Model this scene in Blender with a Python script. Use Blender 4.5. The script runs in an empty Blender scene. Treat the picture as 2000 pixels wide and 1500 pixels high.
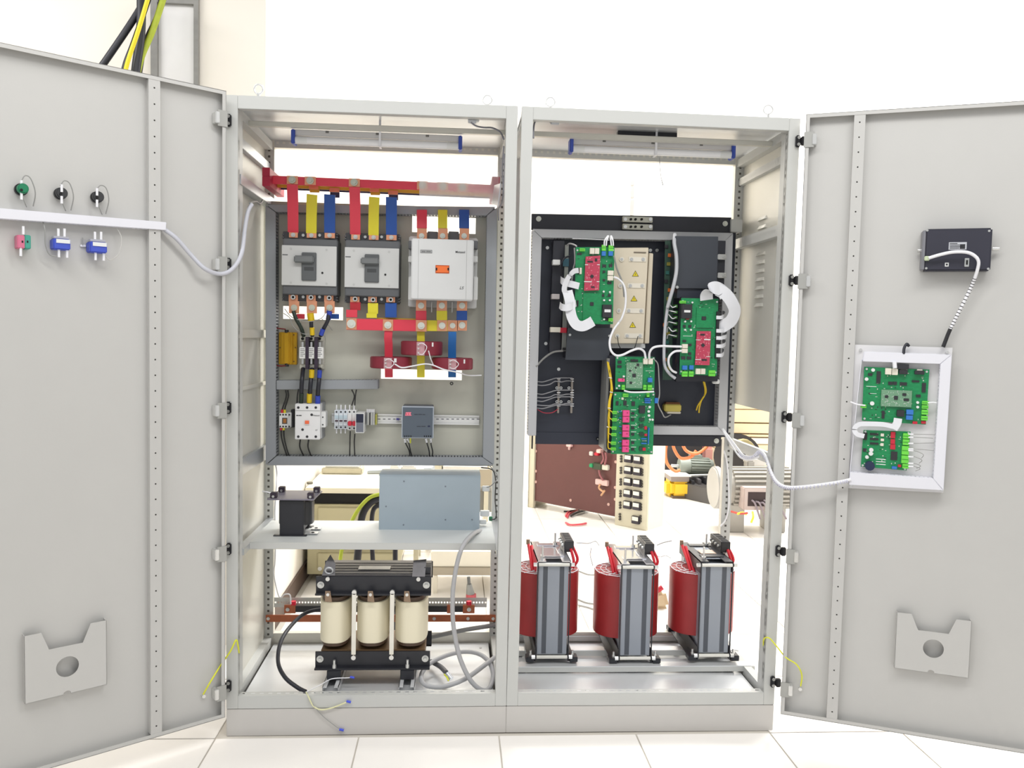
import bpy, bmesh, math, random
from mathutils import Vector, Matrix
random.seed(4)
S = bpy.context.scene
COL = S.collection
V = Vector
# ------------------------------------------------------------------ camera
F = 1607.73
CAM = V((-0.2045, -2.9204, 1.4505))
def _rot(yaw, pitch, roll):
    return Matrix.Rotation(yaw, 3, 'Z') @ Matrix.Rotation(pitch, 3, 'X') @ Matrix.Rotation(roll, 3, 'Y')
RC = _rot(-0.0679, -0.0593, -0.0226)
cd = bpy.data.cameras.new('camera'); cd.sensor_width = 36.0; cd.lens = F*36/2000; cd.clip_start = 0.05
co = bpy.data.objects.new('camera', cd); COL.objects.link(co)
m3 = Matrix((RC.col[0], RC.col[2], -RC.col[1])).transposed()
co.matrix_world = Matrix.Translation(CAM) @ m3.to_4x4()
S.camera = co
# ------------------------------------------------------------------ light and exposure
w = bpy.data.worlds.new('hall_ambient'); S.world = w; w.use_nodes = True
w.node_tree.nodes['Background'].inputs[0].default_value = (0.98, 0.99, 1.0, 1)
w.node_tree.nodes['Background'].inputs[1].default_value = 0.64
def area(name, loc, size, power, target, col=(1, .99, .97)):
    l = bpy.data.lights.new(name, 'AREA'); l.shape = 'RECTANGLE'; l.size, l.size_y = size
    l.energy = power; l.color = col
    o = bpy.data.objects.new(name, l); COL.objects.link(o); o.location = loc
    d = V(target)-V(loc); o.rotation_euler = d.to_track_quat('-Z', 'Y').to_euler()
    return o
area('ceiling_lamp_front', (1.0, -1.7, 3.6), (2.0, .5), 46, (1.0, -1.6, 0))
area('ceiling_lamp_front', (-1.3, -1.7, 3.6), (2.0, .5), 34, (-1.3, -1.6, 0))
area('added_fill_left', (-2.7, -.5, 3.5), (1.2, .5), 34, (-2.5, -.2, 0))  # unseen lamp, added to brighten the left wall
area('ceiling_lamp_hall', (1.4, 3.7, 4.9), (4.0, 1.2), 310, (1.4, 3.8, 0))
area('ceiling_lamp_hall', (4.8, 3.5, 4.9), (3.0, 1.6), 260, (4.6, 3.6, 0))
S.view_settings.view_transform = 'Standard'; S.view_settings.look = 'None'
S.view_settings.gamma = 1.0; S.view_settings.exposure = 0.06
S.view_settings.use_curve_mapping = False
# ------------------------------------------------------------------ pixel rays (planning only: everything gets a real depth)
def ray(px, py): return RC @ V(((px-1000)/F, 1, (750-py)/F))
def at(px, py, Y):
    d = ray(px, py); return CAM + d*((Y-CAM.y)/d.y)
def atz(px, py, Z):
    d = ray(px, py); return CAM + d*((Z-CAM.z)/d.z)
def atx(px, py, X):
    d = ray(px, py); return CAM + d*((X-CAM.x)/d.x)
class Frame:
    """a plane in the room: origin, direction to the right and normal to the viewer"""
    def __init__(s, O, u, n):
        s.O, s.u, s.n = V(O), V(u).normalized(), V(n).normalized(); s.w = V((0, 0, 1))
    def hit(s, px, py, off=0):
        d = ray(px, py); q = s.O + s.n*off
        return CAM + d*((q-CAM).dot(s.n)/d.dot(s.n))
    def pt(s, a, z, off=0): return s.O + s.u*a + s.w*z + s.n*off
def A(Y): return Frame((0, Y, 0), (1, 0, 0), (0, -1, 0))
# ------------------------------------------------------------------ materials
MATS = {}
def lin(c): c = c/255; return c/12.92 if c <= .04045 else ((c+.055)/1.055)**2.4
def mat(name, rgb, rough=.5, metal=0, var=.05, scale=9, bump=0, alpha=1, spec=.5, coat=0, emit=0):
    if name in MATS: return MATS[name]
    m = bpy.data.materials.new(name); m.use_nodes = True; nt = m.node_tree; N = nt.nodes; L = nt.links
    b = N['Principled BSDF']; c = [lin(x) for x in rgb]
    tc = N.new('ShaderNodeTexCoord'); nz = N.new('ShaderNodeTexNoise'); nz.inputs['Scale'].default_value = scale; nz.inputs['Detail'].default_value = 3
    L.new(tc.outputs['Object'], nz.inputs['Vector'])
    mx = N.new('ShaderNodeMix'); mx.data_type = 'RGBA'
    mx.inputs[6].default_value = (*[max(0, x*(1-var)) for x in c], 1); mx.inputs[7].default_value = (*[min(1, x*(1+var)) for x in c], 1)
    L.new(nz.outputs['Fac'], mx.inputs[0]); L.new(mx.outputs[2], b.inputs['Base Color'])
    b.inputs['Roughness'].default_value = rough; b.inputs['Metallic'].default_value = metal
    b.inputs['Specular IOR Level'].default_value = spec; b.inputs['Coat Weight'].default_value = coat
    b.inputs['Alpha'].default_value = alpha
    if emit:
        b.inputs['Emission Color'].default_value = (*c, 1); b.inputs['Emission Strength'].default_value = emit
    if bump:
        bp = N.new('ShaderNodeBump'); bp.inputs['Strength'].default_value = bump; bp.inputs['Distance'].default_value = .002
        n2 = N.new('ShaderNodeTexNoise'); n2.inputs['Scale'].default_value = 160; L.new(tc.outputs['Object'], n2.inputs['Vector'])
        L.new(n2.outputs['Fac'], bp.inputs['Height']); L.new(bp.outputs['Normal'], b.inputs['Normal'])
    MATS[name] = m; return m
PAINT = mat('grey_powder_paint', (196, 197, 194), .42, var=.02, bump=.05)
DOORP = mat('grey_door_paint', (193, 192, 189), .45, var=.02, bump=.05)
PLINT = mat('grey_plinth_paint', (200, 197, 193), .45, var=.02)
ZINC = mat('galvanised_steel', (196, 199, 203), .33, .65, var=.08, scale=14)
ZINCP = mat('zinc_floor_plate', (222, 224, 226), .3, .35, var=.05, scale=6)
SIDEP = mat('zinc_side_panel', (214, 212, 203), .36, .15, var=.06, scale=3)
PLATE = mat('mounting_plate_paint', (190, 190, 178), .4, var=.03)
DUCTA = mat('dark_grey_duct_plastic', (150, 154, 159), .45, var=.02)
DUCTB = mat('light_grey_duct_plastic', (186, 187, 190), .45, var=.02)
DUCTW = mat('white_duct_plastic', (226, 226, 233), .4, var=.02)
STEEL = mat('bolt_steel', (205, 206, 204), .28, .8, var=.05)
CHROME = mat('bright_zinc', (222, 222, 220), .22, .7, var=.04)
BLACKP = mat('black_plastic', (34, 34, 38), .45, var=.1)
BLACKM = mat('black_painted_steel', (40, 41, 47), .4, var=.12, scale=20)
NAVY = mat('dark_navy_sheet', (43, 47, 60), .42, var=.08)
DGREY = mat('breaker_dark_grey', (93, 95, 98), .5, var=.03)
LGREY = mat('breaker_light_grey', (200, 201, 200), .45, var=.02)
WHITEP = mat('off_white_plastic', (226, 227, 226), .42, var=.02)
COPPER = mat('bare_copper', (226, 160, 126), .32, .55, var=.12, scale=30)
DCOPPER = mat('aged_copper', (168, 96, 66), .38, .5, var=.2, scale=25)
RED = mat('red_sleeve', (222, 62, 82), .45, var=.04)
DRED = mat('crimson_insulator', (178, 38, 66), .5, var=.05)
YEL = mat('yellow_sleeve', (222, 210, 52), .45, var=.04)
BLUE = mat('blue_sleeve', (34, 80, 160), .45, var=.04)
CTRED = mat('dark_red_tape', (136, 44, 60), .4, var=.08)
COILRED = mat('red_coil_wrap', (158, 44, 46), .4, var=.12, scale=18)
CABLEG = mat('grey_cable', (176, 176, 178), .5, var=.03)
CABLEW = mat('white_cable', (236, 236, 240), .45, var=.02)
CABLEK = mat('black_cable', (36, 37, 46), .45, var=.1)
WIREK = mat('black_wire', (44, 44, 44), .5, var=.1)
WIREG = mat('thin_grey_wire', (150, 150, 148), .5, var=.05)
WIREY = mat('yellow_green_wire', (224, 226, 60), .5, var=.06)
GRNW = mat('green_yellow_cable', (176, 190, 56), .5, var=.2, scale=25)
DARK = mat('dark_hole', (22, 22, 24), .8, var=.1)
CREAM = mat('cream_steel', (226, 220, 198), .5, var=.03)
WALLM = mat('white_wall_plaster', (242, 239, 232), .8, var=.015, scale=2, bump=.1)
WALLC = mat('cream_wall_plaster', (248, 241, 229), .8, var=.03, scale=2, bump=.1)
TILE = mat('off_white_floor_tile', (249, 245, 240), .25, var=.035, scale=5)
GROUT = mat('tile_grout', (206, 200, 190), .8)
BROWN = mat('brown_baseboard', (84, 66, 56), .5)
def tubemat():
    m = mat('frosted_tube', (240, 240, 242), .25, var=.01, coat=.4); return m
TUBE = tubemat()
def clear():
    m = bpy.data.materials.new('clear_acrylic'); m.use_nodes = True; nt = m.node_tree; N = nt.nodes; L = nt.links
    N.remove(N['Principled BSDF']); out = N['Material Output']
    t = N.new('ShaderNodeBsdfTransparent'); d = N.new('ShaderNodeBsdfTranslucent'); g = N.new('ShaderNodeBsdfDiffuse'); g.inputs[0].default_value = (.9, .9, .92, 1)
    d.inputs[0].default_value = (.95, .95, .97, 1); nz = N.new('ShaderNodeTexNoise'); nz.inputs['Scale'].default_value = 4
    a = N.new('ShaderNodeAddShader'); mx = N.new('ShaderNodeMixShader'); mr = N.new('ShaderNodeMapRange')
    mr.inputs[3].default_value = .22; mr.inputs[4].default_value = .34; L.new(nz.outputs['Fac'], mr.inputs[0]); L.new(mr.outputs[0], mx.inputs[0])
    m2 = N.new('ShaderNodeMixShader'); m2.inputs[0].default_value = .5; L.new(d.outputs[0], m2.inputs[1]); L.new(g.outputs[0], m2.inputs[2])
    L.new(t.outputs[0], mx.inputs[1]); L.new(m2.outputs[0], mx.inputs[2]); L.new(mx.outputs[0], out.inputs[0]); N.remove(a)
    return m
ACRYL = clear()
def pcbmat(name, rgb, dark, sc=55):
    m = bpy.data.materials.new(name); m.use_nodes = True; nt = m.node_tree; N = nt.nodes; L = nt.links; b = N['Principled BSDF']
    tc = N.new('ShaderNodeTexCoord'); br = N.new('ShaderNodeTexBrick'); mp = N.new('ShaderNodeMapping'); mp.inputs['Rotation'].default_value = (math.pi/2, 0, 0)
    L.new(tc.outputs['Object'], mp.inputs[0]); L.new(mp.outputs[0], br.inputs['Vector'])
    br.inputs['Scale'].default_value = sc; br.inputs['Mortar Size'].default_value = .03
    br.inputs['Color1'].default_value = (*[lin(x) for x in rgb], 1); br.inputs['Color2'].default_value = (*[lin(x*.88) for x in rgb], 1); br.inputs['Mortar'].default_value = (*[lin(x) for x in dark], 1)
    L.new(br.outputs[0], b.inputs['Base Color']); b.inputs['Roughness'].default_value = .35
    return m
PCBG = pcbmat('green_circuit_board', (24, 146, 86), (30, 128, 78))
PCBR = pcbmat('red_circuit_board', (186, 44, 76), (206, 96, 116), 100)
PCBL = pcbmat('pale_green_circuit_board', (96, 150, 110), (150, 180, 160), 170)
CHIP = mat('black_chip', (46, 46, 50), .4, var=.1)
LGRN = mat('light_green_terminal', (112, 214, 74), .45, var=.04)
CBLU = mat('blue_component', (52, 118, 196), .45, var=.05)
PINK = mat('pink_relay', (226, 78, 138), .45, var=.04)
WCON = mat('ivory_connector', (226, 220, 205), .5, var=.03)
REDC = mat('red_component', (196, 40, 60), .45, var=.05)
ORANGE = mat('orange_plastic', (238, 116, 52), .45, var=.04)
# ------------------------------------------------------------------ mesh builder
WM = {}
def cat_rom(pts, n=6):
    pts = [V(p) for p in pts]
    if len(pts) < 3: return pts
    q = [pts[0]*2-pts[1]]+pts+[pts[-1]*2-pts[-2]]; r = []
    for i in range(1, len(q)-2):
        a, b, c, d = q[i-1:i+3]
        for k in range(n):
            t = k/n; r.append(.5*((2*b)+(c-a)*t+(2*a-5*b+4*c-d)*t*t+(3*b-a-3*c+d)*t**3))
    r.append(pts[-1]); return r
class MB:
    def __init__(s): s.v = []; s.f = []; s.M = None
    def add(s, vs, fs):
        k = len(s.v); s.v += [s.M @ V(p) if s.M else V(p) for p in vs]; s.f += [[i+k for i in f] for f in fs]; return s
    def hexa(s, c): # eight corners: bottom ring 0-3, top ring 4-7
        return s.add(c, [(0, 3, 2, 1), (4, 5, 6, 7), (0, 1, 5, 4), (1, 2, 6, 5), (2, 3, 7, 6), (3, 0, 4, 7)])
    def bx(s, x0, x1, y0, y1, z0, z1):
        x0, x1 = min(x0, x1), max(x0, x1); y0, y1 = min(y0, y1), max(y0, y1); z0, z1 = min(z0, z1), max(z0, z1)
        return s.hexa([(x0, y0, z0), (x1, y0, z0), (x1, y1, z0), (x0, y1, z0), (x0, y0, z1), (x1, y0, z1), (x1, y1, z1), (x0, y1, z1)])
    def fbx(s, fr, a0, a1, z0, z1, o0, o1): # box in a frame
        P = fr.pt; a0, a1 = min(a0, a1), max(a0, a1); z0, z1 = min(z0, z1), max(z0, z1); o0, o1 = min(o0, o1), max(o0, o1)
        return s.hexa([P(a0, z0, o1), P(a1, z0, o1), P(a1, z0, o0), P(a0, z0, o0), P(a0, z1, o1), P(a1, z1, o1), P(a1, z1, o0), P(a0, z1, o0)])
    def pb(s, fr, x0, y0, x1, y1, t, off=0): # box whose front covers a measured rectangle of the frame at this offset
        if not isinstance(fr, Frame): fr = A(fr)
        xc, yc = (x0+x1)/2, (y0+y1)/2
        L = lambda px, py: (fr.hit(px, py, off)-fr.O)
        a0, a1 = L(x0, yc).dot(fr.u), L(x1, yc).dot(fr.u); z1, z0 = L(xc, y0).z, L(xc, y1).z
        return s.fbx(fr, a0, a1, z0, z1, off-t, off)
    def prism(s, poly, t): # poly: 3D ring, t: extrusion vector
        n = len(poly); t = V(t); vs = [V(p) for p in poly]+[V(p)+t for p in poly]
        return s.add(vs, [list(range(n))[::-1], list(range(n, 2*n))]+[(i, (i+1) % n, n+(i+1) % n, n+i) for i in range(n)])
    def cyl(s, p, q, r, n=14, r2=None):
        p, q = V(p), V(q); r2 = r if r2 is None else r2; d = (q-p).normalized(); a = d.orthogonal().normalized(); b = d.cross(a)
        vs = [p+(a*math.cos(2*math.pi*i/n)+b*math.sin(2*math.pi*i/n))*r for i in range(n)]+[q+(a*math.cos(2*math.pi*i/n)+b*math.sin(2*math.pi*i/n))*r2 for i in range(n)]
        return s.add(vs, [list(range(n))[::-1], list(range(n, 2*n))]+[(i, (i+1) % n, n+(i+1) % n, n+i) for i in range(n)])
    def ring(s, p, d, ro, ri, h, n=28): # hollow ring
        p = V(p); d = V(d).normalized(); a = d.orthogonal().normalized(); b = d.cross(a); vs = []
        for i in range(n):
            e = a*math.cos(2*math.pi*i/n)+b*math.sin(2*math.pi*i/n); vs += [p+e*ro, p+e*ro+d*h, p+e*ri+d*h, p+e*ri]
        fs = []
        for i in range(n):
            j = (i+1) % n
            for k in range(4): fs.append((4*i+k, 4*j+k, 4*j+(k+1) % 4, 4*i+(k+1) % 4))
        return s.add(vs, fs)
    def torus(s, p, d, R, r, n=24, m=8):
        p = V(p); d = V(d).normalized(); a = d.orthogonal().normalized(); b = d.cross(a); vs = []
        for i in range(n):
            e = a*math.cos(2*math.pi*i/n)+b*math.sin(2*math.pi*i/n)
            for k in range(m): t = 2*math.pi*k/m; vs.append(p+e*(R+r*math.cos(t))+d*r*math.sin(t))
        return s.add(vs, [(i*m+k, ((i+1) % n)*m+k, ((i+1) % n)*m+(k+1) % m, i*m+(k+1) % m) for i in range(n) for k in range(m)])
    def tube(s, pts, r, n=8, sub=6):
        pts = cat_rom(pts, sub) if sub else [V(p) for p in pts]; d = (pts[1]-pts[0]).normalized(); a = d.orthogonal().normalized(); vs = []
        for i, p in enumerate(pts):
            t = (pts[min(i+1, len(pts)-1)]-pts[max(i-1, 0)]).normalized(); a = (a-t*a.dot(t)).normalized(); b = t.cross(a)
            rr = r(i/(len(pts)-1)) if callable(r) else r
            vs += [p+(a*math.cos(2*math.pi*k/n)+b*math.sin(2*math.pi*k/n))*rr for k in range(n)]
        k = len(pts); fs = [(i*n+j, i*n+(j+1) % n, (i+1)*n+(j+1) % n, (i+1)*n+j) for i in range(k-1) for j in range(n)]
        return s.add(vs, fs+[list(range(n))[::-1], list(range((k-1)*n, k*n))])
    def ribbon(s, pts, w, t, wd=(0, 0, 1), sub=6): # flat strap along a path; wd: width direction or list of them
        raw = [V(p) for p in pts]; pts = cat_rom(raw, sub) if sub else raw; vs = []
        wds = cat_rom([V(x) for x in wd], sub) if isinstance(wd, list) and sub else ([V(x) for x in wd] if isinstance(wd, list) else [V(wd)]*len(pts))
        for i, p in enumerate(pts):
            tg = (pts[min(i+1, len(pts)-1)]-pts[max(i-1, 0)]).normalized(); a = wds[i]; a = (a-tg*a.dot(tg)).normalized(); n_ = tg.cross(a)
            vs += [p-a*w/2-n_*t/2, p+a*w/2-n_*t/2, p+a*w/2+n_*t/2, p-a*w/2+n_*t/2]
        k = len(pts); fs = [(i*4+j, i*4+(j+1) % 4, (i+1)*4+(j+1) % 4, (i+1)*4+j) for i in range(k-1) for j in range(4)]
        return s.add(vs, fs+[(3, 2, 1, 0), (4*k-4, 4*k-3, 4*k-2, 4*k-1)])
    def perf(s, o, u, v, L, W, pitch, hl, hw): # sheet strip with a row of punched slots
        o, u, v = V(o), V(u).normalized(), V(v).normalized(); n = max(1, int(L/pitch)); p = L/n
        q = lambda a, b: o+u*a+v*b; h0, h1 = (W-hw)/2, (W+hw)/2
        for i in range(n):
            a, b = i*p, (i+1)*p; c, d = a+(p-hl)/2, a+(p+hl)/2
            for (x0, x1, y0, y1) in ((a, b, 0, h0), (a, b, h1, W), (a, c, h0, h1), (d, b, h0, h1)):
                s.add([q(x0, y0), q(x1, y0), q(x1, y1), q(x0, y1)], [(0, 1, 2, 3)])
        return s
    def build(s, name, material, parent=None, bev=0, smooth=True):
        me = bpy.data.meshes.new(name); vs = s.v
        if parent is not None: inv = WM[parent.name].inverted(); vs = [inv @ p for p in vs]
        me.from_pydata([tuple(p) for p in vs], [], s.f); me.materials.append(material)
        b = bmesh.new(); b.from_mesh(me); bmesh.ops.recalc_face_normals(b, faces=b.faces)
        if bev: bmesh.ops.bevel(b, geom=[e for e in b.edges if len(e.link_faces) == 2 and e.calc_face_angle(0) > .6], offset=bev, segments=2, affect='EDGES', clamp_overlap=True)
        b.to_mesh(me); b.free()
        if smooth:
            me.polygons.foreach_set('use_smooth', [True]*len(me.polygons)); me.set_sharp_from_angle(angle=.82)
        o = bpy.data.objects.new(name, me); COL.objects.link(o)
        if parent is not None: o.parent = parent; WM[o.name] = WM[parent.name]
        else: WM[o.name] = Matrix.Identity(4)
        return o
def tag(o, label, cat, group=None):
    o['label'] = label; o['category'] = cat
    if group: o['group'] = group
    return o
def thing(name, label, cat, loc=(0, 0, 0), group=None, M=None):
    o = bpy.data.objects.new(name, None); COL.objects.link(o); o.empty_display_size = .05
    M = M or Matrix.Translation(V(loc)); o.matrix_world = M; WM[o.name] = M
    return tag(o, label, cat, group)
def struct(o): o['kind'] = 'structure'; return o
def one(name, mb, material, label, cat, group=None, bev=0): # a thing that is one mesh, origin at its centre
    c = sum((V(p) for p in mb.v), V())/len(mb.v); mb.v = [p-c for p in mb.v]
    o = mb.build(name, material, None, bev); o.location = c; WM[o.name] = Matrix.Translation(c)
    return tag(o, label, cat, group)
def dup(root, M, label=None, group=None):
    r = root.copy(); COL.objects.link(r); r.matrix_world = M; WM[r.name] = M
    if label: r['label'] = label
    if group: r['group'] = group
    for ch in [o for o in bpy.data.objects if o.parent == root]:
        c = ch.copy(); COL.objects.link(c); c.parent = r; WM[c.name] = M
        for g in [o for o in bpy.data.objects if o.parent == ch]:
            d = g.copy(); COL.objects.link(d); d.parent = c; WM[d.name] = M
    return r
def share(name, src, parent, loc): # one more alike piece that shares a mesh; loc in world, mesh centred on its own origin
    o = bpy.data.objects.new(name, src); COL.objects.link(o); o.parent = parent
    o.matrix_local = WM[parent.name].inverted() @ Matrix.Translation(V(loc)); WM[o.name] = Matrix.Translation(V(loc)); return o
def text(body, size, fr, px, py, off, material, parent, name='lettering', shear=0, bold=0):
    cu = bpy.data.curves.new('t', 'FONT'); cu.body = body; cu.size = size; cu.extrude = .0003; cu.align_x = 'CENTER'; cu.align_y = 'CENTER'; cu.shear = shear; cu.offset = bold
    t = bpy.data.objects.new('t', cu); COL.objects.link(t); dg = bpy.context.evaluated_depsgraph_get()
    me = bpy.data.meshes.new_from_object(t.evaluated_get(dg)); bpy.data.objects.remove(t); bpy.data.curves.remove(cu)
    p = fr.hit(px, py, off); M = Matrix((fr.u, fr.w, fr.n)).transposed().to_4x4(); M = Matrix.Translation(p) @ M
    M = WM[parent.name].inverted() @ M; me.transform(M); me.materials.clear(); me.materials.append(material)
    o = bpy.data.objects.new(name, me); COL.objects.link(o); o.parent = parent; WM[o.name] = WM[parent.name]; return o
def ptube(pts, r): return MB().tube([at(*p) for p in pts], r)
def bolt(parent, fr, px, py, off, r, h=.006, material=None, name='bolt'):
    c = fr.hit(px, py, off); return MB().cyl(c, c+fr.n*h, r, 12).cyl(c+fr.n*h, c+fr.n*(h+.003), r*.55, 6).build(name, material or STEEL, parent)
# ================================================================== SETTING
fl = MB().bx(-7, 9, -3.5, 5.2, -.06, -.004).build('floor', GROUT); struct(fl)
tm = MB().bx(-.249, .249, -.249, .249, -.003, 0).build('tile', TILE, None, .0015); tm_mesh = tm.data; bpy.data.objects.remove(tm)
T0x, T0y = -.026, -.02
for i in range(-6, 9):
    for j in range(-3, 10):
        cx, cy = T0x+.503*(i+.5), T0y+.503*(j+.5)
        if cx < -1.0 and cy > .85: continue
        if abs(cx-.2) > 1.9+.75*max(0, cy): continue
        if -.8 < cx < .8 and .1 < cy < .45: continue
        share('tile', tm_mesh, fl, (cx, cy, 0))
struct(MB().bx(-7, 9, 5.0, 5.2, 0, 6.5).build('wall_back', WALLM))
struct(MB().bx(-7, -1.07, .86, 1.02, 0, 6.5).build('wall_left', WALLC))
struct(MB().bx(-1.22, -1.07, 1.02, 5.0, 0, 6.5).build('wall_side', WALLC))
struct(MB().bx(-1.07, -1.057, 1.0, 5.0, 0, .1).build('baseboard_side', BROWN))
struct(MB().bx(8.8, 9, -3.5, 5.0, 0, 6.5).build('wall_right', WALLM))
# boarded opening with a grey frame above the left door
W1 = A(.858)
wn = MB().pb(W1, 300, -40, 382, 330, .004, .002).build('window_1', mat('white_board', (240, 238, 236), .5)); struct(wn)
WFR = mat('grey_window_frame', (150, 148, 144), .6, var=.2, scale=30)
for r in ((294, -45, 307, 330), (378, -45, 387, 330), (307, -45, 378, 6)):
    MB().pb(W1, *r, .02, .022).build('window_frame', WFR, wn)
# flaked paint on the rear wall
for i, (x, y, sx) in enumerate(((1092, 96, 9), (1104, 97, 7), (1136, 98, 8), (1974, 138, 8))):
    one('paint_flake', MB().pb(A(4.998), x-sx/2, y-2, x+sx/2, y+2, .004, .003), mat('flaked_plaster', (150, 146, 140), .8), ['small grey paint flake high on the rear wall, leftmost', 'small grey paint flake beside the leftmost one on the rear wall', 'small grey paint flake to the right of the pair on the rear wall', 'small grey paint flake on the rear wall above the right door'][i], 'paint flake')
one('wall_strip', MB().pb(A(4.99), 1232, 352, 1239, 362, .006).pb(A(4.99), 1232, 365, 1239, 386, .006).pb(A(4.99), 1231, 390, 1238, 420, .006), mat('grey_tape', (150, 148, 146), .7), 'grey tape strip running down the rear wall behind the right cabinet', 'strip')
# ------------------------------------------------------------------ black supply cables above the left door
for i, (pts, r, m, lb) in enumerate((
    ([(150, 195, .6), (204, 122, .62), (272, 20, .66), (300, -40, .7)], .014, CABLEK, 'thick black supply cable slanting alone to the left above the open door'),
    ([(258, 210, .6), (266, 132, .62), (275, 60, .64), (276, -40, .66)], .019, CABLEK, 'thickest black supply cable hanging straight down behind the left door'),
    ([(240, 180, .58), (247, 130, .58), (270, 60, .58), (294, -20, .58)], .009, mat('bright_yellow_cable', (236, 220, 40), .45), 'bright yellow earth cable in front of the black supply cables'),
    ([(262, 170, .63), (277, 110, .65), (298, 60, .67), (325, -20, .7)], .013, GRNW, 'yellow-green earth cable at the right of the cable bundle'),
    ([(234, 190, .64), (243, 132, .64), (262, 80, .66), (300, -30, .7)], .011, CABLEK, 'thin black supply cable behind the bright yellow earth cable'),
    ([(268, 170, .66), (282, 90, .68), (308, 30, .7), (318, -20, .7)], .012, mat('brown_black_cable', (66, 60, 60), .5), 'brownish black supply cable between the thickest cable and the yellow-green one'))):
    one('supply_cable', ptube(pts, r), m, lb, 'cable', 'supply cables above the left door')
# ================================================================== CABINETS
H, D = 2.25, .6
FRW, BF = .0405, .0465
def cabinet(name, label, x0, x1, lean, side):
    t = thing(name, label, 'cabinet', M=Matrix.Rotation(lean, 4, 'Y')); M = WM[t.name]
    def mb(): b = MB(); b.M = M; return b
    t_in = 1 if side == 'l' else -1
    # plinth: four boards
    p = mb().bx(x0, x1, 0, .02, 0, .0985).bx(x0, x1, D-.02, D, 0, .0985).bx(x0, x0+.02, .02, D-.02, 0, .0985).bx(x1-.02, x1, .02, D-.02, 0, .0985).build('plinth', PLINT, t, .0015)
    for xa, xb, lip, lx in ((x0, x0+FRW, x0+FRW, -1), (x1-FRW, x1, x1-FRW, 1)):
        st = mb().bx(xa, xb, 0, .028, .1, H).build('front_post', PAINT, t, .0012)
        mb().perf((lip, .006, .15), (0, 0, 1), (0, 1, 0), H-.2, .022, .025, .012, .006).build('punched_strip', PAINT, st, smooth=False)
        mb().bx(lip+lx*.001, lip+lx*.003, .028, .07, .15, H-.045).build('return_flange', PAINT, st)
        back = mb().bx(xa, xb, D-.035, D, .1, H).build('rear_post', SIDEP, t, .002)
        mb().perf((xa, D-.0365, .15), (0, 0, 1), (1, 0, 0), H-.2, FRW, .025, .009, .009).build('punched_strip', PAINT, back, smooth=False)
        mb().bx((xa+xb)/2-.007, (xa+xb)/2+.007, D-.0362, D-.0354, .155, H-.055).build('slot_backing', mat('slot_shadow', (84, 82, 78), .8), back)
    mb().bx(x0+FRW, x1-FRW, 0, .03, H-.045, H).build('top_rail', PAINT, t, .0012)
    br = mb().bx(x0+FRW, x1-FRW, 0, .016, .1, .1+BF).build('bottom_rail', PAINT, t, .0012)
    mb().perf((x0+FRW, .016, .1+BF-.003), (1, 0, 0), (0, 1, 0), 1-2*FRW, .026, .03, .014, .007).build('punched_strip', PAINT, br, smooth=False)
    r = mb().bx(x0+FRW, x1-FRW, D-.03, D, .1, .165).build('rear_rail', SIDEP, t)
    r2 = mb().bx(x0+FRW, x1-FRW, D-.03, D, H-.05, H-.001).build('rear_rail', SIDEP, t)
    mb().perf((x0+FRW, D-.031, H-.048), (1, 0, 0), (0, 0, 1), 1-2*FRW, .036, .025, .01, .009).build('punched_strip', PAINT, r2, smooth=False)
    mb().bx(x0+.002, x1-.002, .002, D, H-.02, H-.003).build('roof_panel', ZINCP, t)
    for xa in (x0+.004, x1-.034):
        for z0, z1 in ((H-.062, H-.03), (.115, .15)):
            d = mb().bx(xa, xa+.03, .03, D-.036, z0, z1).build('depth_rail', PAINT, t)
            xo = xa+.0305 if xa < (x0+x1)/2 else xa-.0005
            mb().perf((xo, .03, z0), (0, 1, 0), (0, 0, 1), D-.066, z1-z0, .025, .011, .009).build('punched_strip', PAINT, d, smooth=False)
    mb().bx(x0+.045, x1-.045, .03, D-.04, .118, .122).build('floor_plate', ZINCP, t)
    for i, (fx, fy) in enumerate(((.08, .5), (.5, .07), (.92, .5), (.3, .08))):
        c = V((x0+(x1-x0)*fx, fy, .122)); c = M @ c; MB().cyl(c, c+V((0, 0, .003)), .005, 8).build('floor_screw', STEEL, t)
    # side panel and rails on the outer side
    xs = x0+.004 if side == 'l' else x1-.004
    if side == 'l':
        mb().bx(xs-.003, xs, .03, D-.036, .15, H-.06).build('side_panel', SIDEP, t)
        for z0, z1, w in ((1.955, 1.99, .04), (1.42, 1.452, .012), (1.225, 1.24, .008), (.915, .975, .014), (2.1, 2.135, .02)):
            mb().bx(xs, xs+w, .03, D-.04, z0, z1).build('side_rail', ZINC if z0 > 1.5 or z0 < 1 else SIDEP, t, .001)
    else:
        pn = mb().bx(xs, xs+.003, .03, D-.036, 1.18, H-.06).build('side_panel', SIDEP, t)
        for z in [1.94-.034*k for k in range(3)]+[1.80-.034*k for k in range(7)]:
            y = .32
            c = [(xs, y-.045, z-.006), (xs, y+.045, z-.006), (xs-.008, y+.04, z-.006), (xs-.008, y-.04, z-.006), (xs, y-.04, z+.008), (xs, y+.04, z+.008), (xs-.001, y+.036, z+.006), (xs-.001, y-.036, z+.006)]
            mb().hexa(c).build('louvre', SIDEP, pn)
        for z0, z1, w in ((1.842, 1.882, .03), (.99, 1.03, .02), (2.11, 2.14, .02)):
            rl = mb().bx(xs-w, xs, .03, D-.04, z0, z1).build('side_rail', PAINT, t, .001)
            mb().perf((xs-w-.0006, .04, z0), (0, 1, 0), (0, 0, 1), D-.09, z1-z0, .025, .009, .012).build('punched_strip', PAINT, rl, smooth=False)
    # horizontal bar that carries the lamp
    mb().bx(x0+.03, x1-.03, .17, .195, 2.19, 2.208).build('lamp_bar', SIDEP, t, .002)
    return t, mb
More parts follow.
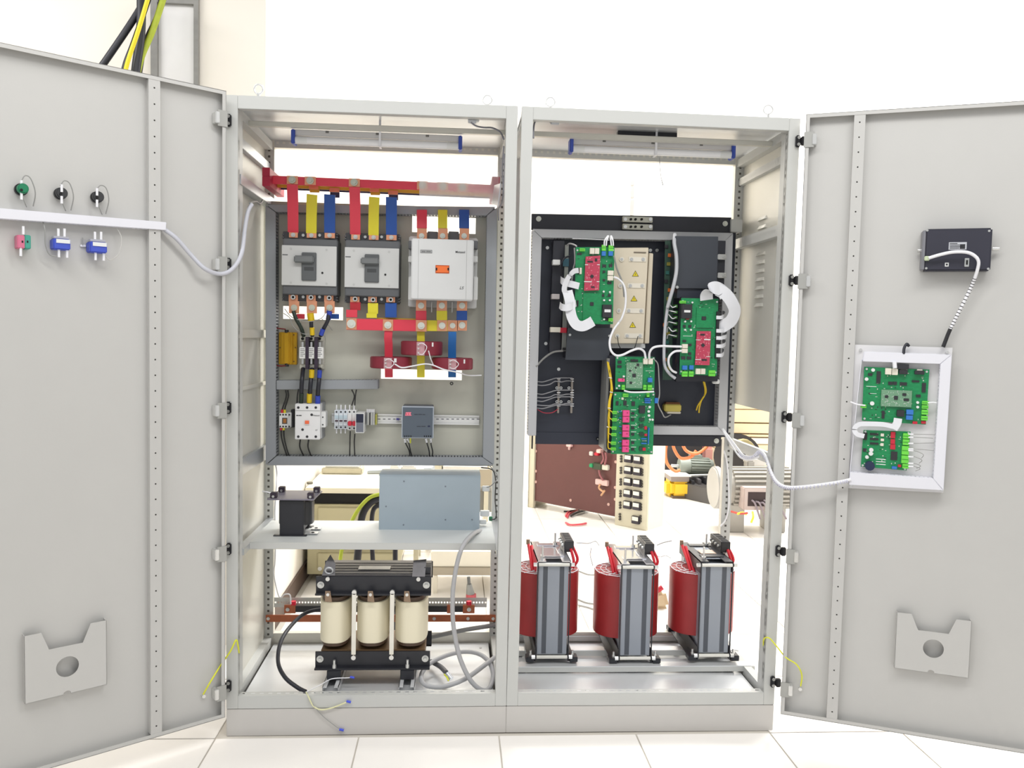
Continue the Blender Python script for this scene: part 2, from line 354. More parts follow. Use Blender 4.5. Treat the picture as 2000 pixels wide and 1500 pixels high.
cabA, mA = cabinet('control_cabinet', 'tall light grey cabinet on the left with breakers, contactor and copper busbars inside', -1, 0, -.0031, 'l')
cabB, mB = cabinet('control_cabinet', 'tall light grey cabinet on the right with black panels, circuit boards and red coils inside', 0, 1, .0031, 'r')
def eye(cab, px, py, Y):
    c = at(px, py, Y); MB().torus(c, (0.2, 1, 0), .016, .0032).cyl(c-V((0, 0, .017)), c-V((0, 0, .034)), .006, 10).build('lifting_eye', CHROME, cab)
for cab, px, py in ((cabA, 505, 174), (cabA, 952, 195), (cabB, 1075, 199), (cabB, 1500, 214)): eye(cab, px, py, .06)
# ------------------------------------------------------------------ doors
FL = Frame((-1.008, -.024, 0), (-.797, -.604, 0), (.604, -.797, 0))
FR = Frame((1.013, -.033, 0), (.921, -.389, 0), (-.389, -.921, 0))
DW, DZ0, DZ1, RIM = .985, .088, 2.247, .026
def door(cab, fr, s0, s1, hinges):
    d = MB().fbx(fr, 0, DW, DZ0, DZ1, -.0015, 0).build('door', DOORP, cab)
    for a0, a1, z0, z1 in ((0, .002, DZ0, DZ1), (DW-.002, DW, DZ0, DZ1), (0, DW, DZ0, DZ0+.002), (0, DW, DZ1-.002, DZ1)):
        MB().fbx(fr, a0, a1, z0, z1, 0, RIM).build('door_rim', DOORP, d)
    for a0, a1, z0, z1 in ((0, .013, DZ0, DZ1), (DW-.013, DW, DZ0, DZ1), (.013, DW-.013, DZ0, DZ0+.013), (.013, DW-.013, DZ1-.013, DZ1)):
        MB().fbx(fr, a0, a1, z0, z1, RIM-.0015, RIM).build('rim_lip', DOORP, d)
    MB().fbx(fr, s0, s0+.002, DZ0+.013, DZ1-.013, 0, RIM-.002).fbx(fr, s1-.002, s1, DZ0+.013, DZ1-.013, 0, RIM-.002).build('stiffener_web', DOORP, d)
    MB().perf(fr.pt(s0, DZ0+.013, RIM-.001), (0, 0, 1), fr.u, DZ1-DZ0-.026, s1-s0, .05, .0046, .0046).build('punched_stiffener', DOORP, d, smooth=False)
    mid = (s0+s1)/2
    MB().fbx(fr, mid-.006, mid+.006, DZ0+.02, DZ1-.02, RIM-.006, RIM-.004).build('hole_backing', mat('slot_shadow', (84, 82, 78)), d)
    for (px, py, sx) in hinges: # block on the post and plate on the door
        c = at(px, py, 0); h = MB().bx(c.x-.0085, c.x+.0085, -.014, .001, c.z-.021, c.z+.021).build('hinge', BLACKP, cab, .004)
        for dz in (-.012, .012): MB().cyl(V((c.x, -.0135, c.z+dz)), V((c.x, -.0165, c.z+dz)), .0058, 10).build('hinge_screw', STEEL, h)
        kx = .0085 if sx > 0 else -.0085
        MB().bx(c.x+kx, c.x+sx*.026, -.022, -.006, c.z-.016, c.z+.016).build('knuckle', BLACKP, h, .003)
        z = c.z-.006
        pl = MB().fbx(fr, -.004, .03, z-.027, z+.027, RIM+.0005, RIM+.003).build('hinge_plate', mat('hinge_zinc', (168, 168, 164), .4, .2), d, .001)
        MB().fbx(fr, .024, .038, z-.019, z+.019, 0, RIM+.007).build('hinge_clamp', CHROME, d, .002)
    return d
dL = door(cabA, FL, .214, .25, ((448, 236, -1), (447.5, 516, -1), (447.5, 796, -1), (448, 1071, -1), (448, 1338, -1)))
dR = door(cabB, FR, .157, .193, ((1557, 277, 1), (1544, 548, 1), (1530, 814, 1), (1518, 1075, 1), (1508, 1330, 1)))
def pocket(d, fr, tl, tr, bl, br, hole, notch):
    """document pocket: front plate with a finger cut-out on top, round hole and a small notch below"""
    off = .026
    q = lambda p: (lambda h: (h.dot(fr.u), h.z))(fr.hit(*p, off)-fr.O)
    (a0, z1), (a1, _), (_, z0), _ = q(tl), q(tr), q(bl), q(br)
    if a0 > a1: a0, a1 = a1, a0
    w, h = a1-a0, z1-z0; zc = z1-h*.27; rim = [(a0, z1), (a0+w*.2, z1), (a0+w*.3, zc), (a0+w*.71, zc), (a0+w*.8, z1), (a1, z1), (a1, z0)]
    nx, nr = a0+w*.5, w*.05
    rim += [(nx+nr*math.cos(math.pi*k/6), z0+nr*math.sin(math.pi*k/6)) for k in range(7)]+[(a0, z0)]
    hc, hz = q(hole); R_ = w*.14; circ = [(hc+R_*math.cos(2*math.pi*k/24), hz+R_*math.sin(2*math.pi*k/24)) for k in range(24)]
    b = bmesh.new(); ev = []
    for ringp in (rim, circ):
        vs = [b.verts.new(fr.pt(a, z, off)) for a, z in ringp]; ev += [b.edges.new((vs[i], vs[(i+1) % len(vs)])) for i in range(len(vs))]
    bmesh.ops.triangle_fill(b, edges=ev, use_beauty=True, use_dissolve=False)
    mb = MB(); idx = {v: i for i, v in enumerate(b.verts)}; vv = [v.co.copy() for v in b.verts]; ff = [[idx[v] for v in f.verts] for f in b.faces]; b.free()
    n = len(vv); mb.add(vv+[p-fr.n*.0015 for p in vv], ff+[[i+n for i in f][::-1] for f in ff]); 
    for rp, k0 in ((rim, 0), (circ, len(rim))):
        for i in range(len(rp)): j = (i+1) % len(rp); mb.f.append((k0+i, k0+j, n+k0+j, n+k0+i))
    pk = mb.build('document_pocket', DOORP, d, smooth=False)
    MB().fbx(fr, a0, a0+.0015, z0, z1, 0, off).fbx(fr, a1-.0015, a1, z0, z1, 0, off).fbx(fr, a0, nx-nr, z0, z0+.0015, 0, off).fbx(fr, nx+nr, a1, z0, z0+.0015, 0, off).build('pocket_side', DOORP, pk)
pocket(dL, FL, (47, 1243), (208, 1215), (52, 1375), (210, 1337), (132, 1302), None)
pocket(dR, FR, (1752, 1196), (1898, 1212), (1748, 1305), (1892, 1325), (1823, 1267), None)
# ================================================================== LEFT CABINET, MOUNTING PLATE
YP, YD = .50, .44
def holed_plate(fr, rect, holes, t):
    L = lambda x, y: (lambda h: (h.dot(fr.u), h.z))(fr.hit(x, y)-fr.O)
    def R(r): xc, yc = (r[0]+r[2])/2, (r[1]+r[3])/2; return L(r[0], yc)[0], L(r[2], yc)[0], L(xc, r[3])[1], L(xc, r[1])[1]
    rs = [R(h) for h in holes]; o = R(rect); xs = sorted({o[0], o[1], *[v for r in rs for v in r[:2]]}); zs = sorted({o[2], o[3], *[v for r in rs for v in r[2:]]})
    b = MB(); ins = lambda x, z: any(r[0] < x < r[1] and r[2] < z < r[3] for r in rs)
    for i in range(len(xs)-1):
        for j in range(len(zs)-1):
            if not ins((xs[i]+xs[i+1])/2, (zs[j]+zs[j+1])/2): b.fbx(fr, xs[i], xs[i+1], zs[j], zs[j+1], -t, 0)
    return b
b = holed_plate(A(YP), (521, 400, 968, 908), ((553, 599, 670, 624), (744, 722, 902, 741), (805, 424, 929, 455)), .003)
plA = one('mounting_plate', b, PLATE, 'grey steel mounting plate with three slots behind the breakers in the left cabinet', 'mounting plate')
bmm = bmesh.new(); bmm.from_mesh(plA.data); bmesh.ops.remove_doubles(bmm, verts=bmm.verts, dist=1e-5); bmm.to_mesh(plA.data); bmm.free()
for px, py in ((822, 748), (882, 749), (763, 748)):
    c = at(px, py, YP); MB().ring(c, (0, -1, 0), .007, .004, .002, 14).build('empty_hole', DARK if px == 882 else PLATE, plA)
def duct(name, fr, quad, depth, material, label, group, sides, tw=.008):
    """cable duct: cover with mitred ends (quad of pixel corners tl,tr,br,bl) and slotted side walls"""
    P = [fr.hit(*p) for p in quad]; n = fr.n
    t = thing(name, label, 'cable duct', sum(P, V())/4-n*depth, group)
    MB().prism([p-n*.007 for p in P], n*.007).build('cover', material, t, .0012)
    for (i, j) in sides:
        a, c = P[i]-n*depth, P[j]-n*depth; L = (c-a).length; u = (c-a)/L; k = int(L/.0125); inn = (sum(P, V())/4-n*depth-(a+c)/2); inn = (inn-u*inn.dot(u)).normalized()
        w = MB(); pt = L/k
        w.prism([a, a+u*L, a+u*L+n*.012, a+n*.012], inn*.0015)
        for q in range(k):
            s = a+u*(q*pt+.002); e = s+u*(pt-.0045); w.prism([s+n*.012, e+n*.012, e+n*(depth-.007), s+n*(depth-.007)], inn*.0015)
        o = w.build('slotted_wall', material, t, smooth=False); o['kind'] = 'stuff'
    MB().prism([p-n*depth for p in P], n*.002).build('base', material, t)
    return t
FD = A(YD); GA = 'dark grey ducts around the left mounting plate'
duct('cable_duct', FD, [(519, 399), (968, 404), (950, 421), (539, 414)], .058, DUCTA, 'dark grey cable duct along the top of the left mounting plate', GA, [(3, 2), (0, 1)])
duct('cable_duct', FD, [(518.5, 400), (538.5, 415), (539, 890), (519, 908)], .058, DUCTA, 'dark grey cable duct up the left edge of the left mounting plate', GA, [(1, 2), (0, 3)])
duct('cable_duct', FD, [(951, 421), (971, 405), (965, 908), (943, 893)], .058, DUCTA, 'dark grey cable duct up the right edge of the left mounting plate', GA, [(0, 3), (1, 2)])
duct('cable_duct', FD, [(540, 891), (942, 893), (964, 909), (520, 909)], .058, DUCTA, 'dark grey cable duct along the bottom of the left mounting plate', GA, [(0, 1), (3, 2)])
duct('cable_duct', FD, [(540, 743), (738, 742), (738, 760), (540, 761)], .058, DUCTA, 'short dark grey cable duct below the fuses', GA, [(0, 1), (3, 2)])
# ------------------------------------------------------------------ busbars behind the breakers
def busbar(Y, x0, y0, x1, y1, h, m, label, pads=()):
    a, c = at(x0, y0, Y), at(x1, y1, Y); t = thing('busbar', label, 'busbar', (a+c)/2, 'main busbars across the left cabinet'); hz = h/F*(Y+2.92)/2
    MB().prism([a+V((0, 0, -hz)), c+V((0, 0, -hz)), c+V((0, 0, hz)), a+V((0, 0, hz))], (0, .008, 0)).build('sleeved_bar', m, t, .001)
    for (px, py) in pads:
        q = at(px, py, Y-.004); MB().bx(q.x-.021, q.x+.021, Y-.004, Y, q.z-hz, q.z+hz).build('bare_copper', COPPER, t)
        MB().cyl(q, q-V((0, .007, 0)), .014, 14).cyl(q-V((0, .007, 0)), q-V((0, .014, 0)), .009, 6).build('bolt', mat('pale_zinc_bolt', (196, 198, 184), .35, .4), t)
    return t
busbar(.33, 524, 350.5, 974, 369.5, 15.5, RED, 'long red sleeved busbar across the top of the left cabinet, front one of three', ((571, 351.5), (606, 353), (692, 356.5), (825, 362), (865, 364), (903, 366)))
busbar(.41, 533, 358, 968, 377, 14.5, mat('ochre_sleeve', (206, 160, 50), .5), 'long ochre yellow busbar just behind the red one', ())
busbar(.48, 539, 362.5, 966, 381, 13.5, mat('navy_sleeve', (44, 42, 92), .5), 'long dark blue busbar at the back of the three', ())
for side, (x0, y0, x1, y1) in (('left', (512, 327, 527, 344)), ('right', (961, 345, 976, 360))):
    t = thing('busbar_support', 'crimson insulating busbar support at the %s end of the long busbars' % side, 'busbar support', at((x0+x1)/2, y1, .3), 'busbar supports')
    MB().pb(.28, x0, y0, x1, y1, .27).build('raised_block', DRED, t, .001)
    MB().pb(.281, x0, y1, x1, y1+19, .26).build('beam', DRED, t, .001)
def link(pts, w, m, label, ends=(), group='sleeved copper links', name='copper_link', t=.006):
    """flat sleeved copper strap; pts in (px,py,Y); ends: bare pads (px,py,Y,w,h) with bolts"""
    q = [at(*p) for p in pts]; T = thing(name, label, 'copper link', q[-1], group)
    MB().ribbon(q, w/F*(2.92+pts[0][2]), t, (1, 0, 0), 0).build('sleeve', m, T, .0008)
    for (px, py, Y, w_, h_, br) in ends:
        e = MB().pb(Y, px-w_/2, py-h_/2, px+w_/2, py+h_/2, .006).build('bare_end', COPPER, T)
        if br: c = at(px, py, Y); MB().cyl(c, c-V((0, .006, 0)), br/F*3.3, 14).cyl(c-V((0, .006, 0)), c-V((0, .011, 0)), br*.62/F*3.3, 6).build('bolt', STEEL if br < 5 else MATS['pale_zinc_bolt'], e)
    return T
for k, (xr, xy, xyb, xb, xbb, y0, y1) in enumerate(((572, 608.5, 614.5, 644, 654, 360, 454), (693.5, 730, 733, 764.5, 768.5, 365, 458))):
    nm = ('left', 'right')[k]
    link([(xr-1, y0, .32), (xr, y0+35, .34), (xr+.5, y1, .405)], 20.5, RED, 'red sleeved strap dropping from the busbar to the %s breaker' % nm, [(xr+1, y1+5, .40, 17, 10, 4.2)])
    link([(xyb, y0+4, .395), (xyb, y0+16, .395)], 18, mat('ochre_sleeve', (206, 160, 50)), 'short ochre tab under the busbars above the %s breaker\'s yellow strap' % nm, [(xyb-2, y0+6, .388, 18, 8, 0)])
    link([(xy+1, y0+20, .36), (xy, y0+50, .38), (xy-.5, y1+2, .405)], 20, YEL, 'yellow sleeved strap dropping to the %s breaker' % nm, [(xy, y1+6, .40, 19, 9, 4.2)])
    link([(xbb, y0+10, .46), (xbb, y0+26, .46)], 18, mat('navy_sleeve', (44, 42, 92)), 'short dark blue tab under the busbars above the %s breaker\'s blue strap' % nm, [(xbb-1, y0+11, .40, 19, 8, 0)])
    link([(xb, y0+20, .36), (xb, y0+50, .38), (xb, y1+1, .405)], 21, BLUE, 'blue sleeved strap dropping to the %s breaker' % nm, [(xb, y1+6, .40, 20, 10, 4.2)])
# ------------------------------------------------------------------ moulded case breakers
def breaker(label, x0, x1, yt, yb, px0, px1, py0, py1, w0, w1, wy0, wy1, l0, l1, ly0, ly1, dot, ts, bs, ends):
    T = thing('circuit_breaker', label, 'circuit breaker', at((x0+x1)/2, yb, YP), 'moulded case breakers')
    fb = A(.39)
    body = MB().pb(fb, x0, yt+14, x1, yb-13, .107).build('body', DGREY, T, .003)
    MB().pb(A(.425), x0, yt, x1, yb, .073).build('terminal_base', mat('breaker_dark_base', (80, 82, 86), .5), T, .002)
    cover = MB().pb(A(.383), px0, py0, px1, py1, .01).build('front_cover', LGREY, T, .001)
    well = MB().pb(A(.376), w0, wy0, w1, wy1, .009).build('handle_well', mat('handle_grey', (92, 95, 97), .45), T, .002)
    MB().pb(A(.362), l0, ly0, l1, ly1, .016).build('handle', mat('handle_light', (112, 115, 116), .45), T, .004)
    MB().pb(A(.3755), w0+5, (wy0+wy1)/2+1, w1-5, (wy0+wy1)/2+8, .001).build('window', mat('handle_dark', (66, 68, 70), .4), well)
    MB().pb(A(.3825), px0+1.5, py0+16.5, px0+12, py0+18.5, .001).build('marking', DGREY, cover)
    c = at(*dot, .383); MB().cyl(c, c-V((0, .002, 0)), .004, 10).build('trip_button', DARK, cover)
    for fx, fy in ((.17, .07), (.82, .1), (.17, .92), (.82, .95)):
        c = at(px0+(px1-px0)*fx, py0+(py1-py0)*fy, .383); MB().cyl(c, c-V((0, .0012, 0)), .0045, 10).build('cover_screw', mat('pale_screw', (186, 187, 186), .4), cover)
    for i, (px, py) in enumerate(ts+bs):
        for dx in ((-16, 16) if i % 3 == 1 else ()):
            q = at(px+dx+.5, py-1, .424); MB().cyl(q, q-V((0, .005, 0)), .006, 8).build('barrier_screw', STEEL, T)
    for (px, py) in bs:
        q = at(px, py, .404); MB().ring(q, (0, -1, 0), .0095, .005, .008, 14).build('terminal_socket', STEEL, T)
        MB().cyl(q, q+V((0, .002, 0)), .009, 12).build('terminal_recess', DARK, T)
    # ribs along the sides of the terminal zone
    for yy in (yt+4, yt+9, yb-9, yb-4):
        MB().pb(A(.42), x0-1.2, yy, x0+2.5, yy+2.5, .05).build('rib', DGREY, T); MB().pb(A(.42), x1-2.5, yy, x1+1.2, yy+2.5, .05).build('rib', DGREY, T)
breaker('left circuit breaker, dark grey with pale front, above the three fuses', 552, 658.5, 453, 589, 550, 657, 480, 558, 589, 617.5, 493, 548, 573.5, 612, 499, 513, (629.7, 533), [(573, 460), (608, 460.7), (644, 461.5)], [(573, 580.5), (608, 581), (643.5, 582)], None)
breaker('right circuit breaker, dark grey with pale front, next to the large contactor', 674, 780, 456, 592, 673, 779, 484, 562, 712, 740, 496.5, 551.5, 704, 740, 503, 516, (752.6, 536.5), [(694, 463), (729, 464), (764, 465)], [(694, 584), (729, 585.5), (763.5, 585.5)], None)
for k, (x, xl) in enumerate(((573.7, 574), (608.5, 609), (643, 643.5))):
    T = thing('copper_tab', '%s bare copper tab below the left breaker' % ('left', 'middle', 'right')[k], 'copper link', at(x, 612, .41), 'bare copper tabs below the left breaker')
    MB().pb(.408, x-10, 576, x+8, 590, .006).build('upper_tab', COPPER, T, .0006); MB().pb(.40, x-9.5, 588, x+10.5, 612, .006).build('lower_tab', COPPER, T, .0006)
    bolt(T, A(.40), x+1, 601, 0, .0125, .006, MATS['pale_zinc_bolt'])
# plate slot strips (ends of straps seen through the slot)
for x, m, lb in ((587, RED, 'red'), (654, BLUE, 'blue')):
    link([(x-6, 618, .40), (x+6, 618, .40)], 10, m, 'small %s sleeve tab in front of the upper left plate slot' % lb, name='sleeve_tab') if False else one('sleeve_tab', MB().pb(.44, x-8, 613, x+8, 623, .006), m, 'small %s sleeved tab behind the cables in the upper left plate slot' % lb, 'copper link', bev=.001)
# links under the right breaker
link([(694, 590, .408), (694, 606, .408)], 20, mat('dark_red_sleeve', (176, 34, 46), .5), 'dark red upper strap below the right breaker', [(693, 585, .407, 18, 11, 0)])
link([(687, 605, .40), (687, 620, .40)], 21, RED, 'bright red lower strap above the left end of the red crossbar')
link([(728.5, 592, .408), (728.5, 613, .408)], 19.5, YEL, 'yellow strap directly below the right breaker', [(727.5, 585, .407, 17, 11, 0)])
link([(726, 612, .40), (726, 621, .40)], 20, YEL, 'small yellow strap end resting above the red crossbar')
link([(763.5, 592, .408), (763.5, 620, .408)], 22, BLUE, 'blue strap directly below the right breaker', [(763, 585, .407, 17, 11, 0)])
# crossbar: red, yellow and blue bars one behind the other
def crossbar(Y, x0, x1, y0, y1, h, m, label, pads):
    a, c = at(x0, y0, Y), at(x1, y1, Y); T = thing('crossbar', label, 'busbar', (a+c)/2, 'crossbars below the right breaker'); hz = h/F*(Y+2.92)/2
    MB().prism([a+V((0, 0, -hz)), c+V((0, 0, -hz)), c+V((0, 0, hz)), a+V((0, 0, hz))], (0, .008, 0)).build('sleeved_bar', m, T, .001)
    for (px, py, pw, br) in pads:
        MB().pb(Y-.004, px-pw/2, py-h/2, px+pw/2, py+h/2, .004).build('bare_copper', COPPER, T)
        if br: bolt(T, A(Y-.004), px, py, 0, br/F*3.3, .006, mat('white_bolt_head', (218, 221, 212), .35, .3))
crossbar(.395, 676.5, 833, 633, 636.5, 22, RED, 'short red crossbar with three round bolts below the right breaker', ((686.5, 632.5, 20, 8.5), (757.8, 635, 20, 7), (822.7, 636.3, 21, 7)))
crossbar(.403, 833, 874, 636, 636.5, 21, YEL, 'short yellow crossbar stub beside the end of the red crossbar', ((863.5, 636, 19, 6.5),))
crossbar(.411, 874, 912, 636, 635.5, 21, BLUE, 'short blue crossbar stub with two bolts at the right of the yellow one', ((884, 636, 20, 5.5), (902.5, 635.3, 19, 6.5)))
one('crossbar_edge', MB().pb(.425, 736, 621.5, 833, 625, .006), mat('ochre_edge', (214, 168, 60), .5), 'thin ochre bar edge showing above the red crossbar', 'busbar')
link([(759, 646, .40), (758, 661, .40), (759, 672, .415), (759.5, 737, .42)], 15.5, RED, 'long red strap passing through the left current transformer')
link([(822, 647, .41), (822, 737, .42)], 15, YEL, 'long yellow strap passing through the middle current transformer')
link([(883.5, 648, .40), (883.5, 660, .40), (883, 672, .415), (883, 737, .42)], 15.5, mat('sky_blue_sleeve', (30, 104, 176), .45), 'long blue strap passing through the right current transformer')
# ------------------------------------------------------------------ current transformers
CLEARP = mat('clear_terminal_cover', (196, 150, 156), .3, var=.1)
for k, (x0, x1, yt, yb, tx) in enumerate(((719, 801.5, 698, 720.5, 757.5), (780.5, 863, 667, 694.5, 821.5), (842, 924, 700, 722.5, 883.5))):
    Yc = .408; rr = (x1-x0)/2/F*(2.92+.33); c = at((x0+x1)/2, yb, Yc-rr); c = V((c.x, Yc, c.z)); h = (yb-yt)/F*(2.92+.33)
    T = thing('current_transformer', 'dark red ring current transformer around the %s strap' % ('red', 'yellow', 'blue')[k], 'transformer', c, 'ring current transformers')
    MB().ring(c, (0, 0, 1), rr, rr*.5, h, 40).build('ring_core', CTRED, T, .003)
    fr = A(Yc-rr-.003); xm = tx
    tp = MB().pb(fr, xm-8, yt+1, xm+8, yb, .003).build('terminal_plate', CLEARP, T, .001)
    for dy in (.22, .5, .8):
        q = fr.hit(xm-4, yt+(yb-yt)*dy); MB().cyl(q, q-V((0, .007, 0)), .0035, 8).build('terminal_screw', CHROME, tp)
    MB().pb(fr, xm+22 if k != 0 else xm+12, yt+2, xm+25 if k != 0 else xm+17, yt+10, .002).build('white_marker', WHITEP, T)
    one('current_transformer_wire', MB().tube([fr.hit(xm-3, yt+4, .006), fr.hit(xm+4, yt+3.5, .01), fr.hit(xm+12, yt+11, .012), fr.hit(xm+5, yb-3, .01), fr.hit(xm-3, yb-3, .006)], .0016), CABLEW, 'white wire loop on the terminals of the %s current transformer' % ('left', 'middle', 'right')[k], 'wire', 'white wires of the current transformers')
one('white_cable_run', MB().tube([at(771, 711, .30), at(785, 718, .31), at(806, 715, .31), at(828, 711, .31), at(845, 713, .32), at(868, 722, .31), at(893, 727, .32), at(915, 733, .40), at(940, 733, .44)], .0028), CABLEW, 'thin white cable running along below the three ring transformers', 'cable')
one('white_cable_run', MB().tube([at(837, 685, .31), at(841, 700, .32), at(846, 712, .335)], .0022), CABLEW, 'short thin white cable down from the middle ring transformer', 'cable')
# ------------------------------------------------------------------ large contactor
T = thing('contactor', 'large light grey contactor with an orange window, right of the breakers', 'contactor', at(864, 600, YP))
MB().pb(A(.44), 798, 463, 932, 601, .06).build('base', mat('contactor_base', (206, 207, 206), .45), T, .004)
MB().pb(A(.36), 806, 470, 924, 584, .08).build('arc_chamber', mat('contactor_dark', (96, 97, 100), .5), T, .003)
f0 = A(.30); MB().pb(f0, 803, 467, 924.5, 586, .07).build('front_cover', mat('contactor_cover', (214, 215, 215), .42), T, .004)
for x in (817, 911): MB().pb(f0, x-.4, 468, x+.4, 585, .0005, .0004).build('seam', mat('seam_grey', (176, 177, 177), .5), T)
MB().pb(f0, 850.5, 518, 877.5, 534, .001, .0006).build('window_frame', mat('burnt_orange', (190, 84, 34), .5), T)
MB().pb(f0, 852, 519.5, 876, 532.5, .003, .003).build('indicator', ORANGE, T, .001)
for x in (852.5, 875.5): MB().pb(f0, x-1.4, 523, x+1.4, 528, .002, .0045).build('indicator_slot', DARK, T)
lb = MB().pb(f0, 821, 488, 844, 494.5, .001, .0006).build('rating_label', mat('label_grey', (120, 121, 122), .5), T)
MB().pb(f0, 822, 489, 843, 493.5, .001, .0009).build('label_face', mat('label_light', (170, 171, 171), .5), lb)
mat('print_dark', (64, 66, 68), .5)
for x0, x1 in ((823.5, 831), (832.5, 841.5)): MB().pb(f0, x0, 490, x1, 492.6, .0004, .0012).build('faint_print', mat('label_grey', (120, 121, 122)), lb)
text('Metasol', .012, f0, 899, 492.5, .0006, MATS['print_dark'], T, bold=.0001)
text('LS', .016, f0, 901, 562.5, .0006, MATS['print_dark'], T, shear=.3)
for x in (797.5, 924):
    MB().pb(A(.385), x, 500, x+9, 512, .05).build('coil_terminal', WHITEP, T, .002); MB().pb(A(.385), x, 470, x+9, 486, .05).build('side_block', MATS['contactor_dark'], T, .002); MB().pb(A(.385), x, 540, x+9, 586, .04).build('side_block', WHITEP, T, .003)
for i, x in enumerate((824, 865, 907)):
    MB().pb(A(.41), x-9.5, 446, x+9.5, 470, .006).build('upper_terminal', COPPER, T, .0006); bolt(T, A(.41), x-.5, 461, 0, .011, .006, MATS['white_bolt_head'])
    xl = (822.5, 863, 902.5)[i]
    MB().pb(A(.405), xl-10, 580, xl+10, 609, .006).build('lower_terminal', COPPER, T, .0006); bolt(T, A(.405), xl, 597, 0, .0125, .006, MATS['white_bolt_head'])
    if i < 2: MB().pb(A(.43), x+11, 452, x+31, 468, .05).build('barrier', MATS['contactor_dark'], T, .001)
for x in (843, 883): MB().pb(A(.42), x-1, 590, x+1, 610, .03).build('phase_barrier', LGREY, T)
for i, (x, xl, m, nm) in enumerate(((824, 822.5, RED, 'red'), (864.5, 863, YEL, 'yellow'), (906.5, 902, BLUE, 'blue'))):
    link([(x, 410, .43), (x, 446, .412)], 19.5 if i != 1 else 18, m, '%s sleeved strap into the top of the large contactor' % nm)
    link([(xl, 607, .402), (xl, 625.5, .402)], 20.5, m, '%s sleeved strap from the large contactor down to the crossbar' % nm)
one('clear_shield', MB().pb(.27, 819, 334, 974, 402, .003), ACRYL, 'clear acrylic shield in front of the right end of the long busbars', 'shield')
# ------------------------------------------------------------------ gold resistor
T = thing('power_resistor', 'gold aluminium power resistor left of the fuses', 'resistor', at(562, 712, YP)); GOLD = mat('gold_anodised', (196, 152, 30), .35, .45, var=.06)
MB().pb(A(.475), 544.5, 649, 579.5, 712, .025).build('flange', GOLD, T, .002)
MB().pb(A(.45), 554, 649, 565.5, 711.5, .03).build('ridge', GOLD, T, .004); MB().pb(A(.462), 549, 649, 571, 712, .02).build('fin_body', GOLD, T, .003)
for y in (647, 713): c = at(560, y, .46); d = V((0, 0, .006 if y < 680 else -.006)); MB().cyl(c-d, c+d, .008, 10).build('end_plug', BLACKP, T)
for px, py in ((574, 654), (547, 679), (577, 679), (574, 706)): c = at(px, py, .475); MB().cyl(c, c-V((0, .001, 0)), .003, 8).build('fixing_hole', mat('dark_gold', (110, 76, 20), .5), T)
for y, nm in ((642, 'upper'), (715, 'lower')):
    one('resistor_wire', MB().tube([at(539, y-1, .46), at(549, y, .455), at(558, y+1 if y < 680 else y-1, .455)], .0028), mat('dark_red_wire', (110, 34, 34), .5), 'dark red wire at the %s end of the gold resistor' % nm, 'wire')
# ------------------------------------------------------------------ fuses
T = thing('fuse_holder', 'dark three-pole fuse holder carrying the white fuses', 'fuse holder', at(610, 720, YP))
MB().pb(A(.475), 585, 656, 633, 721, .025).build('base', mat('fuse_base_pale', (196, 194, 186), .5), T, .002)
for x in (599.5, 617): MB().pb(A(.42), x-3.2, 658, x+3.2, 721, .06).build('phase_barrier', mat('aubergine_plastic', (52, 40, 58), .5), T, .001)
for k, x in enumerate((591, 608, 624.5)):
    for y in (657.5, 712): MB().pb(A(.45), x-5.5, y, x+5.5, y+8, .03).build('terminal', mat('tinned_terminal', (206, 204, 190), .35, .4), T, .001)
    c = at(x, 661.5, .449); MB().cyl(c, c-V((0, .003, 0)), .006, 8).build('terminal_screw', DARK, T)
    nm = ('left', 'middle', 'right')[k]
    U = thing('fuse', 'white ceramic fuse with printed front, %s of the three' % nm, 'fuse', at(x, 706, .43), 'white fuses')
    MB().pb(A(.425), x-6.7, 678, x+6.7, 700.5, .025).build('ceramic_body', mat('fuse_ceramic', (232, 232, 230), .35), U, .002)
    for y in (668, 700): MB().pb(A(.44), x-2, y, x+2, y+11, .004).build('blade', STEEL, U)
    for i, yy in enumerate((680.5, 684, 687.5, 691, 694.5)): MB().pb(A(.4247), x-4.5, yy, x+(3.5, 4.2, 2.5, 4.5, 1.5)[i], yy+1.5, .0008).build('printed_line', mat('fuse_print', (130, 130, 132), .5), U)
SLB = mat('royal_blue_boot', (46, 70, 176), .45); BKG = mat('dark_green_boot', (34, 48, 40), .5); YB = mat('amber_boot', (220, 186, 20), .45)
for nm, body, boots in (('left', [(573, 608, .395), (578, 622, .39), (588, 640, .40), (593, 656, .43)], []), ('middle', [(608, 622, .395), (608, 638, .40), (610, 656, .43)], [(606, 612, 608, 626, 6.5), (609.5, 640, 610, 654, 4.5)]), ('right', [(643, 610, .395), (640, 626, .39), (632, 642, .40), (626, 656, .43)], [(644, 608, 641, 624, 5), (631, 643, 627, 654, 4.5)])):
    T = thing('fuse_cable', 'short black cable from the left breaker to the %s fuse' % nm, 'cable', at(*body[-1]), 'cables between left breaker and fuses')
    MB().tube([at(*p) for p in body], .0078).build('cable', BKG if nm == 'left' else CABLEK, T)
    for (a, b_, c_, d_, r_) in boots: MB().cyl(at(a, b_, .393), at(c_, d_, .40), r_/F*3.32, 12).build('coloured_boot', YB if nm == 'middle' else SLB, T)
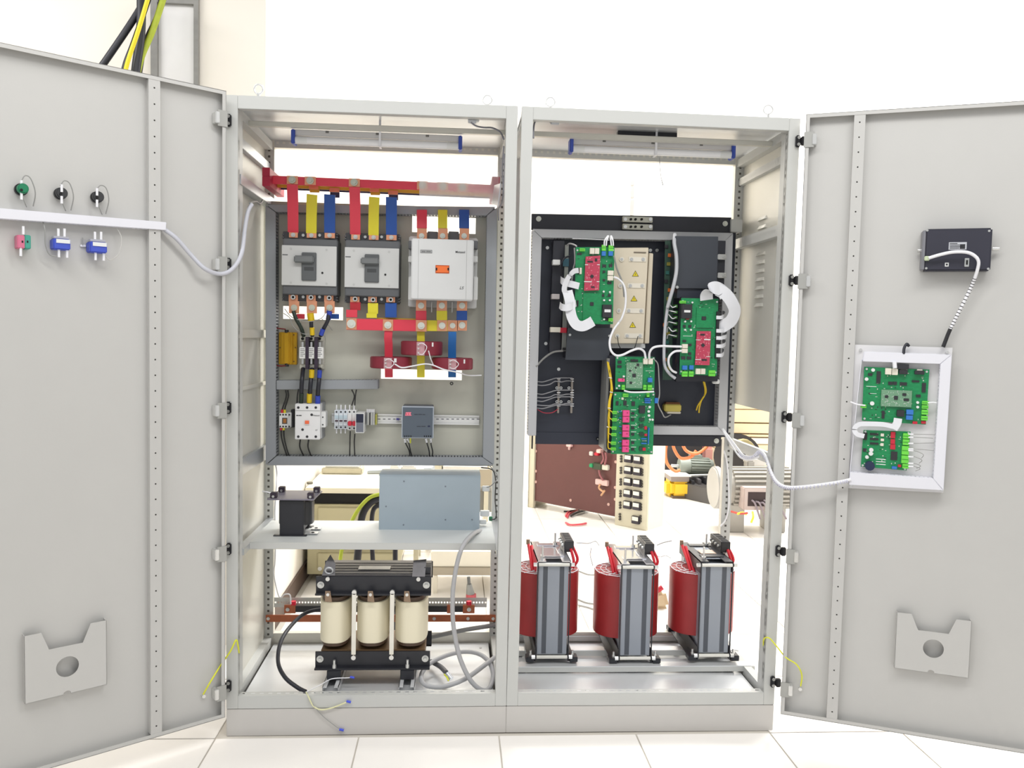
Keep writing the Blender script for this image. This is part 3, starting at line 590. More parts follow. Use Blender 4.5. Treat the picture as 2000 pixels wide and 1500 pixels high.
for nm, pts, bt, m in (('left', [(592, 720, .44), (590, 740, .40), (588.5, 762, .40), (588, 788, .41)], [(589, 768, 588, 787, 4)], BKG), ('middle', [(609.5, 720, .44), (607, 745, .40), (605.5, 765, .40), (604, 788, .41)], [(609, 723, 608.5, 737, 5), (604.5, 769, 604, 786, 5)], YB), ('right', [(624.5, 720, .44), (623, 745, .40), (621, 765, .40), (620.5, 788, .41)], [(624.5, 724, 623.5, 737, 4.5), (620.7, 773, 620.5, 788, 5)], SLB)):
    T = thing('fuse_cable', 'thick black cable from the %s fuse down to the white contactor' % nm, 'cable', at(*pts[-1]), 'cables between fuses and white contactor')
    MB().tube([at(*p) for p in pts], .0085).build('cable', CABLEK, T)
    for (a, b_, c_, d_, r_) in bt: MB().cyl(at(a, b_, .398), at(c_, d_, .405), r_/F*3.32, 12).build('coloured_boot', m, T)
for i, pts in enumerate(([(556, 603, .43), (567, 617, .40), (580, 624, .385), (605, 628, .385), (628, 621, .39), (640, 604, .395)], [(554, 612, .43), (566, 621, .40), (572, 637, .40), (590, 651, .41), (608, 654, .415)], [(628, 622, .39), (640, 634, .40), (649, 645, .42)])):
    one('sense_wire', ptube(pts, .0016), WIREG, ('thin grey wire looping in front of the cables below the left breaker', 'thin grey wire hanging from the plate slot down to the middle fuse', 'short thin grey wire beside the blue boot above the right fuse')[i], 'wire', 'thin grey wires above the fuses')
# ------------------------------------------------------------------ small contactor, white contactor
T = thing('contactor', 'small white contactor with brown window at the lower left of the plate', 'contactor', at(556, 836, YP))
MB().pb(A(.44), 545, 807, 563, 836, .06).build('body', WHITEP, T, .002); MB().pb(A(.445), 562, 806, 569, 835, .05).build('auxiliary_block', WHITEP, T, .002)
MB().pb(A(.46), 568, 800, 574, 835, .035).build('coil_suppressor', BLACKP, T, .001)
MB().pb(A(.4395), 551, 816, 561, 828, .002, .001).build('window', mat('window_grey', (90, 88, 86), .4), T); MB().pb(A(.4385), 553.2, 818, 559, 826, .002, .001).build('actuator', mat('brown_orange', (176, 112, 50), .5), T)
for px in (547.5, 553, 558.5, 565):
    for py in (810, 833): c = at(px, py, .44); MB().cyl(c, c-V((0, .0008, 0)), .0038, 8).build('terminal_hole', CHIP, T)
T = thing('contactor', 'white three-pole contactor with orange flag below the fuses', 'contactor', at(600, 858, YP))
MB().pb(A(.38), 576, 789, 625, 858.5, .07).build('body', mat('white_contactor_body', (228, 228, 229), .4), T, .002); MB().pb(A(.43), 577, 786, 630, 857, .07).build('rear_body', mat('contactor_rear', (150, 152, 156), .5), T, .002)
MB().pb(A(.379), 576.3, 801.5, 624.7, 802.3, .001, .0004).build('seam', MATS['seam_grey'], T)
MB().pb(A(.41), 625, 804, 636, 835, .05).build('auxiliary_block', WHITEP, T, .002)
for px, py in ((582.6, 796), (599.8, 796), (616.8, 796), (582.6, 852.8), (599.8, 852.8), (616.8, 852.8), (608.7, 810), (591, 839)):
    c = at(px, py, .38); MB().cyl(c, c-V((0, .001, 0)), .0052, 10).build('terminal_hole', CHIP, T)
for px, py in ((630.5, 814.8), (630.5, 829.5)): c = at(px, py, .41); MB().cyl(c, c-V((0, .001, 0)), .003, 8).build('aux_hole', CHIP, T)
MB().pb(A(.379), 595, 821, 604, 830, .003, .003).build('flag_frame', WHITEP, T, .001); MB().pb(A(.3755), 595.5, 821.5, 603.6, 828, .002, .0014).build('flag', mat('bright_orange_flag', (240, 110, 70), .5), T)
text('Metasol', .0085, A(.38), 617.5, 811.5, .0005, MATS['print_dark'], T); text('LS', .008, A(.38), 617.5, 840, .0005, MATS['print_dark'], T, shear=.3)
for x0, x1 in ((578.5, 583), (583.5, 589)): MB().pb(A(.38), x0, 810.5, x1, 812.4, .0006, .0005).build('faint_print', MATS['print_dark'], T)
for lbl, pts, m in (('upper left', [(558, 762, .45), (559, 775, .45), (552, 797, .45), (551, 803, .45)], WIREK), ('upper right', [(562, 762, .45), (563, 775, .45), (557, 795, .45), (556, 803, .45)], WIREK), ('lower left', [(549, 836, .45), (550, 855, .45), (557, 880, .45), (561, 892, .46)], WIREK), ('lower right', [(554, 836, .45), (555, 855, .45), (561, 880, .45), (566, 892, .46)], WIREK)):
    T = thing('control_wire', '%s black wire of the small contactor' % lbl, 'wire', at(*pts[-1]), 'black wires of the small contactor'); MB().tube([at(*p) for p in pts], .0032).build('wire', m, T)
    q = pts[-1] if 'upper' in lbl else pts[0]
    MB().cyl(at(q[0], q[1]-3, .448), at(q[0], q[1]+4, .448), .0052, 8).build('ferrule', YEL if 'right' in lbl else REDC, T)
for lbl, pts in (('left', [(586.5, 858, .43), (585.5, 872, .44), (590, 884, .45), (594, 892, .46)]), ('right', [(603, 858, .43), (601.5, 872, .44), (605, 884, .45), (609, 892, .46)])):
    one('control_wire', ptube(pts, .003), WIREK, '%s black wire hanging below the white contactor' % lbl, 'wire', 'black wires of the white contactor')
one('control_wire', ptube([(583, 760, .44), (581, 772, .43), (580, 788, .42)], .003), WIREK, 'thin black wire left of the thick cables above the white contactor', 'wire')
# ------------------------------------------------------------------ rail devices
T = thing('din_rail', 'white slotted mounting rail across the lower part of the plate', 'rail', at(800, 820, YP)); fr = A(.492)
MB().pb(fr, 648, 810, 936, 827.5, .0012).build('web', WHITEP, T); 
for y in (809.5, 825.5): MB().pb(A(.486), 648, y, 936, y+2.5, .002).build('lip', WHITEP, T)
for x in [738+9.9*k for k in range(5)]+[852+9.9*k for k in range(9)]: MB().pb(fr, x, 817.6, x+5, 819.6, .0006, .0006).build('slot', mat('slot_grey', (128, 128, 134), .5), T)
MCBW = mat('breaker_blue_white', (218, 224, 230), .4)
for k, x in enumerate((653, 661.6, 670.2)):
    T = thing('miniature_breaker', 'white miniature breaker with dark toggle, %s of three on the rail' % ('leftmost', 'middle', 'rightmost')[k], 'circuit breaker', at(x+4, 838, .49), 'miniature breakers with dark toggles')
    MB().pb(A(.44), x, 800.8, x+8.4, 838, .05).build('body', MCBW, T, .0012); MB().pb(A(.425), x+.2, 808, x+8.2, 830, .02).build('nose', MCBW, T, .001)
    MB().pb(A(.4245), x+.8, 811, x+7.8, 818, .001, .0006).build('rating_print', mat('pale_blue_print', (184, 202, 212), .4), T); MB().pb(A(.415), x+1, 821, x+7, 823.5, .012).build('toggle', mat('dark_maroon_toggle', (60, 32, 44), .5), T, .001)
    for y in (804.5, 834.5): c = at(x+4.3, y, .44); MB().cyl(c, c-V((0, .0008, 0)), .0038, 8).build('screw_hole', CHIP, T)
    for y in (796, 842): c = at(x+4.3, y, .455); MB().cyl(c+V((0, 0, .011)), c-V((0, 0, .009)), .0028, 8).build('wire_sleeve', CABLEW, T)
for k, x in enumerate((678.6, 687.2)):
    T = thing('miniature_breaker', 'white miniature breaker with red toggle, %s of two' % ('left', 'right')[k], 'circuit breaker', at(x+4, 840, .49), 'miniature breakers with red toggles')
    MB().pb(A(.44), x, 800.8, x+8.4, 840, .05).build('body', WHITEP, T, .0012); MB().pb(A(.43), x+.2, 810, x+8.2, 832, .02).build('nose', WHITEP, T, .001)
    MB().pb(A(.41), x+.6, 823, x+7.9, 832, .02).build('toggle', REDC, T, .002)
    for y in (804.5, 836.5): c = at(x+4.3, y, .44); MB().cyl(c, c-V((0, .0008, 0)), .0038, 8).build('screw_hole', CHIP, T)
    for y in (796,): c = at(x+4.3, y, .455); MB().cyl(c+V((0, 0, .011)), c-V((0, 0, .009)), .0028, 8).build('wire_sleeve', CABLEW, T)
T = thing('timer_relay', 'white rail relay with dark tinted window beside the red toggles', 'relay', at(703, 846, .49))
MB().pb(A(.40), 694, 807, 711, 846, .09).build('body', WHITEP, T, .0015); MB().pb(A(.3995), 695.5, 808.5, 709.8, 825.5, .001, .0006).build('window', mat('tinted_navy', (34, 38, 58), .15), T); MB().pb(A(.3995), 695.5, 826, 709.8, 844, .001, .0006).build('front_panel', mat('slate_panel', (112, 116, 128), .45), T)
for k in range(6):
    x = 717+2.7*k; m = (mat('terminal_grey', (150, 152, 152), .5), mat('terminal_beige', (178, 178, 172), .5))[k % 2]
    T = thing('terminal_block', 'thin grey rail terminal, number %s from the relay of six' % ('one', 'two', 'three', 'four', 'five', 'six')[k], 'terminal', at(x, 830, .49), 'rail terminals beside the relay')
    MB().pb(A(.445), x-1.3, 806, x+1.3, 830, .045).build('body', m if k != 2 else BLACKP, T); c = at(x, 802, .455); MB().cyl(c+V((0, 0, .006)), c-V((0, 0, .008)), .0022, 8).build('ferrule', CABLEW, T)
T = one('end_clamp', MB().pb(.445, 733, 809, 735.5, 830, .045), mat('olive_clamp', (176, 174, 80), .5), 'yellow-green end clamp closing the row of rail terminals', 'terminal', bev=.001)
T = thing('power_supply', 'dark slate power supply with pale edges on the mounting rail', 'power supply', at(815, 856, YP)); fp = A(.395)
MB().pb(A(.41), 786, 793, 845.5, 855, .08).build('case', mat('slate_case', (88, 94, 104), .45), T, .002)
MB().pb(A(.398), 784.5, 794, 847, 856, .014).build('bezel', mat('pale_bezel', (182, 190, 200), .4), T, .002)
MB().pb(fp, 786.5, 796, 845, 854.3, .002).build('face', mat('slate_face', (86, 96, 108), .45), T)
P_ = [fp.hit(*p, .001) for p in ((791, 812), (792.5, 805), (803.5, 805), (802, 808.5), (804, 812))]; MB().prism(P_, (0, -.0006, 0)).build('logo', mat('pink_logo', (238, 130, 150), .5), T)
for i in range(2): MB().pb(fp, 793+i*4.6, 807, 793.9+i*4.6, 810.5, .0005, .0022).build('logo_mark', REDC, T)
for x0, y0, x1 in ((809, 808.5, 816), (817, 808.5, 824), (825, 808.8, 830.5), (814, 832, 822), (823, 832, 831)): MB().pb(fp, x0, y0, x1, y0+1.8, .0006, .0006).build('faint_print', mat('print_slate', (62, 68, 78), .5), T)
MB().pb(fp, 835.5, 831, 840, 834, .001, .0006).build('indicator', mat('indicator_navy', (30, 36, 70), .4), T)
for k in range(4): MB().pb(fp, 789.5+4*k, 850.5, 791.5+4*k, 853.5, .001, .0006).build('terminal_slot', DARK, T)
for k in range(4): MB().pb(fp, 828+4*k, 850.5, 830+4*k, 853.5, .001, .0006).build('terminal_slot', DARK, T)
for i, (pts, m) in enumerate((([(789.5, 855, .41), (792, 865, .42), (799, 880, .44), (801, 892, .46)], WIREK), ([(794.5, 855, .41), (799, 868, .42), (802, 882, .44), (805, 892, .46)], WIREK), ([(831, 855, .41), (834, 866, .42), (838, 880, .44), (839, 892, .46)], WIREK), ([(841, 855, .41), (842, 868, .42), (845, 882, .44), (844, 892, .46)], WIREK), ([(801.5, 854, .41), (801.7, 860, .41), (801.5, 865, .42)], WIREY))):
    T = thing('supply_wire', ('leftmost black wire below the power supply', 'second black wire below the power supply, crossing the first', 'left wire of the right-hand pair below the power supply', 'right wire of the right-hand pair below the power supply', 'short yellow-green wire below the power supply')[i], 'wire', at(*pts[-1]), 'wires of the power supply')
    MB().tube([at(*p) for p in pts], .0026).build('wire', m, T)
    if i < 4: MB().cyl(at(pts[0][0]+.5, 856, .412), at(pts[1][0]-.5, 864, .418), .0042, 8).build('wire_marker', CABLEW, T)
one('loose_wire', MB().cyl(at(774, 818.5, .48), at(780, 819, .48), .0045, 8), mat('violet_ferrule', (74, 70, 150), .5), 'small violet ferrule lying on the rail left of the power supply', 'wire')
for i, pts in enumerate(([(684, 842, .45), (683.5, 860, .45), (683, 892, .46)], [(693, 848, .43), (692, 865, .45), (693, 892, .46)], [(687, 761, .45), (692, 774, .45), (687, 792, .45)], [(696, 761, .45), (694, 775, .45), (693, 792, .45)])):
    one('control_wire', ptube(pts, .0026), WIREK, ('black wire hanging below the left red-toggle breaker', 'black wire hanging below the rail relay', 'black wire crossing left above the red-toggle breakers', 'black wire crossing right above the red-toggle breakers')[i], 'wire', 'black wires of the rail devices')
# ================================================================== LEFT CABINET, LOWER PART
SZ = .665
T = thing('shelf', 'pale grey steel shelf carrying the black transformer and the steel box', 'shelf', (-.5, .3, SZ))
MB().bx(-.955, -.045, .14, .50, SZ-.003, SZ).build('top_sheet', mat('shelf_paint', (204, 207, 206), .5, var=.02), T); MB().bx(-.955, -.045, .138, .141, SZ-.026, SZ).build('front_lip', PAINT, T, .001)
MB().bx(-.955, -.045, .498, .50, SZ-.026, SZ-.003).build('rear_lip', PAINT, T)
for x in (-.985, -.045): MB().bx(x, x+.03, .06, .56, SZ-.028, SZ-.004).build('support_rail', ZINC, T)
# black control transformer
T = thing('control_transformer', 'black control transformer with a flat terminal plate on the shelf', 'transformer', (-.86, .3, SZ))
yf, yb = .235, .385; x0, x1 = at(546, 1030, yf).x, at(593, 1030, yf).x; zt = at(570, 976, yf).z
for yy in (yf-.008, yb-.012): MB().bx(x0-.022, x1+.012, yy, yy+.02, SZ+.0005, SZ+.004).build('foot_flange', BLACKM, T)
MB().bx(x0, x1, yf, yf+.028, SZ+.002, zt-.004).build('front_leg', BLACKM, T, .002); MB().bx(x0, x1, yb-.028, yb, SZ+.002, zt-.004).build('rear_leg', BLACKM, T, .002)
MB().bx(x0, x1, yf+.028, yb-.028, SZ+.02, SZ+.045).build('lower_yoke', BLACKM, T, .002)
m = MB(); xc, yc = (x0+x1)/2+.005, (yf+yb)/2
ring = [(xc+(.066+.0)*math.copysign(abs(math.cos(a))**.7, math.cos(a)), yc+.052*math.copysign(abs(math.sin(a))**.7, math.sin(a))) for a in [2*math.pi*k/32 for k in range(32)]]
m.prism([(x, y, SZ+.035) for x, y in ring], (0, 0, zt-SZ-.05)).build('coil', mat('black_coil_tape', (46, 46, 48), .3, var=.15), T, .002)
px0, px1 = at(522, 974, yf-.01).x, at(613, 974, yf-.01).x
MB().prism([(px0, yf-.012, zt), (px1, yf-.012, zt), (px1+.004, yb+.012, zt), (px0+.006, yb+.012, zt)], (0, 0, .005)).build('terminal_plate', mat('violet_grey_sheet', (124, 120, 132), .4), T)
for i, (bx_, by) in enumerate(((px0+.02, yf+.012), (px0+.026, yb-.02), (px1-.015, yf+.012), (px1-.012, yb-.02))):
    g = MB().bx(bx_-.012, bx_+.012, by-.014, by+.014, zt+.005, zt+.026).build('terminal', mat('aubergine_terminal', (58, 48, 62), .5), T, .002)
    c = V((bx_, by-.0142, zt+.012)); MB().cyl(c, c-V((0, .002, 0)), .005, 8).build('terminal_screw', STEEL, g)
for k in range(2):
    y = yf+.03+k*.075; MB().bx(x1+.012, x1+.05, y-.016, y+.016, SZ+.004, SZ+.0065).build('slotted_bracket', ZINC, T); MB().cyl((x1+.03, y, SZ+.0066), (x1+.03, y, SZ+.008), .006, 10).build('bracket_hole', DARK, T)
one('transformer_wire', ptube([(538, 905, .5), (541, 925, .5), (540, 950, .45), (537, 990, .45), (537, 1016, .46)], .0032), CABLEW, 'white wire hanging behind the black transformer', 'wire')
one('transformer_wire', ptube([(513, 960, .25), (522, 961, .24), (531, 964, .24)], .003), CABLEW, 'short white wire end at the left terminal of the black transformer', 'wire')
# galvanised box
T = thing('steel_box', 'blue-grey galvanised steel box standing on the shelf', 'box', at(839, 1035, .347)); GB = mat('bluish_galvanised', (168, 182, 192), .38, .3, var=.06, scale=10)
MB().pb(A(.347), 740.5, 928, 937.5, 1035.5, .148).build('body', GB, T, .001)
c0, c1 = at(740.5, 928, .347), at(937.5, 928, .347)
MB().bx(c0.x-.001, c1.x+.001, .3455, .496, c0.z-.002, c0.z+.0015).build('lid', GB, T, .0006)
for px, py in ((789, 940), (870, 950), (754, 989), (788, 1025), (870, 1015), (922, 1015)): c = at(px, py, .347); MB().cyl(c, c-V((0, .0015, 0)), .0035, 8).build('rivet', mat('rivet_grey', (128, 136, 146), .4, .4), T)
# three-phase choke on two strut channels
T = thing('three_phase_choke', 'three-phase choke with three cream coils and black clamps on the cabinet floor', 'choke', (-.5, .25, .188)); Y0, Y1 = .14, .35
X0, X1 = -.712, -.284; CRM = mat('cream_coil_wrap', (234, 226, 200), .5, var=.02); IRON = mat('dark_laminated_iron', (92, 90, 92), .4, .4, var=.25, scale=40)
def zz(py): return at(730, py, Y0).z
zA, zB, zC, zD = zz(1126), zz(1160), zz(1272), zz(1304)
def angle(nm, y0, y1, z0, z1, fl_low): # angle section clamp: web plus flange
    o = MB().bx(X0, X1, y0, y0+.007, z0, z1)
    zf = z0 if fl_low else z1-.007; o.bx(X0, X1, min(y0, y0+(y1-y0)), max(y0+.007, y1), zf, zf+.007)
    return o.build(nm, BLACKM, T, .001)
angle('upper_clamp', Y0, Y0-.022, zB, zA, True); angle('upper_clamp', Y1, Y1+.022, zB, zA, True)
angle('lower_clamp', Y0-.002, Y0-.024, zD, zC, True); angle('lower_clamp', Y1, Y1+.022, zD, zC, True)
MB().bx(X0+.02, X1-.004, Y0+.007, Y1, zB+.01, zA+.004).build('upper_yoke', IRON, T, .001)
for k in range(5): MB().bx(X0+.021, X1-.005, Y0+.02+k*.036, Y0+.0225+k*.036, zA+.004, zA+.0055).build('lamination_seam', BLACKM, T)
MB().bx(X0+.02, X1-.02, Y0+.007, Y1, zD+.01, zC+.004).build('lower_yoke', mat('brown_iron', (116, 92, 66), .45, .3, var=.2), T, .001)
for i, (a, b_) in enumerate(((626, 686.5), (697, 760), (771.5, 835.5))):
    xa, xb = at(a, 1215, Y0+.07).x, at(b_, 1215, Y0+.07).x; xc, rx = (xa+xb)/2, (xb-xa)/2; yc, ry = (Y0+Y1)/2, (Y1-Y0)/2+.012
    e = [(xc+rx*math.copysign(abs(math.cos(t))**.75, math.cos(t)), yc+ry*math.copysign(abs(math.sin(t))**.75, math.sin(t))) for t in [2*math.pi*k/40 for k in range(40)]]
    z0, z1 = at(656, 1256, Y0-.005).z, at(656, 1176, Y0-.005).z
    cl = MB().prism([(x, y, z0) for x, y in e], (0, 0, z1-z0)).build('coil', CRM, T, .002)
    e2 = [(xc+(x-xc)*.9, yc+(y-yc)*.9) for x, y in e]
    MB().prism([(x, y, z0-.015) for x, y in e2], (0, 0, z1-z0+.03)).build('coil_former', mat('brown_varnish', (92, 72, 58), .5, var=.15), cl)
    lx = at((641, 724, 795)[i], 1165, Y0-.03).x; z = at(700, 1164, Y0-.03).z
    lg = MB().prism([(lx-.012, Y0-.028, z-.022), (lx+.014, Y0-.028, z-.024), (lx+.008, Y0-.036, z+.02), (lx-.010, Y0-.036, z+.02)], (0, .003, 0)).build('terminal_lug', mat('tinned_brown', (150, 128, 108), .35, .5), cl)
    c = V((lx, Y0-.035, z+.008)); MB().cyl(c, c-V((0, .007, 0)), .006, 8).build('lug_bolt', CHROME, T)
for a in (692, 766):
    x = at(a, 1200, Y0-.02).x; z0, z1 = zC-.0, zB+.012
    MB().bx(x-.008, x+.008, Y0-.034, Y0-.026, z0, z1).build('insulating_strip', mat('white_strip', (232, 228, 216), .5, var=.06, scale=30), T, .001)
    for z in (z1+.004, z0-.012): c = V((x, Y0-.022, z)); MB().cyl(c, c-V((0, .012, 0)), .009, 8).build('strip_bolt', CHROME, T)
for x in (X0+.018, X1-.018):
    for z in ((zA+zB)/2+.002, (zC+zD)/2+.004):
        c = V((x, Y0-.001, z)); MB().cyl(c, c-V((0, .004, 0)), .013, 16).cyl(c-V((0, .004, 0)), c-V((0, .016, 0)), .007, 6).build('clamp_bolt', STEEL, T)
lx = X0+.045
MB().prism([(lx-.024, Y0+.004, zA+.002), (lx+.024, Y0+.004, zA+.002), (lx+.022, Y0+.03, zA+.04), (lx, Y0+.045, zA+.07), (lx-.014, Y0+.03, zA+.045)], (0, .004, 0)).build('lifting_lug', IRON, T)
MB().torus((lx+.002, Y0+.006, zA+.02), (0, 1, .35), .0135, .004).build('lifting_hole_ring', ZINC, T)
rx = at(818, 1110, Y0+.01).x
MB().prism([(rx-.024, Y0, zA), (rx+.024, Y0, zA), (rx+.027, Y0+.04, zA+.055), (rx-.022, Y0+.04, zA+.05)], (0, .004, 0)).build('lifting_lug', IRON, T)
MB().bx(rx+.02, rx+.045, Y0+.02, Y0+.06, zA-.01, zA+.03).build('end_block', BLACKM, T)
for x in (lx, rx): c = V((x, Y0-.008, zA-.006)); MB().cyl(c, c-V((0, .008, 0)), .008, 8).build('lug_bolt', CHROME, T)
xl0, xl1 = at(701, 1110, .24).x, at(763, 1110, .24).x; MB().bx(xl0, xl1, .21, .258, zA+.0056, zA+.0068).build('name_plate', mat('worn_aluminium', (176, 176, 176), .3, .5, var=.1), T)
for a, b_ in ((639, 666), (782, 809)):
    xa, xb = at(a, 1315, Y0-.02).x, at(b_, 1315, Y0-.02).x; MB().bx(xa, xb, Y0-.03, Y1+.03, .1535, zD).build('foot_block', BLACKM, T, .002)
    c = V(((xa+xb)/2, Y0-.018, zD+.007)); MB().cyl(c, c+V((0, 0, .012)), .008, 8).cyl(c+V((0, 0, .012)), c+V((0, 0, .03)), .005, 8).build('foot_bolt', CHROME, T)
for i, xm in enumerate((at(645, 1352, .05).x, at(794, 1352, .05).x)):
    S_ = thing('strut_channel', ('left', 'right')[i]+' silver strut channel under the three-phase choke', 'channel', (xm, .25, .122), 'strut channels under the three-phase choke')
    MB().bx(xm-.029, xm+.029, .05, .5, .1235, .127).build('base', ZINCP, S_)
    for sx in (-1, 1): MB().bx(xm+sx*.029-.002*(sx > 0), xm+sx*.029+.002*(sx < 0), .05, .5, .127, .1525).bx(xm+sx*.0135, xm+sx*.029, .05, .5, .150, .1525).build('side_wall', ZINCP, S_)
# rear rail, copper earth bars, insulated bars
b = MB().perf(at(535, 1186, .555), (1, 0, 0), (0, 0, 1), .9, .042, .0125, .007, .007); o = one('perforated_rail', b, PAINT, 'perforated steel cross rail behind the three-phase choke', 'rail')
T = thing('earth_bar', 'long brown copper earth bar across the back of the left cabinet floor', 'busbar', at(742, 1208, .545)); a = at(519, 1208, .545); c = at(968, 1208, .545); zb = (a.z+c.z)/2
MB().bx(a.x, c.x, .545, .551, zb-.015, zb+.015).build('bar', DCOPPER, T, .001)
for x in (524, 848, 914, 963): bolt(T, A(.545), x, 1208, 0, .007, .004)
T = thing('insulated_bar', 'black insulated bar with bare copper ends on the cross rail', 'busbar', at(742, 1190, .53)); zb = at(742, 1190, .53).z; a, c = at(556, 1190, .53), at(927, 1190, .53)
MB().bx(a.x, c.x, .532, .538, zb-.013, zb+.013).build('sleeved_bar', BLACKP, T)
for x0_, x1_ in ((555, 577), (873, 884), (904, 927)): MB().pb(A(.531), x0_, 1182, x1_, 1198, .008).build('bare_end', DCOPPER, T, .0006)
bolt(T, A(.531), 916, 1190, 0, .009); bolt(T, A(.531), 562, 1190, 0, .008)
for x, nm in ((573, 'left'), (916, 'right')): one('red_insulator', MB().cyl(at(x, 1181, .535), at(x, 1174, .535), .011, 14), mat('bright_red_insulator', (214, 30, 60), .4), 'small red post insulator at the %s end of the insulated bar' % nm, 'insulator', 'red post insulators')
for i, (pts, r, m, lb) in enumerate((
    ([(640, 1188, .42), (600, 1196, .40), (572, 1218, .34), (549, 1252, .24), (543, 1292, .15), (556, 1322, .09), (580, 1342, .06), (597, 1351, .04)], .0078, CABLEK, 'thick black cable curving down to the floor left of the choke'),
    ([(939, 1036, .36), (925, 1042, .22), (905, 1065, .1), (893, 1100, .085), (885, 1150, .085), (884, 1200, .09), (889, 1245, .09), (900, 1290, .085), (920, 1330, .08), (942, 1348, .075), (957, 1342, .1), (963, 1318, .16), (955, 1293, .22), (935, 1277, .26), (905, 1273, .28), (870, 1281, .27), (838, 1297, .22), (823, 1318, .15), (828, 1336, .1), (855, 1342, .085), (885, 1336, .09), (915, 1322, .12), (940, 1304, .16), (966, 1284, .24)], .0088, CABLEG, 'long light grey cable hanging from the steel box and coiled on the cabinet floor'),
    ([(836, 1246, .5), (870, 1238, .5), (915, 1229, .5), (966, 1221, .54)], .010, mat('mid_grey_cable', (132, 132, 132), .5), 'darker grey cable running along the rear bottom rail'),
    ([(842, 1292, .3), (860, 1302, .22), (872, 1314, .14)], .0095, mat('dark_grey_cable', (92, 92, 96), .5), 'short dark grey cable end pointing at the floor beside the choke'),
    ([(538, 1070, .55), (537, 1100, .55), (535, 1122, .55), (545, 1165, .53), (556, 1161, .52), (566, 1162, .52), (568, 1180, .52)], .003, CABLEW, 'white wire down the rear post to the insulated bar'),
    ([(598, 1352, .03), (625, 1338, .05), (648, 1326, .1), (678, 1324, .1), (686, 1323, .1)], .002, CABLEW, 'white wire rising from the floor edge in front of the left strut channel'),
    ([(598, 1352, .02), (604, 1364, -.006), (612, 1379, -.007), (627, 1386, -.007), (650, 1382, -.007), (678, 1371, -.007)], .0026, mat('pale_yellow_wire', (224, 222, 178), .5), 'pale yellow wire drooping over the front rail of the left cabinet'),
    ([(600, 1354, .012), (608, 1372, -.006), (630, 1398, -.007), (655, 1418, -.007), (664, 1424, -.007)], .0014, WIREG, 'thin grey strand standing in for a faint shadow on the plinth of the left cabinet'))):  # the thin grey strand is modelled in place of a faint shadow
    one('cable', ptube(pts, r), m, lb, 'cable')
for px, py, Y, nm in ((688, 1323, .1, 'in front of the left strut channel'), (681, 1370.5, -.007, 'on the front rail of the left cabinet'), (667, 1425.5, -.007, 'on the plinth of the left cabinet')):
    c = at(px, py, Y); one('blue_ferrule', MB().cyl(c-V((.008, 0, -.002)), c+V((.008, 0, -.002)), .0042, 8), mat('blue_ferrule', (66, 84, 214), .45), 'small blue wire end %s' % nm, 'wire end', 'blue wire ends')
c = at(873, 1315, .13); one('bare_cable_end', MB().cyl(c, at(882, 1326, .115), .0095, 12), ZINC, 'silver stripped end of the dark grey cable', 'cable end')
one('earth_core', ptube([(868, 1317, .13), (873, 1323, .115), (876, 1330, .105)], .003), WIREY, 'yellow-green core beside the stripped cable end', 'wire')
# terminal bits at the right rear post
for i, (r, m, lb) in enumerate((((942, 950, 956, 960), WHITEP, 'white small terminal block right of the steel box, upper'), ((938, 998, 956, 1009), WHITEP, 'white small terminal block right of the steel box, lower'), ((955, 1010, 962, 1018), mat('green_plug', (40, 120, 84), .5), 'green small plug right of the steel box'), ((937, 1016, 950, 1024), WHITEP, 'white small wire connector at the corner of the steel box'))):
    one('wire_connector', MB().pb(.42, *r, .02), m, lb, 'connector', bev=.002)
one('corner_wires', ptube([(940, 913, .43), (962, 918, .4), (968, 940, .4), (967, 975, .4), (969, 1010, .36), (958, 1015, .4)], .0024), WIREK, 'dark wires down the right rear post beside the steel box', 'wire')
one('corner_wires', ptube([(955, 908, .42), (972, 930, .3), (960, 948, .4), (945, 953, .43)], .0022), WIREG, 'grey wires at the lower right corner of the mounting plate', 'wire')
# ================================================================== LAMPS in both cabinets
def lamp(label, xa, ya, xb, yb, tie, Y=.215):
    a, c = at(xa, ya, Y), at(xb, yb, Y); T = thing('tube_lamp', label, 'lamp', (a+c)/2, 'tube lamps under the cabinet roofs'); z = (a.z+c.z)/2
    MB().bx(a.x, c.x, Y-.01, Y+.03, z+.016, z+.038).build('batten', mat('grey_white_batten', (214, 212, 212), .4), T, .002)
    MB().cyl((a.x+.006, Y-.004, z), (c.x-.006, Y-.004, z), .0135, 18).build('tube', TUBE, T)
    for x, s in ((a.x, 1), (c.x, -1)):
        MB().cyl((x+s*.004, Y-.004, z), (x+s*.05, Y-.004, z), .0142, 18).build('tube_end', WHITEP, T)
        MB().bx(x-.007, x+.007, Y-.022, Y+.03, z-.016, z+.036).build('lamp_holder', mat('blue_lamp_holder', (60, 84, 176), .45), T, .003)
    x = at(tie, ya, Y).x; tz = MB().bx(x-.004, x+.004, Y-.0215, Y-.0205, z-.015, z+.085).bx(x-.004, x+.004, Y-.0215, Y+.02, z-.016, z-.0145).build('cable_tie', CABLEW, T)
    for q in (.2, .5, .8): w_ = a.x+(c.x-a.x)*q; MB().bx(w_-.006, w_+.006, Y-.0115, Y-.0098, z+.028, z+.036).build('clip', mat('clip_grey', (120, 118, 116), .5), T)
lamp('frosted tube lamp with blue holders under the roof of the left cabinet', 574, 275, 899, 285, 743)
lamp('frosted tube lamp with blue holders under the roof of the right cabinet', 1115, 292, 1430, 302, 1279)
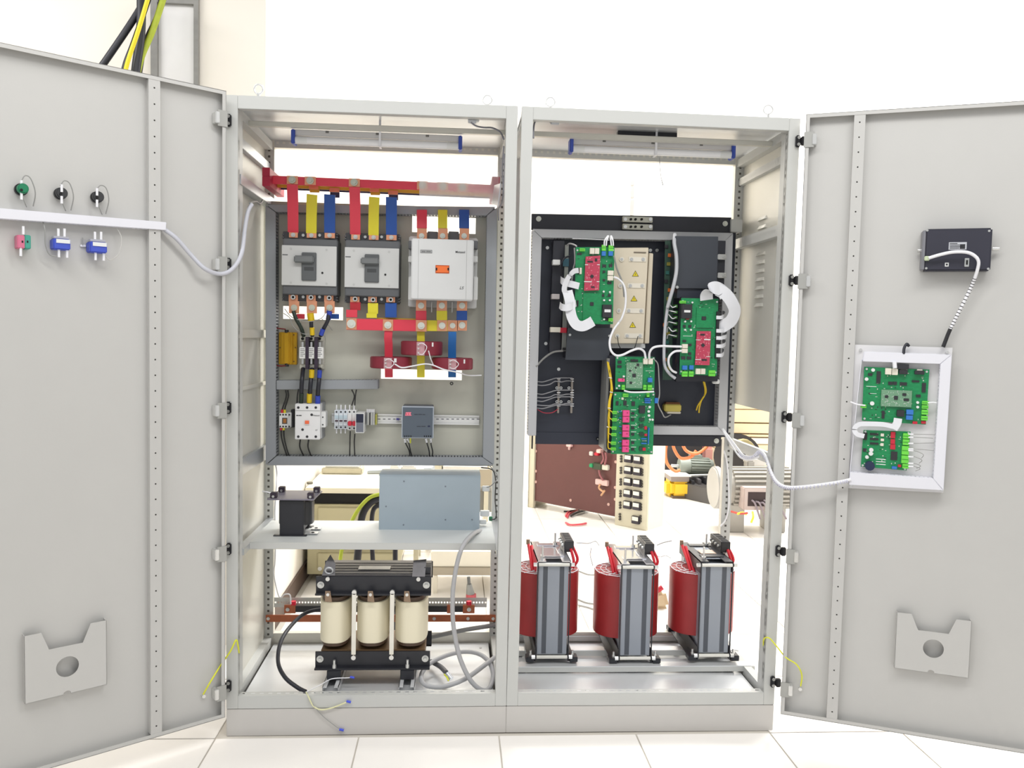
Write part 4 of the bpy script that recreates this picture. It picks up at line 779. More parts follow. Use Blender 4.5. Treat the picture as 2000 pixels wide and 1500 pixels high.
for i, (x, y, path) in enumerate(((926, 235, [(920, 239, .03), (930, 246, .05), (945, 249, .08), (962, 250, .1), (977, 258, .1), (984, 272, .06)]), (1088, 238, [(1078, 240, .03), (1062, 233, .05), (1046, 236, .05), (1042, 255, .04), (1042, 270, .03)]))):
    T = thing('door_switch', 'white door switch under the top rail of the %s cabinet' % ('left', 'right')[i], 'switch', at(x, y, .02), 'door switches')
    MB().pb(A(.035), x-12, y-6, x+10, y+2, .02).build('body', WHITEP, T, .002); MB().pb(A(.03), x-12, y-1, x+4, y+5, .012).build('lever_block', mat('switch_grey', (200, 202, 206), .4), T, .001)
    one('switch_cable', ptube(path, .0032), mat('slate_cable', (138, 138, 146), .5), 'grey cable of the door switch in the %s cabinet' % ('left', 'right')[i], 'cable', 'door switch cables')
T = thing('roof_fan', 'black ventilation fan housing under the roof of the right cabinet', 'fan', at(1258, 255, .2)); a = at(1208, 262, .25); c = at(1305, 262, .25)
MB().bx(a.x, c.x, .22, .37, 2.199, 2.229).build('housing', BLACKM, T, .003); MB().bx(a.x-.012, c.x+.022, .2, .225, 2.205, 2.229).build('mounting_flange', BLACKM, T, .001)
MB().torus(((a.x+c.x)/2, .295, 2.199), (0, 0, 1), .06, .002).build('guard_ring', BLACKP, T)
one('fan_wire', ptube([(1208, 262, .22), (1202, 268, .21), (1196, 277, .21)], .0022), WIREG, 'grey wire beside the black roof fan', 'wire')
one('lamp_wire', ptube([(1288, 308, .2), (1289, 325, .2), (1291, 345, .2), (1295, 362, .2)], lambda t: .0012+.002*max(0, t-.7)), WIREG, 'thin grey wire hanging below the right tube lamp', 'wire')
# bracket at the right end of the long busbars and wires along that post
one('side_bracket', MB().prism([at(965, 362, .24), at(977, 358, .1), at(972, 402, .1), at(960, 398, .24)], (.004, 0, 0)), ZINC, 'silver bracket at the right end of the long busbars', 'bracket')
for i, pts in enumerate(([(984, 285, .06), (981, 330, .08), (983, 370, .1), (980, 395, .2), (974, 408, .38), (974, 430, .44)], [(985, 300, .05), (985, 345, .06), (982, 390, .12), (976, 405, .36)])):
    one('post_wire', ptube(pts, .0026), mat('slate_cable', (138, 138, 146)), ('left grey wire along the inner right post of the left cabinet', 'right grey wire along the inner right post of the left cabinet')[i], 'wire')
one('post_wire', ptube([(488, 397, .1), (500, 394, .2), (508, 398, .3), (518, 385, .42), (523, 398, .44)], .004), WIREG, 'loose grey wires over the upper left corner of the mounting plate', 'wire')
# ================================================================== LEFT DOOR EQUIPMENT
duct('cable_duct', FL, [(-30, 404), (325, 434), (324, 449.5), (-30, 425)], .03, DUCTW, 'white cable duct across the left door below the three push buttons', 'white ducts on the doors', [(0, 1), (3, 2)]) if False else None
def fduct(fr, quad, depth, label, group, sides):
    fr2 = Frame(fr.O+fr.n*depth, fr.u, fr.n); return duct('cable_duct', fr2, quad, depth, DUCTW, label, group, sides)
fduct(FL, [(-30, 404), (325, 434), (324, 449.5), (-30, 425)], .032, 'white cable duct across the left door below the three push buttons', 'white ducts on the doors', [(0, 1), (3, 2)])
GRN = mat('green_button_rear', (20, 122, 84), .45)
for k, (x, y, m, nm) in enumerate(((40, 371, GRN, 'green'), (116.5, 379, mat('charcoal', (52, 53, 55), .5), 'middle black'), (187.5, 386, mat('charcoal', (52, 53, 55), .5), 'right black'))):
    T = thing('panel_button', 'round %s back of a panel button on the left door' % nm, 'button', FL.hit(x, y), 'panel button backs')
    c = FL.hit(x, y, 0); MB().cyl(c, c+FL.n*.016, .0175, 20).build('nut', BLACKP, T, .002)
    MB().cyl(c+FL.n*.016, c+FL.n*(.042 if k == 0 else .03), .0145 if k == 0 else .0165, 18).build('housing', m, T, .003)
    e = FL.hit(x+2, y, .0435 if k == 0 else .0315); MB().cyl(e, e+FL.n*.001, .004, 8).build('terminal_hole', DARK, T)
    for dy, nm2 in ((-9, 'upper'), (9, 'lower')):
        q = FL.hit(x+(2, 4, 2)[k], y+dy*1.25, .034); MB().cyl(q-V((0, 0, .011)), q+V((0, 0, .011)), .0038, 8).build('white_ferrule', CABLEW, T)
    fr = FL; H_ = lambda a, b_, o=.034: fr.hit(a, b_, o)
    one('button_wire', MB().tube([H_(x+1, y-16), H_(x+9, y-28+k*2), H_(x+20, y-22+k*2), H_(x+29-2*k, y+5), H_(x+25-3*k, y+32, .02)], .0016), WIREG, 'thin grey wire arching over the %s button back' % nm, 'wire', 'thin wires of the panel buttons')
    one('button_wire', MB().tube([H_(x+5, y+15), H_(x+8, y+24, .03), H_(x+12, y+33, .02)], .0015), WIREG, 'thin grey wire down from the %s button back to the duct' % nm, 'wire', 'thin wires of the panel buttons')
for k, (x, y) in enumerate(((46.5, 472), (121, 474.5), (192.5, 480.5))):
    T = thing('contact_block', ('pink and green contact block under the white duct', 'blue contact block under the white duct, left of two', 'blue contact block under the white duct, nearest the stiffener')[k], 'contact block', FL.hit(x, y), 'contact blocks on the left door')
    if k == 0:
        MB().pb(FL, x-13, y-13, x+2, y+13, .04, .04).build('pink_half', mat('dull_pink_block', (206, 112, 140), .45), T, .002); MB().pb(FL, x+2, y-13, x+14, y+14, .04, .04).build('green_half', mat('sea_green_block', (66, 156, 138), .45), T, .002)
        MB().pb(FL, x-4, y-2, x-1, y+2, .001, .041).build('slot', DARK, T); MB().pb(FL, x+6, y-2, x+9, y+2, .001, .041).build('slot', DARK, T)
    else:
        MB().pb(FL, x-17, y-8, x+17, y+13, .045, .045).build('body', mat('royal_blue_block', (64, 84, 190), .45), T, .003); MB().pb(FL, x-11, y-7, x+16, y+.5, .002, .047).build('label', WHITEP, T)
        MB().pb(FL, x-16, y-13, x+14, y-8, .03, .04).build('terminal_row', mat('clear_grey', (176, 176, 184), .3), T, .001)
    for dx, dy in (((-1, -22), (-6, 20)) if k == 0 else ((-7, -20), (5, -20), (-6, 20), (10, 21))):
        q = FL.hit(x+dx, y+dy, .035); MB().cyl(q-V((0, 0, .012)), q+V((0, 0, .012)), .0038, 8).build('white_ferrule', CABLEW, T)
one('block_wire', MB().tube([FL.hit(84, 434, .02), FL.hit(88, 450, .03), FL.hit(89, 478, .03), FL.hit(97, 497, .03), FL.hit(112, 501, .035)], .002), WIREG, 'grey wire looping from the duct to the left blue contact block', 'wire')
one('block_wire', MB().tube([FL.hit(228, 445, .02), FL.hit(237, 465, .025), FL.hit(232, 495, .03), FL.hit(215, 508, .03), FL.hit(206, 500, .035)], .0014), mat('pale_wire', (196, 194, 190), .5), 'pale wire looping right of the right blue contact block', 'wire')
T = thing('tie_mount', 'small white cable tie mount between the blue contact blocks', 'tie mount', FL.hit(162, 480)); MB().pb(FL, 157, 478, 168, 482, .006, .006).build('base', CABLEW, T, .001); MB().pb(FL, 161, 464, 162.5, 479, .002, .008).build('tail', WIREG, T)
q = [FL.hit(320, 447, .02), FL.hit(345, 466, .03), FL.hit(375, 500, .03), FL.hit(402, 526, .045), at(432, 535, -.06), at(455, 524, -.03), at(472, 495, .0), at(478, 450, .05), at(484, 415, .08), at(492, 399, .1)]
one('door_conduit', MB().tube(q, .0072, 10), mat('lilac_grey_conduit', (196, 197, 206), .45), 'light grey conduit sagging from the left door duct into the left cabinet', 'conduit')
T = thing('earth_strap', 'yellow earth wire between the left cabinet and its door', 'wire', at(460, 1255, 0), 'earth wires of the doors')
MB().tube([at(467, 1275, .01), at(465, 1262, -.004), at(461, 1250, -.012), at(450, 1272, -.02), at(432, 1298, -.035), FL.hit(412, 1330, .03), FL.hit(397, 1356, .012)], .0028).build('wire', WIREY, T); c = FL.hit(396, 1358, .0); MB().cyl(c, c+FL.n*.012, .007, 6).build('lug_bolt', CHROME, T)
# ================================================================== RIGHT DOOR EQUIPMENT
T = thing('earth_strap', 'yellow earth wire between the right cabinet and its door', 'wire', at(1500, 1250, 0), 'earth wires of the doors')
MB().tube([at(1491, 1262, .03), at(1492, 1248, .01), at(1502, 1246, -.02), at(1515, 1260, -.03), FL.hit(1515, 1260) if False else at(1535, 1284, -.06), FR.hit(1556, 1298, .03), FR.hit(1566, 1318, .02), FR.hit(1564, 1340, .012)], .0026).build('wire', WIREY, T); c = FR.hit(1563, 1344, 0); MB().cyl(c, c+FR.n*.012, .007, 6).build('lug_bolt', CHROME, T)
T = thing('operator_panel', 'black back of an operator panel mounted high on the right door', 'operator panel', FR.hit(1870, 527)); fo = .05; q = FR
MB().pb(q, 1806, 446, 1937, 529, .05, fo).build('rear_case', mat('blue_black_case', (50, 50, 62), .4), T, .005)
MB().pb(q, 1801, 450, 1808, 527, .045, fo-.004).build('side_heatsink', mat('case_edge', (130, 130, 136), .4), T, .002)
lb = MB().pb(q, 1853, 473, 1888, 487.5, .001, fo+.001).build('rating_label', mat('label_silver', (188, 190, 196), .4), T)
for i in range(4): MB().pb(q, 1855, 475+i*3, 1870+(i*5) % 11, 476.3+i*3, .0005, fo+.0015).build('printed_line', CHIP, lb)
MB().pb(q, 1875, 477, 1885, 486, .0005, fo+.0015).build('printed_mark', CHIP, lb)
MB().pb(q, 1884, 504, 1893, 521, .004, fo+.004).build('serial_port', STEEL, T, .001); MB().pb(q, 1887, 508, 1890.5, 517, .001, fo+.005).build('port_core', DARK, T)
MB().pb(q, 1845.5, 513, 1853, 520.5, .001, fo+.001).build('small_label', WHITEP, T); MB().pb(q, 1847.5, 515, 1851, 518.5, .0005, fo+.0015).build('label_mark', CHIP, T)
MB().pb(q, 1806, 500, 1816, 509, .012, fo+.012).build('power_plug', LGRN if False else mat('pale_green_plug', (196, 208, 176), .5), T, .002)
for x, y in ((1802, 489), (1938, 486)): c = q.hit(x, y, .02); MB().cyl(c, c+FR.u*(.02 if x > 1900 else -.015), .006, 8).build('clamp_screw', CHROME, T)
for x, y in ((1811, 450), (1932, 451), (1809, 524), (1930, 525)): c = q.hit(x, y, fo); MB().cyl(c, c+FR.n*.001, .004, 8).build('case_screw', STEEL, T)
T = thing('panel_cable', 'white sleeved cable from the operator panel down to the circuit board frame', 'cable', q.hit(1845, 670))
pth = [q.hit(1814, 504, fo+.016), q.hit(1838, 497, fo+.02), q.hit(1865, 492, fo+.025), q.hit(1893, 494, fo+.025), q.hit(1910, 507, fo+.02), q.hit(1909, 527, fo+.01), q.hit(1897, 560, .04), q.hit(1875, 605, .035), q.hit(1855, 645, .03), q.hit(1842, 678, .03)]
MB().tube(pth, .0055, 8).build('cable', CABLEW, T); cr = cat_rom(pth, 14)
o = MB()
for i in range(78, len(cr)-12, 2): o.torus(cr[i], (cr[i+1]-cr[i]), .0054, .0014, 8, 4)
o = o.build('spiral_wrap', CHIP, T); o['kind'] = 'stuff'
MB().tube(cr[-16:], .0064, 8, 0).build('black_end', BLACKP, T)
# circuit board frame
T = thing('board_carrier', 'white carrier plate under the circuit boards on the right door', 'carrier plate', FR.hit(1750, 955))
MB().prism([FR.hit(*p, .012) for p in ((1670, 673), (1860, 679), (1842, 962), (1656, 953))], FR.n*.004).build('plate', mat('carrier_white', (222, 221, 222), .45), T)
for x, y in ((1680, 683), (1848, 688), (1662, 946), (1838, 955)): c = FR.hit(x, y, 0); MB().cyl(c, c+FR.n*.024, .005, 8).build('standoff', CHROME, T)
FC = Frame(FR.O+FR.n*.016, FR.u, FR.n); GW = 'white ducts on the doors'
fduct(FC, [(1688, 687), (1858, 693), (1836, 711), (1686, 706)], .032, 'white cable duct along the top of the board carrier', GW, [(3, 2)])
fduct(FC, [(1837, 711), (1859, 693), (1843, 958), (1823, 935)], .032, 'white cable duct down the right side of the board carrier', GW, [(0, 3)])
fduct(FC, [(1660, 922), (1822, 934), (1842, 958), (1658, 947)], .032, 'white cable duct along the bottom of the board carrier', GW, [(0, 1)])
one('duct_wall', MB().prism([FC.hit(1683, 702, .0), FC.hit(1660, 924, 0), FC.hit(1659, 924, .03), FC.hit(1682, 702, .03)], FR.u*.002), DUCTW, 'thin white slotted wall along the left side of the board carrier', 'duct wall')
one('carrier_cable', MB().tube([FR.hit(1765, 692, .045), FR.hit(1766, 680, .04), FR.hit(1771, 672, .035), FR.hit(1775, 676, .03)], .005), CABLEK, 'short black cable hooked over the top duct of the board carrier', 'cable')
# white harness from the right cabinet to the door
T = thing('wire_harness', 'white wrapped wire harness from the right cabinet across to its door', 'wire harness', at(1530, 955, -.05))
hp = [at(1411, 838, .43), at(1424, 855, .40), at(1440, 876, .32), at(1452, 890, .25), at(1470, 892, .18), at(1484, 881, .12), at(1496, 893, .06), at(1506, 922, -.0), at(1518, 942, -.04), at(1536, 951, -.07), at(1562, 951, -.1), FR.hit(1600, 947, .05), FR.hit(1640, 941, .05), FR.hit(1662, 936, .05)]
MB().tube(hp, .0055, 10).build('bundle', CABLEW, T); cr = cat_rom(hp, 16); o = MB()
for i in range(40, len(cr)-4, 3): o.torus(cr[i]+V((0, 0, -.003)), (cr[i+1]-cr[i]), .0064, .0017, 10, 4)
o = o.build('spiral_wrap', mat('lilac_wrap', (206, 206, 224), .45), T); o['kind'] = 'stuff'
one('harness_branch', MB().tube([at(1412, 842, .42), at(1428, 868, .35), at(1446, 893, .25), at(1466, 898, .18), at(1482, 892, .12)], .0035), CABLEW, 'second thin white cable beside the wire harness at the side rail', 'cable')
# ================================================================== RIGHT CABINET, PANELS
BB = mat('black_bakelite', (44, 45, 54), .4, var=.06)
T = thing('base_panel', 'dark navy sheet panel behind the circuit boards in the right cabinet', 'panel', at(1235, 850, .5))
MB().pb(A(.5), 1041, 448, 1430, 851, .006).build('sheet', NAVY, T); MB().pb(A(.496), 1046, 845, 1181, 868, .008).build('lower_tab', NAVY, T)
for px, py in ((1069, 484), (1066, 671), (1091, 721), (1167, 857), (1270, 489), (1283, 489)): bolt(T, A(.5), px, py, 0, .007, .004)
T = thing('cross_bar', 'black bar across the top of the dark panel with silver clamps', 'bar', at(1233, 436, .49))
a, c = at(1038, 433, .485), at(1428, 440, .485); MB().prism([a+V((0, 0, -.033)), c+V((0, 0, -.033)), c+V((0, 0, .033)), a+V((0, 0, .033))], (0, .01, 0)).build('bar', BB, T, .001)
for px, py in ((1052, 427.5), (1416, 437)): bolt(T, A(.485), px, py, 0, .011, .004, MATS['white_bolt_head'])
for y in (428.5, 443):
    cl = MB().pb(A(.46), 1216, y-5.5, 1275, y+5.5, .024).build('clamp', mat('nickel_clamp', (186, 184, 170), .3, .6), T, .002)
    for i, x in enumerate((1221, 1232, 1241, 1253, 1270)):
        q = at(x, y, .46); MB().cyl(q, q-V((0, .006, 0)), .0075 if i in (0, 4) else .005, 10).build('clamp_screw', CHROME if i in (0, 4) else DARK, cl)
T = thing('cross_bar', 'black bar along the bottom of the dark panel with one white bolt', 'bar', at(1300, 862, .49)); MB().pb(A(.485), 1181, 849, 1409, 871, .01).build('bar', BB, T, .004); bolt(T, A(.485), 1399, 861, 0, .011, .004, MATS['white_bolt_head'])
one('rail_bracket', MB().pb(.47, 1428, 428, 1450, 453, .09), PAINT, 'grey bracket joining the black top bar to the side rail', 'bracket', bev=.001)
GB_ = 'light grey ducts around the dark panel'
duct('cable_duct', FD, [(1040, 447), (1432, 455), (1415, 471), (1058, 464)], .058, DUCTB, 'light grey cable duct along the top of the dark panel', GB_, [(3, 2)])
duct('cable_duct', FD, [(1040, 448), (1058, 465), (1047, 851), (1031, 851)], .058, DUCTB, 'light grey cable duct up the left side of the dark panel', GB_, [(0, 3), (1, 2)])
duct('cable_duct', FD, [(1415, 471), (1432, 456), (1419, 850), (1402, 834)], .058, DUCTB, 'light grey cable duct up the right side of the dark panel', GB_, [(0, 3), (1, 2)])
duct('cable_duct', FD, [(1276, 832), (1402, 834), (1418, 850), (1276, 849)], .058, DUCTB, 'light grey cable duct along the bottom right of the dark panel', GB_, [(0, 1)])
# ------------------------------------------------------------------ circuit boards
KIND = {'chip': ('chip', CHIP, .003), 'lg': ('plug_terminal', LGRN, .012), 'bl': ('blue_component', CBLU, .012), 'pk': ('relay', PINK, .016), 'wc': ('socket', WCON, .014), 'rd': ('red_component', REDC, .007), 'bk': ('module', CHIP, .016), 'lb': ('label', WHITEP, .0166), 'cap': ('capacitor', WHITEP, .009), 'sub': ('daughter_board', PCBG, .004), 'pale': ('daughter_board', PCBL, .008), 'pin': ('pin_header', BLACKP, .008), 'ivory': ('ivory_component', WCON, .005), 'sc': ('small_chip', CHIP, .011), 'mc': ('processor', CHIP, .0065), 'line': ('silkscreen', WHITEP, .0004), 'drum': ('drum_capacitor', mat('navy_drum', (34, 44, 74), .4), .02), 'rel': ('blue_relay', CBLU, .014), 'grn': ('dark_block', mat('charcoal_green', (36, 70, 56), .4), .006)}
def pcb(label, fr, quad, conv, comps, red=None, seed=1, n=40, group=None):
    """board from four measured corners plus its components"""
    Q = [fr.hit(*conv(*p)) for p in quad]; T = thing('circuit_board', label, 'circuit board', sum(Q, V())/4, group)
    bd = MB().prism([p-fr.n*.0016 for p in Q], fr.n*.0016).build('board', PCBG, T)
    for p in Q:
        c = p*.92+sum(Q, V())/4*.08; MB().cyl(c+fr.n*.0002, c+fr.n*.003, .0038, 10).build('corner_screw', CHROME, T)
        MB().cyl(c-fr.n*.014, c-fr.n*.0016, .003, 6).build('standoff', CHROME, T)
    for cmp in comps:
        k, r = cmp[0], cmp[1:]; nm, m, h = KIND[k]
        if k in ('cap', 'drum'):
            c = fr.hit(*conv(*r[:2])); MB().cyl(c, c+fr.n*h, r[2]*abs(conv(1, 0)[0]-conv(0, 0)[0])/F*3.2, 12).build(nm, m, T)
        else:
            if k == 'pale':
                rp = random.Random(seed+3); o = MB(); X0_, Y0_ = conv(*r[:2]); X1_, Y1_ = conv(*r[2:4])
                for _ in range(60):
                    ux, uy = X0_+(X1_-X0_)*rp.uniform(.05, .95), Y0_+(Y1_-Y0_)*rp.uniform(.05, .95); dx, dy = rp.choice(((.9, .4), (.4, .9), (.6, .6))); o.pb(fr, ux-dx, uy-dy, ux+dx, uy+dy, .001, h+.001)
                o = o.build('tiny_parts', mat('pale_grey_parts', (206, 214, 206), .5), T); o['kind'] = 'stuff'
            x0, y0 = conv(*r[:2]); x1, y1 = conv(*r[2:4]); MB().pb(fr, x0, y0, x1, y1, h, h).build(nm, m, T, .0008 if h > .003 else 0)
            if k == 'lg':
                xc, yc = (x0+x1)/2, (y0+y1)/2; MB().pb(fr, x0+.8, yc-.5, x1-.8, yc+.7, .001, h+.0008).build('plug_groove', mat('mid_green', (66, 150, 50), .5), T)
            if k == 'pk': c = fr.hit((x0+x1)/2+2, (y0+y1)/2-1, h); MB().cyl(c, c+fr.n*.0008, .003, 8).build('relay_mark', mat('deep_pink', (176, 40, 96), .5), T)
    if red:
        R_ = [fr.hit(*conv(*p), .012) for p in red[0]]; rb = MB().prism([p-fr.n*.0016 for p in R_], fr.n*.0016).build('red_daughter_board', PCBR, T)
        c = fr.hit(*conv(*red[1]), .012); s_ = .0085; MB().prism([c+fr.u*s_, c+fr.w*s_, c-fr.u*s_, c-fr.w*s_], fr.n*.002).build('processor', CHIP, rb)
        for k, x0, y0, x1, y1 in red[2]: MB().pb(fr, *conv(x0, y0), *conv(x1, y1), .001, .0135).build('part', {'c': CHIP, 'w': WHITEP}[k], rb)
        rnd = random.Random(seed); o = MB()
        for _ in range(46):
            u_, v_ = rnd.uniform(.06, .94), rnd.uniform(.03, .97); p = (R_[0]*(1-u_)+R_[1]*u_)*(1-v_)+(R_[3]*(1-u_)+R_[2]*u_)*v_; w_, h_ = rnd.choice(((.002, .001), (.001, .003), (.0015, .0015)))
            o.prism([p-fr.u*w_-fr.w*h_, p+fr.u*w_-fr.w*h_, p+fr.u*w_+fr.w*h_, p-fr.u*w_+fr.w*h_], fr.n*.0007)
        o = o.build('tiny_parts', mat('pale_pink_parts', (222, 150, 160), .5), rb); o['kind'] = 'stuff'
        for s_ in (.06, .94):
            a, b_ = R_[0]*(1-s_)+R_[1]*s_, R_[3]*(1-s_)+R_[2]*s_; MB().prism([a-fr.u*.002-fr.n*.0016, a+fr.u*.002-fr.n*.0016, b_+fr.u*.002-fr.n*.0016, b_-fr.u*.002-fr.n*.0016], -fr.n*.0095).build('pin_header', BLACKP, rb)
    rnd = random.Random(seed+7)
    for m, q in ((mat('pale_smd', (196, 206, 192), .5), n), (CHIP, n//2)):
        o = MB()
        for _ in range(q):
            u_, v_ = rnd.uniform(.06, .94), rnd.uniform(.04, .96); p = (Q[0]*(1-u_)+Q[1]*u_)*(1-v_)+(Q[3]*(1-u_)+Q[2]*u_)*v_; w_, h_ = rnd.choice(((.0022, .0012), (.0012, .0022), (.0034, .0008), (.0018, .0018)))
            o.prism([p-fr.u*w_-fr.w*h_, p+fr.u*w_-fr.w*h_, p+fr.u*w_+fr.w*h_, p-fr.u*w_+fr.w*h_], fr.n*.0011)
        o = o.build('surface_parts', m, T); o['kind'] = 'stuff'
    return T
z1 = lambda x, y: (1090+.14*x, 450+.14*y)
z2 = lambda x, y: (1270+.13333*x, 560+.13333*y)
z3 = lambda x, y: (1170+.14673*x, 680+.14673*y)
zd = lambda x, y: (1560+.25332*x, 620+.25332*y)
pcb('green circuit board with red daughter board beside the beige modules', A(.30), [(248, 235), (787, 232), (765, 1308), (228, 1312)], z1,
    [('lg', 300, 250, 378, 290), ('wc', 445, 245, 510, 328), ('wc', 515, 245, 575, 328), ('lg', 612, 200, 668, 285), ('lg', 705, 205, 772, 290), ('rel', 610, 290, 667, 355), ('rel', 705, 290, 767, 355), ('chip', 620, 475, 670, 515), ('chip', 710, 470, 757, 510), ('chip', 625, 560, 660, 590), ('chip', 625, 680, 657, 708), ('chip', 690, 715, 745, 750), ('wc', 695, 560, 775, 625), ('wc', 693, 632, 772, 697), ('cap', 632, 855, 14), ('cap', 720, 862, 14), ('cap', 638, 975, 14), ('cap', 718, 975, 14), ('chip', 610, 890, 645, 922), ('chip', 698, 890, 735, 925), ('chip', 265, 315, 330, 340), ('sub', 345, 875, 605, 1300), ('mc', 447, 1000, 497, 1052), ('line', 430, 995, 510, 1000), ('bk', 622, 1035, 750, 1215), ('lb', 645, 1100, 737, 1145), ('cap', 638, 1240, 14), ('chip', 660, 1218, 700, 1260), ('lg', 705, 1225, 768, 1270), ('pin', 272, 525, 300, 605), ('pin', 262, 975, 285, 1060), ('ivory', 300, 520, 330, 610), ('line', 345, 1150, 590, 1154)],
    ([(385, 365), (590, 350), (572, 835), (362, 842)], (472, 642), [('c', 410, 425, 485, 448), ('c', 515, 390, 547, 432), ('c', 460, 780, 512, 800), ('w', 375, 474, 420, 484), ('w', 545, 474, 582, 484), ('w', 362, 710, 470, 722), ('w', 540, 710, 578, 720)]), 3)
pcb('green circuit board with red daughter board on the black tray at the right', A(.28), [(455, 165), (998, 178), (975, 1300), (430, 1287)], z2,
    [('lg', 435, 205, 525, 245), ('bk', 465, 255, 615, 465), ('lb', 495, 340, 592, 380), ('sub', 675, 310, 930, 605), ('mc', 755, 435, 820, 490), ('chip', 480, 560, 520, 600), ('chip', 560, 560, 602, 600), ('cap', 505, 510, 14), ('cap', 593, 508, 14), ('cap', 505, 632, 14), ('cap', 590, 632, 14), ('wc', 470, 840, 552, 902), ('wc', 465, 908, 550, 972), ('chip', 455, 1020, 517, 1065), ('chip', 537, 1020, 602, 1065), ('chip', 475, 780, 525, 810), ('chip', 557, 962, 600, 1000), ('chip', 555, 835, 605, 870), ('rel', 475, 1155, 545, 1218), ('rel', 575, 1152, 637, 1215), ('lg', 470, 1240, 550, 1318), ('lg', 568, 1240, 637, 1318), ('wc', 670, 1200, 738, 1282), ('wc', 745, 1200, 808, 1282), ('lg', 862, 1225, 955, 1312), ('line', 480, 720, 620, 726), ('pin', 962, 360, 1005, 1055), ('rd', 525, 468, 575, 480), ('cap', 610, 232, 14), ('chip', 765, 585, 805, 602)],
    ([(682, 650), (890, 652), (868, 1150), (655, 1146)], (772, 857), [('c', 735, 690, 800, 715), ('c', 755, 1060, 830, 1085), ('w', 790, 765, 880, 782), ('w', 668, 775, 740, 783), ('w', 660, 1062, 740, 1072), ('w', 820, 1020, 880, 1028)]), 5)
pcb('small green circuit board with pale daughter board between the two larger boards', A(.30), [(222, 112), (745, 118), (735, 560), (214, 550)], z3,
    [('wc', 592, 138, 650, 214), ('wc', 658, 138, 718, 214), ('pale', 362, 190, 582, 535), ('sc', 445, 340, 492, 386), ('sc', 500, 205, 535, 240), ('sc', 400, 290, 430, 310), ('sc', 480, 250, 500, 270), ('sc', 410, 445, 440, 475), ('pk', 258, 405, 342, 447), ('rel', 655, 395, 712, 455), ('lg', 305, 490, 345, 556), ('lg', 590, 490, 632, 556), ('lg', 650, 490, 707, 562), ('chip', 250, 165, 300, 205), ('chip', 245, 230, 300, 262), ('cap', 325, 375, 14), ('cap', 263, 500, 14), ('chip', 420, 150, 520, 180), ('line', 620, 300, 725, 305)], None, 9, 30)
pcb('long green circuit board with six pink relays hanging below the dark panel', A(.30), [(195, 583), (745, 585), (715, 1414), (160, 1408)], z3,
    [('lg', 320, 605, 392, 650), ('lg', 638, 588, 672, 650), ('ivory', 300, 655, 330, 687), ('chip', 225, 705, 260, 760), ('chip', 325, 700, 367, 762), ('chip', 433, 710, 478, 768), ('bl', 610, 668, 687, 685), ('bl', 610, 692, 687, 708), ('bl', 610, 715, 687, 735), ('bl', 745, 665, 787, 735), ('bk', 537, 768, 615, 870), ('cap', 668, 782, 17), ('cap', 656, 840, 17), ('cap', 660, 895, 17), ('cap', 672, 948, 14), ('cap', 708, 950, 14), ('grn', 535, 930, 605, 970), ('grn', 535, 1010, 592, 1060), ('grn', 535, 1118, 592, 1165), ('grn', 535, 1310, 578, 1365), ('rd', 605, 1040, 640, 1085), ('rd', 605, 1140, 642, 1172), ('rd', 580, 1325, 622, 1365), ('bl', 655, 1060, 668, 1280), ('bl', 563, 1200, 635, 1215), ('bl', 563, 1262, 635, 1278), ('line', 575, 1228, 635, 1238)]
    + [('pk', a, b_, c_, d_) for a, b_, c_, d_ in ((320, 828, 408, 906), (318, 912, 405, 990), (315, 1022, 405, 1100), (315, 1108, 402, 1186), (312, 1222, 402, 1300), (312, 1308, 398, 1386))]
    + [('lg', a, b_, c_, d_) for a, b_, c_, d_ in ((180, 838, 240, 878), (175, 935, 240, 975), (170, 1045, 235, 1085), (165, 1133, 232, 1172), (162, 1245, 228, 1285), (160, 1325, 226, 1362))]
    + [('bl', 268, y, 300, y+10) for y in (840, 925, 1040, 1125, 1240, 1325)] + [('chip', 430, y, 470, y+34) for y in (850, 935, 1045, 1130, 1240, 1330)] + [('line', 425, y, 495, y+7) for y in (818, 914, 1022, 1110, 1218, 1314)], None, 12, 60)
FP = Frame(FR.O+FR.n*.03, FR.u, FR.n)
pcb('green circuit board with pale daughter board in the upper half of the white door frame', FP, [(505, 380), (1008, 402), (980, 826), (487, 795)], zd,
    [('wc', 668, 392, 716, 440), ('wc', 720, 394, 765, 444), ('bk', 762, 360, 850, 400), ('bk', 775, 405, 840, 438), ('ivory', 782, 392, 838, 412), ('bk', 895, 410, 970, 440), ('ivory', 912, 400, 955, 415), ('chip', 600, 415, 632, 508), ('chip', 690, 495, 725, 520), ('chip', 728, 495, 757, 520), ('chip', 780, 500, 835, 525), ('chip', 873, 485, 930, 500), ('chip', 950, 505, 980, 578), ('pale', 635, 560, 872, 690), ('sc', 735, 605, 765, 635), ('sc', 800, 585, 830, 605), ('sc', 665, 600, 690, 620), ('sc', 810, 625, 850, 645), ('lg', 478, 672, 522, 698), ('cap', 565, 662, 14), ('chip', 640, 720, 662, 778), ('bk', 757, 715, 815, 765), ('rel', 830, 712, 885, 750), ('rel', 828, 755, 880, 790), ('lg', 952, 645, 1003, 672), ('lg', 950, 678, 1000, 705), ('lg', 948, 712, 998, 750), ('lg', 945, 760, 995, 795), ('rd', 878, 802, 915, 822), ('rd', 945, 798, 980, 820), ('chip', 905, 595, 940, 615), ('cap', 572, 405, 12), ('cap', 522, 475, 12), ('chip', 535, 430, 568, 450), ('line', 520, 530, 600, 534), ('line', 540, 585, 600, 588), ('cap', 915, 655, 9), ('cap', 915, 690, 9)], None, 15, 40)
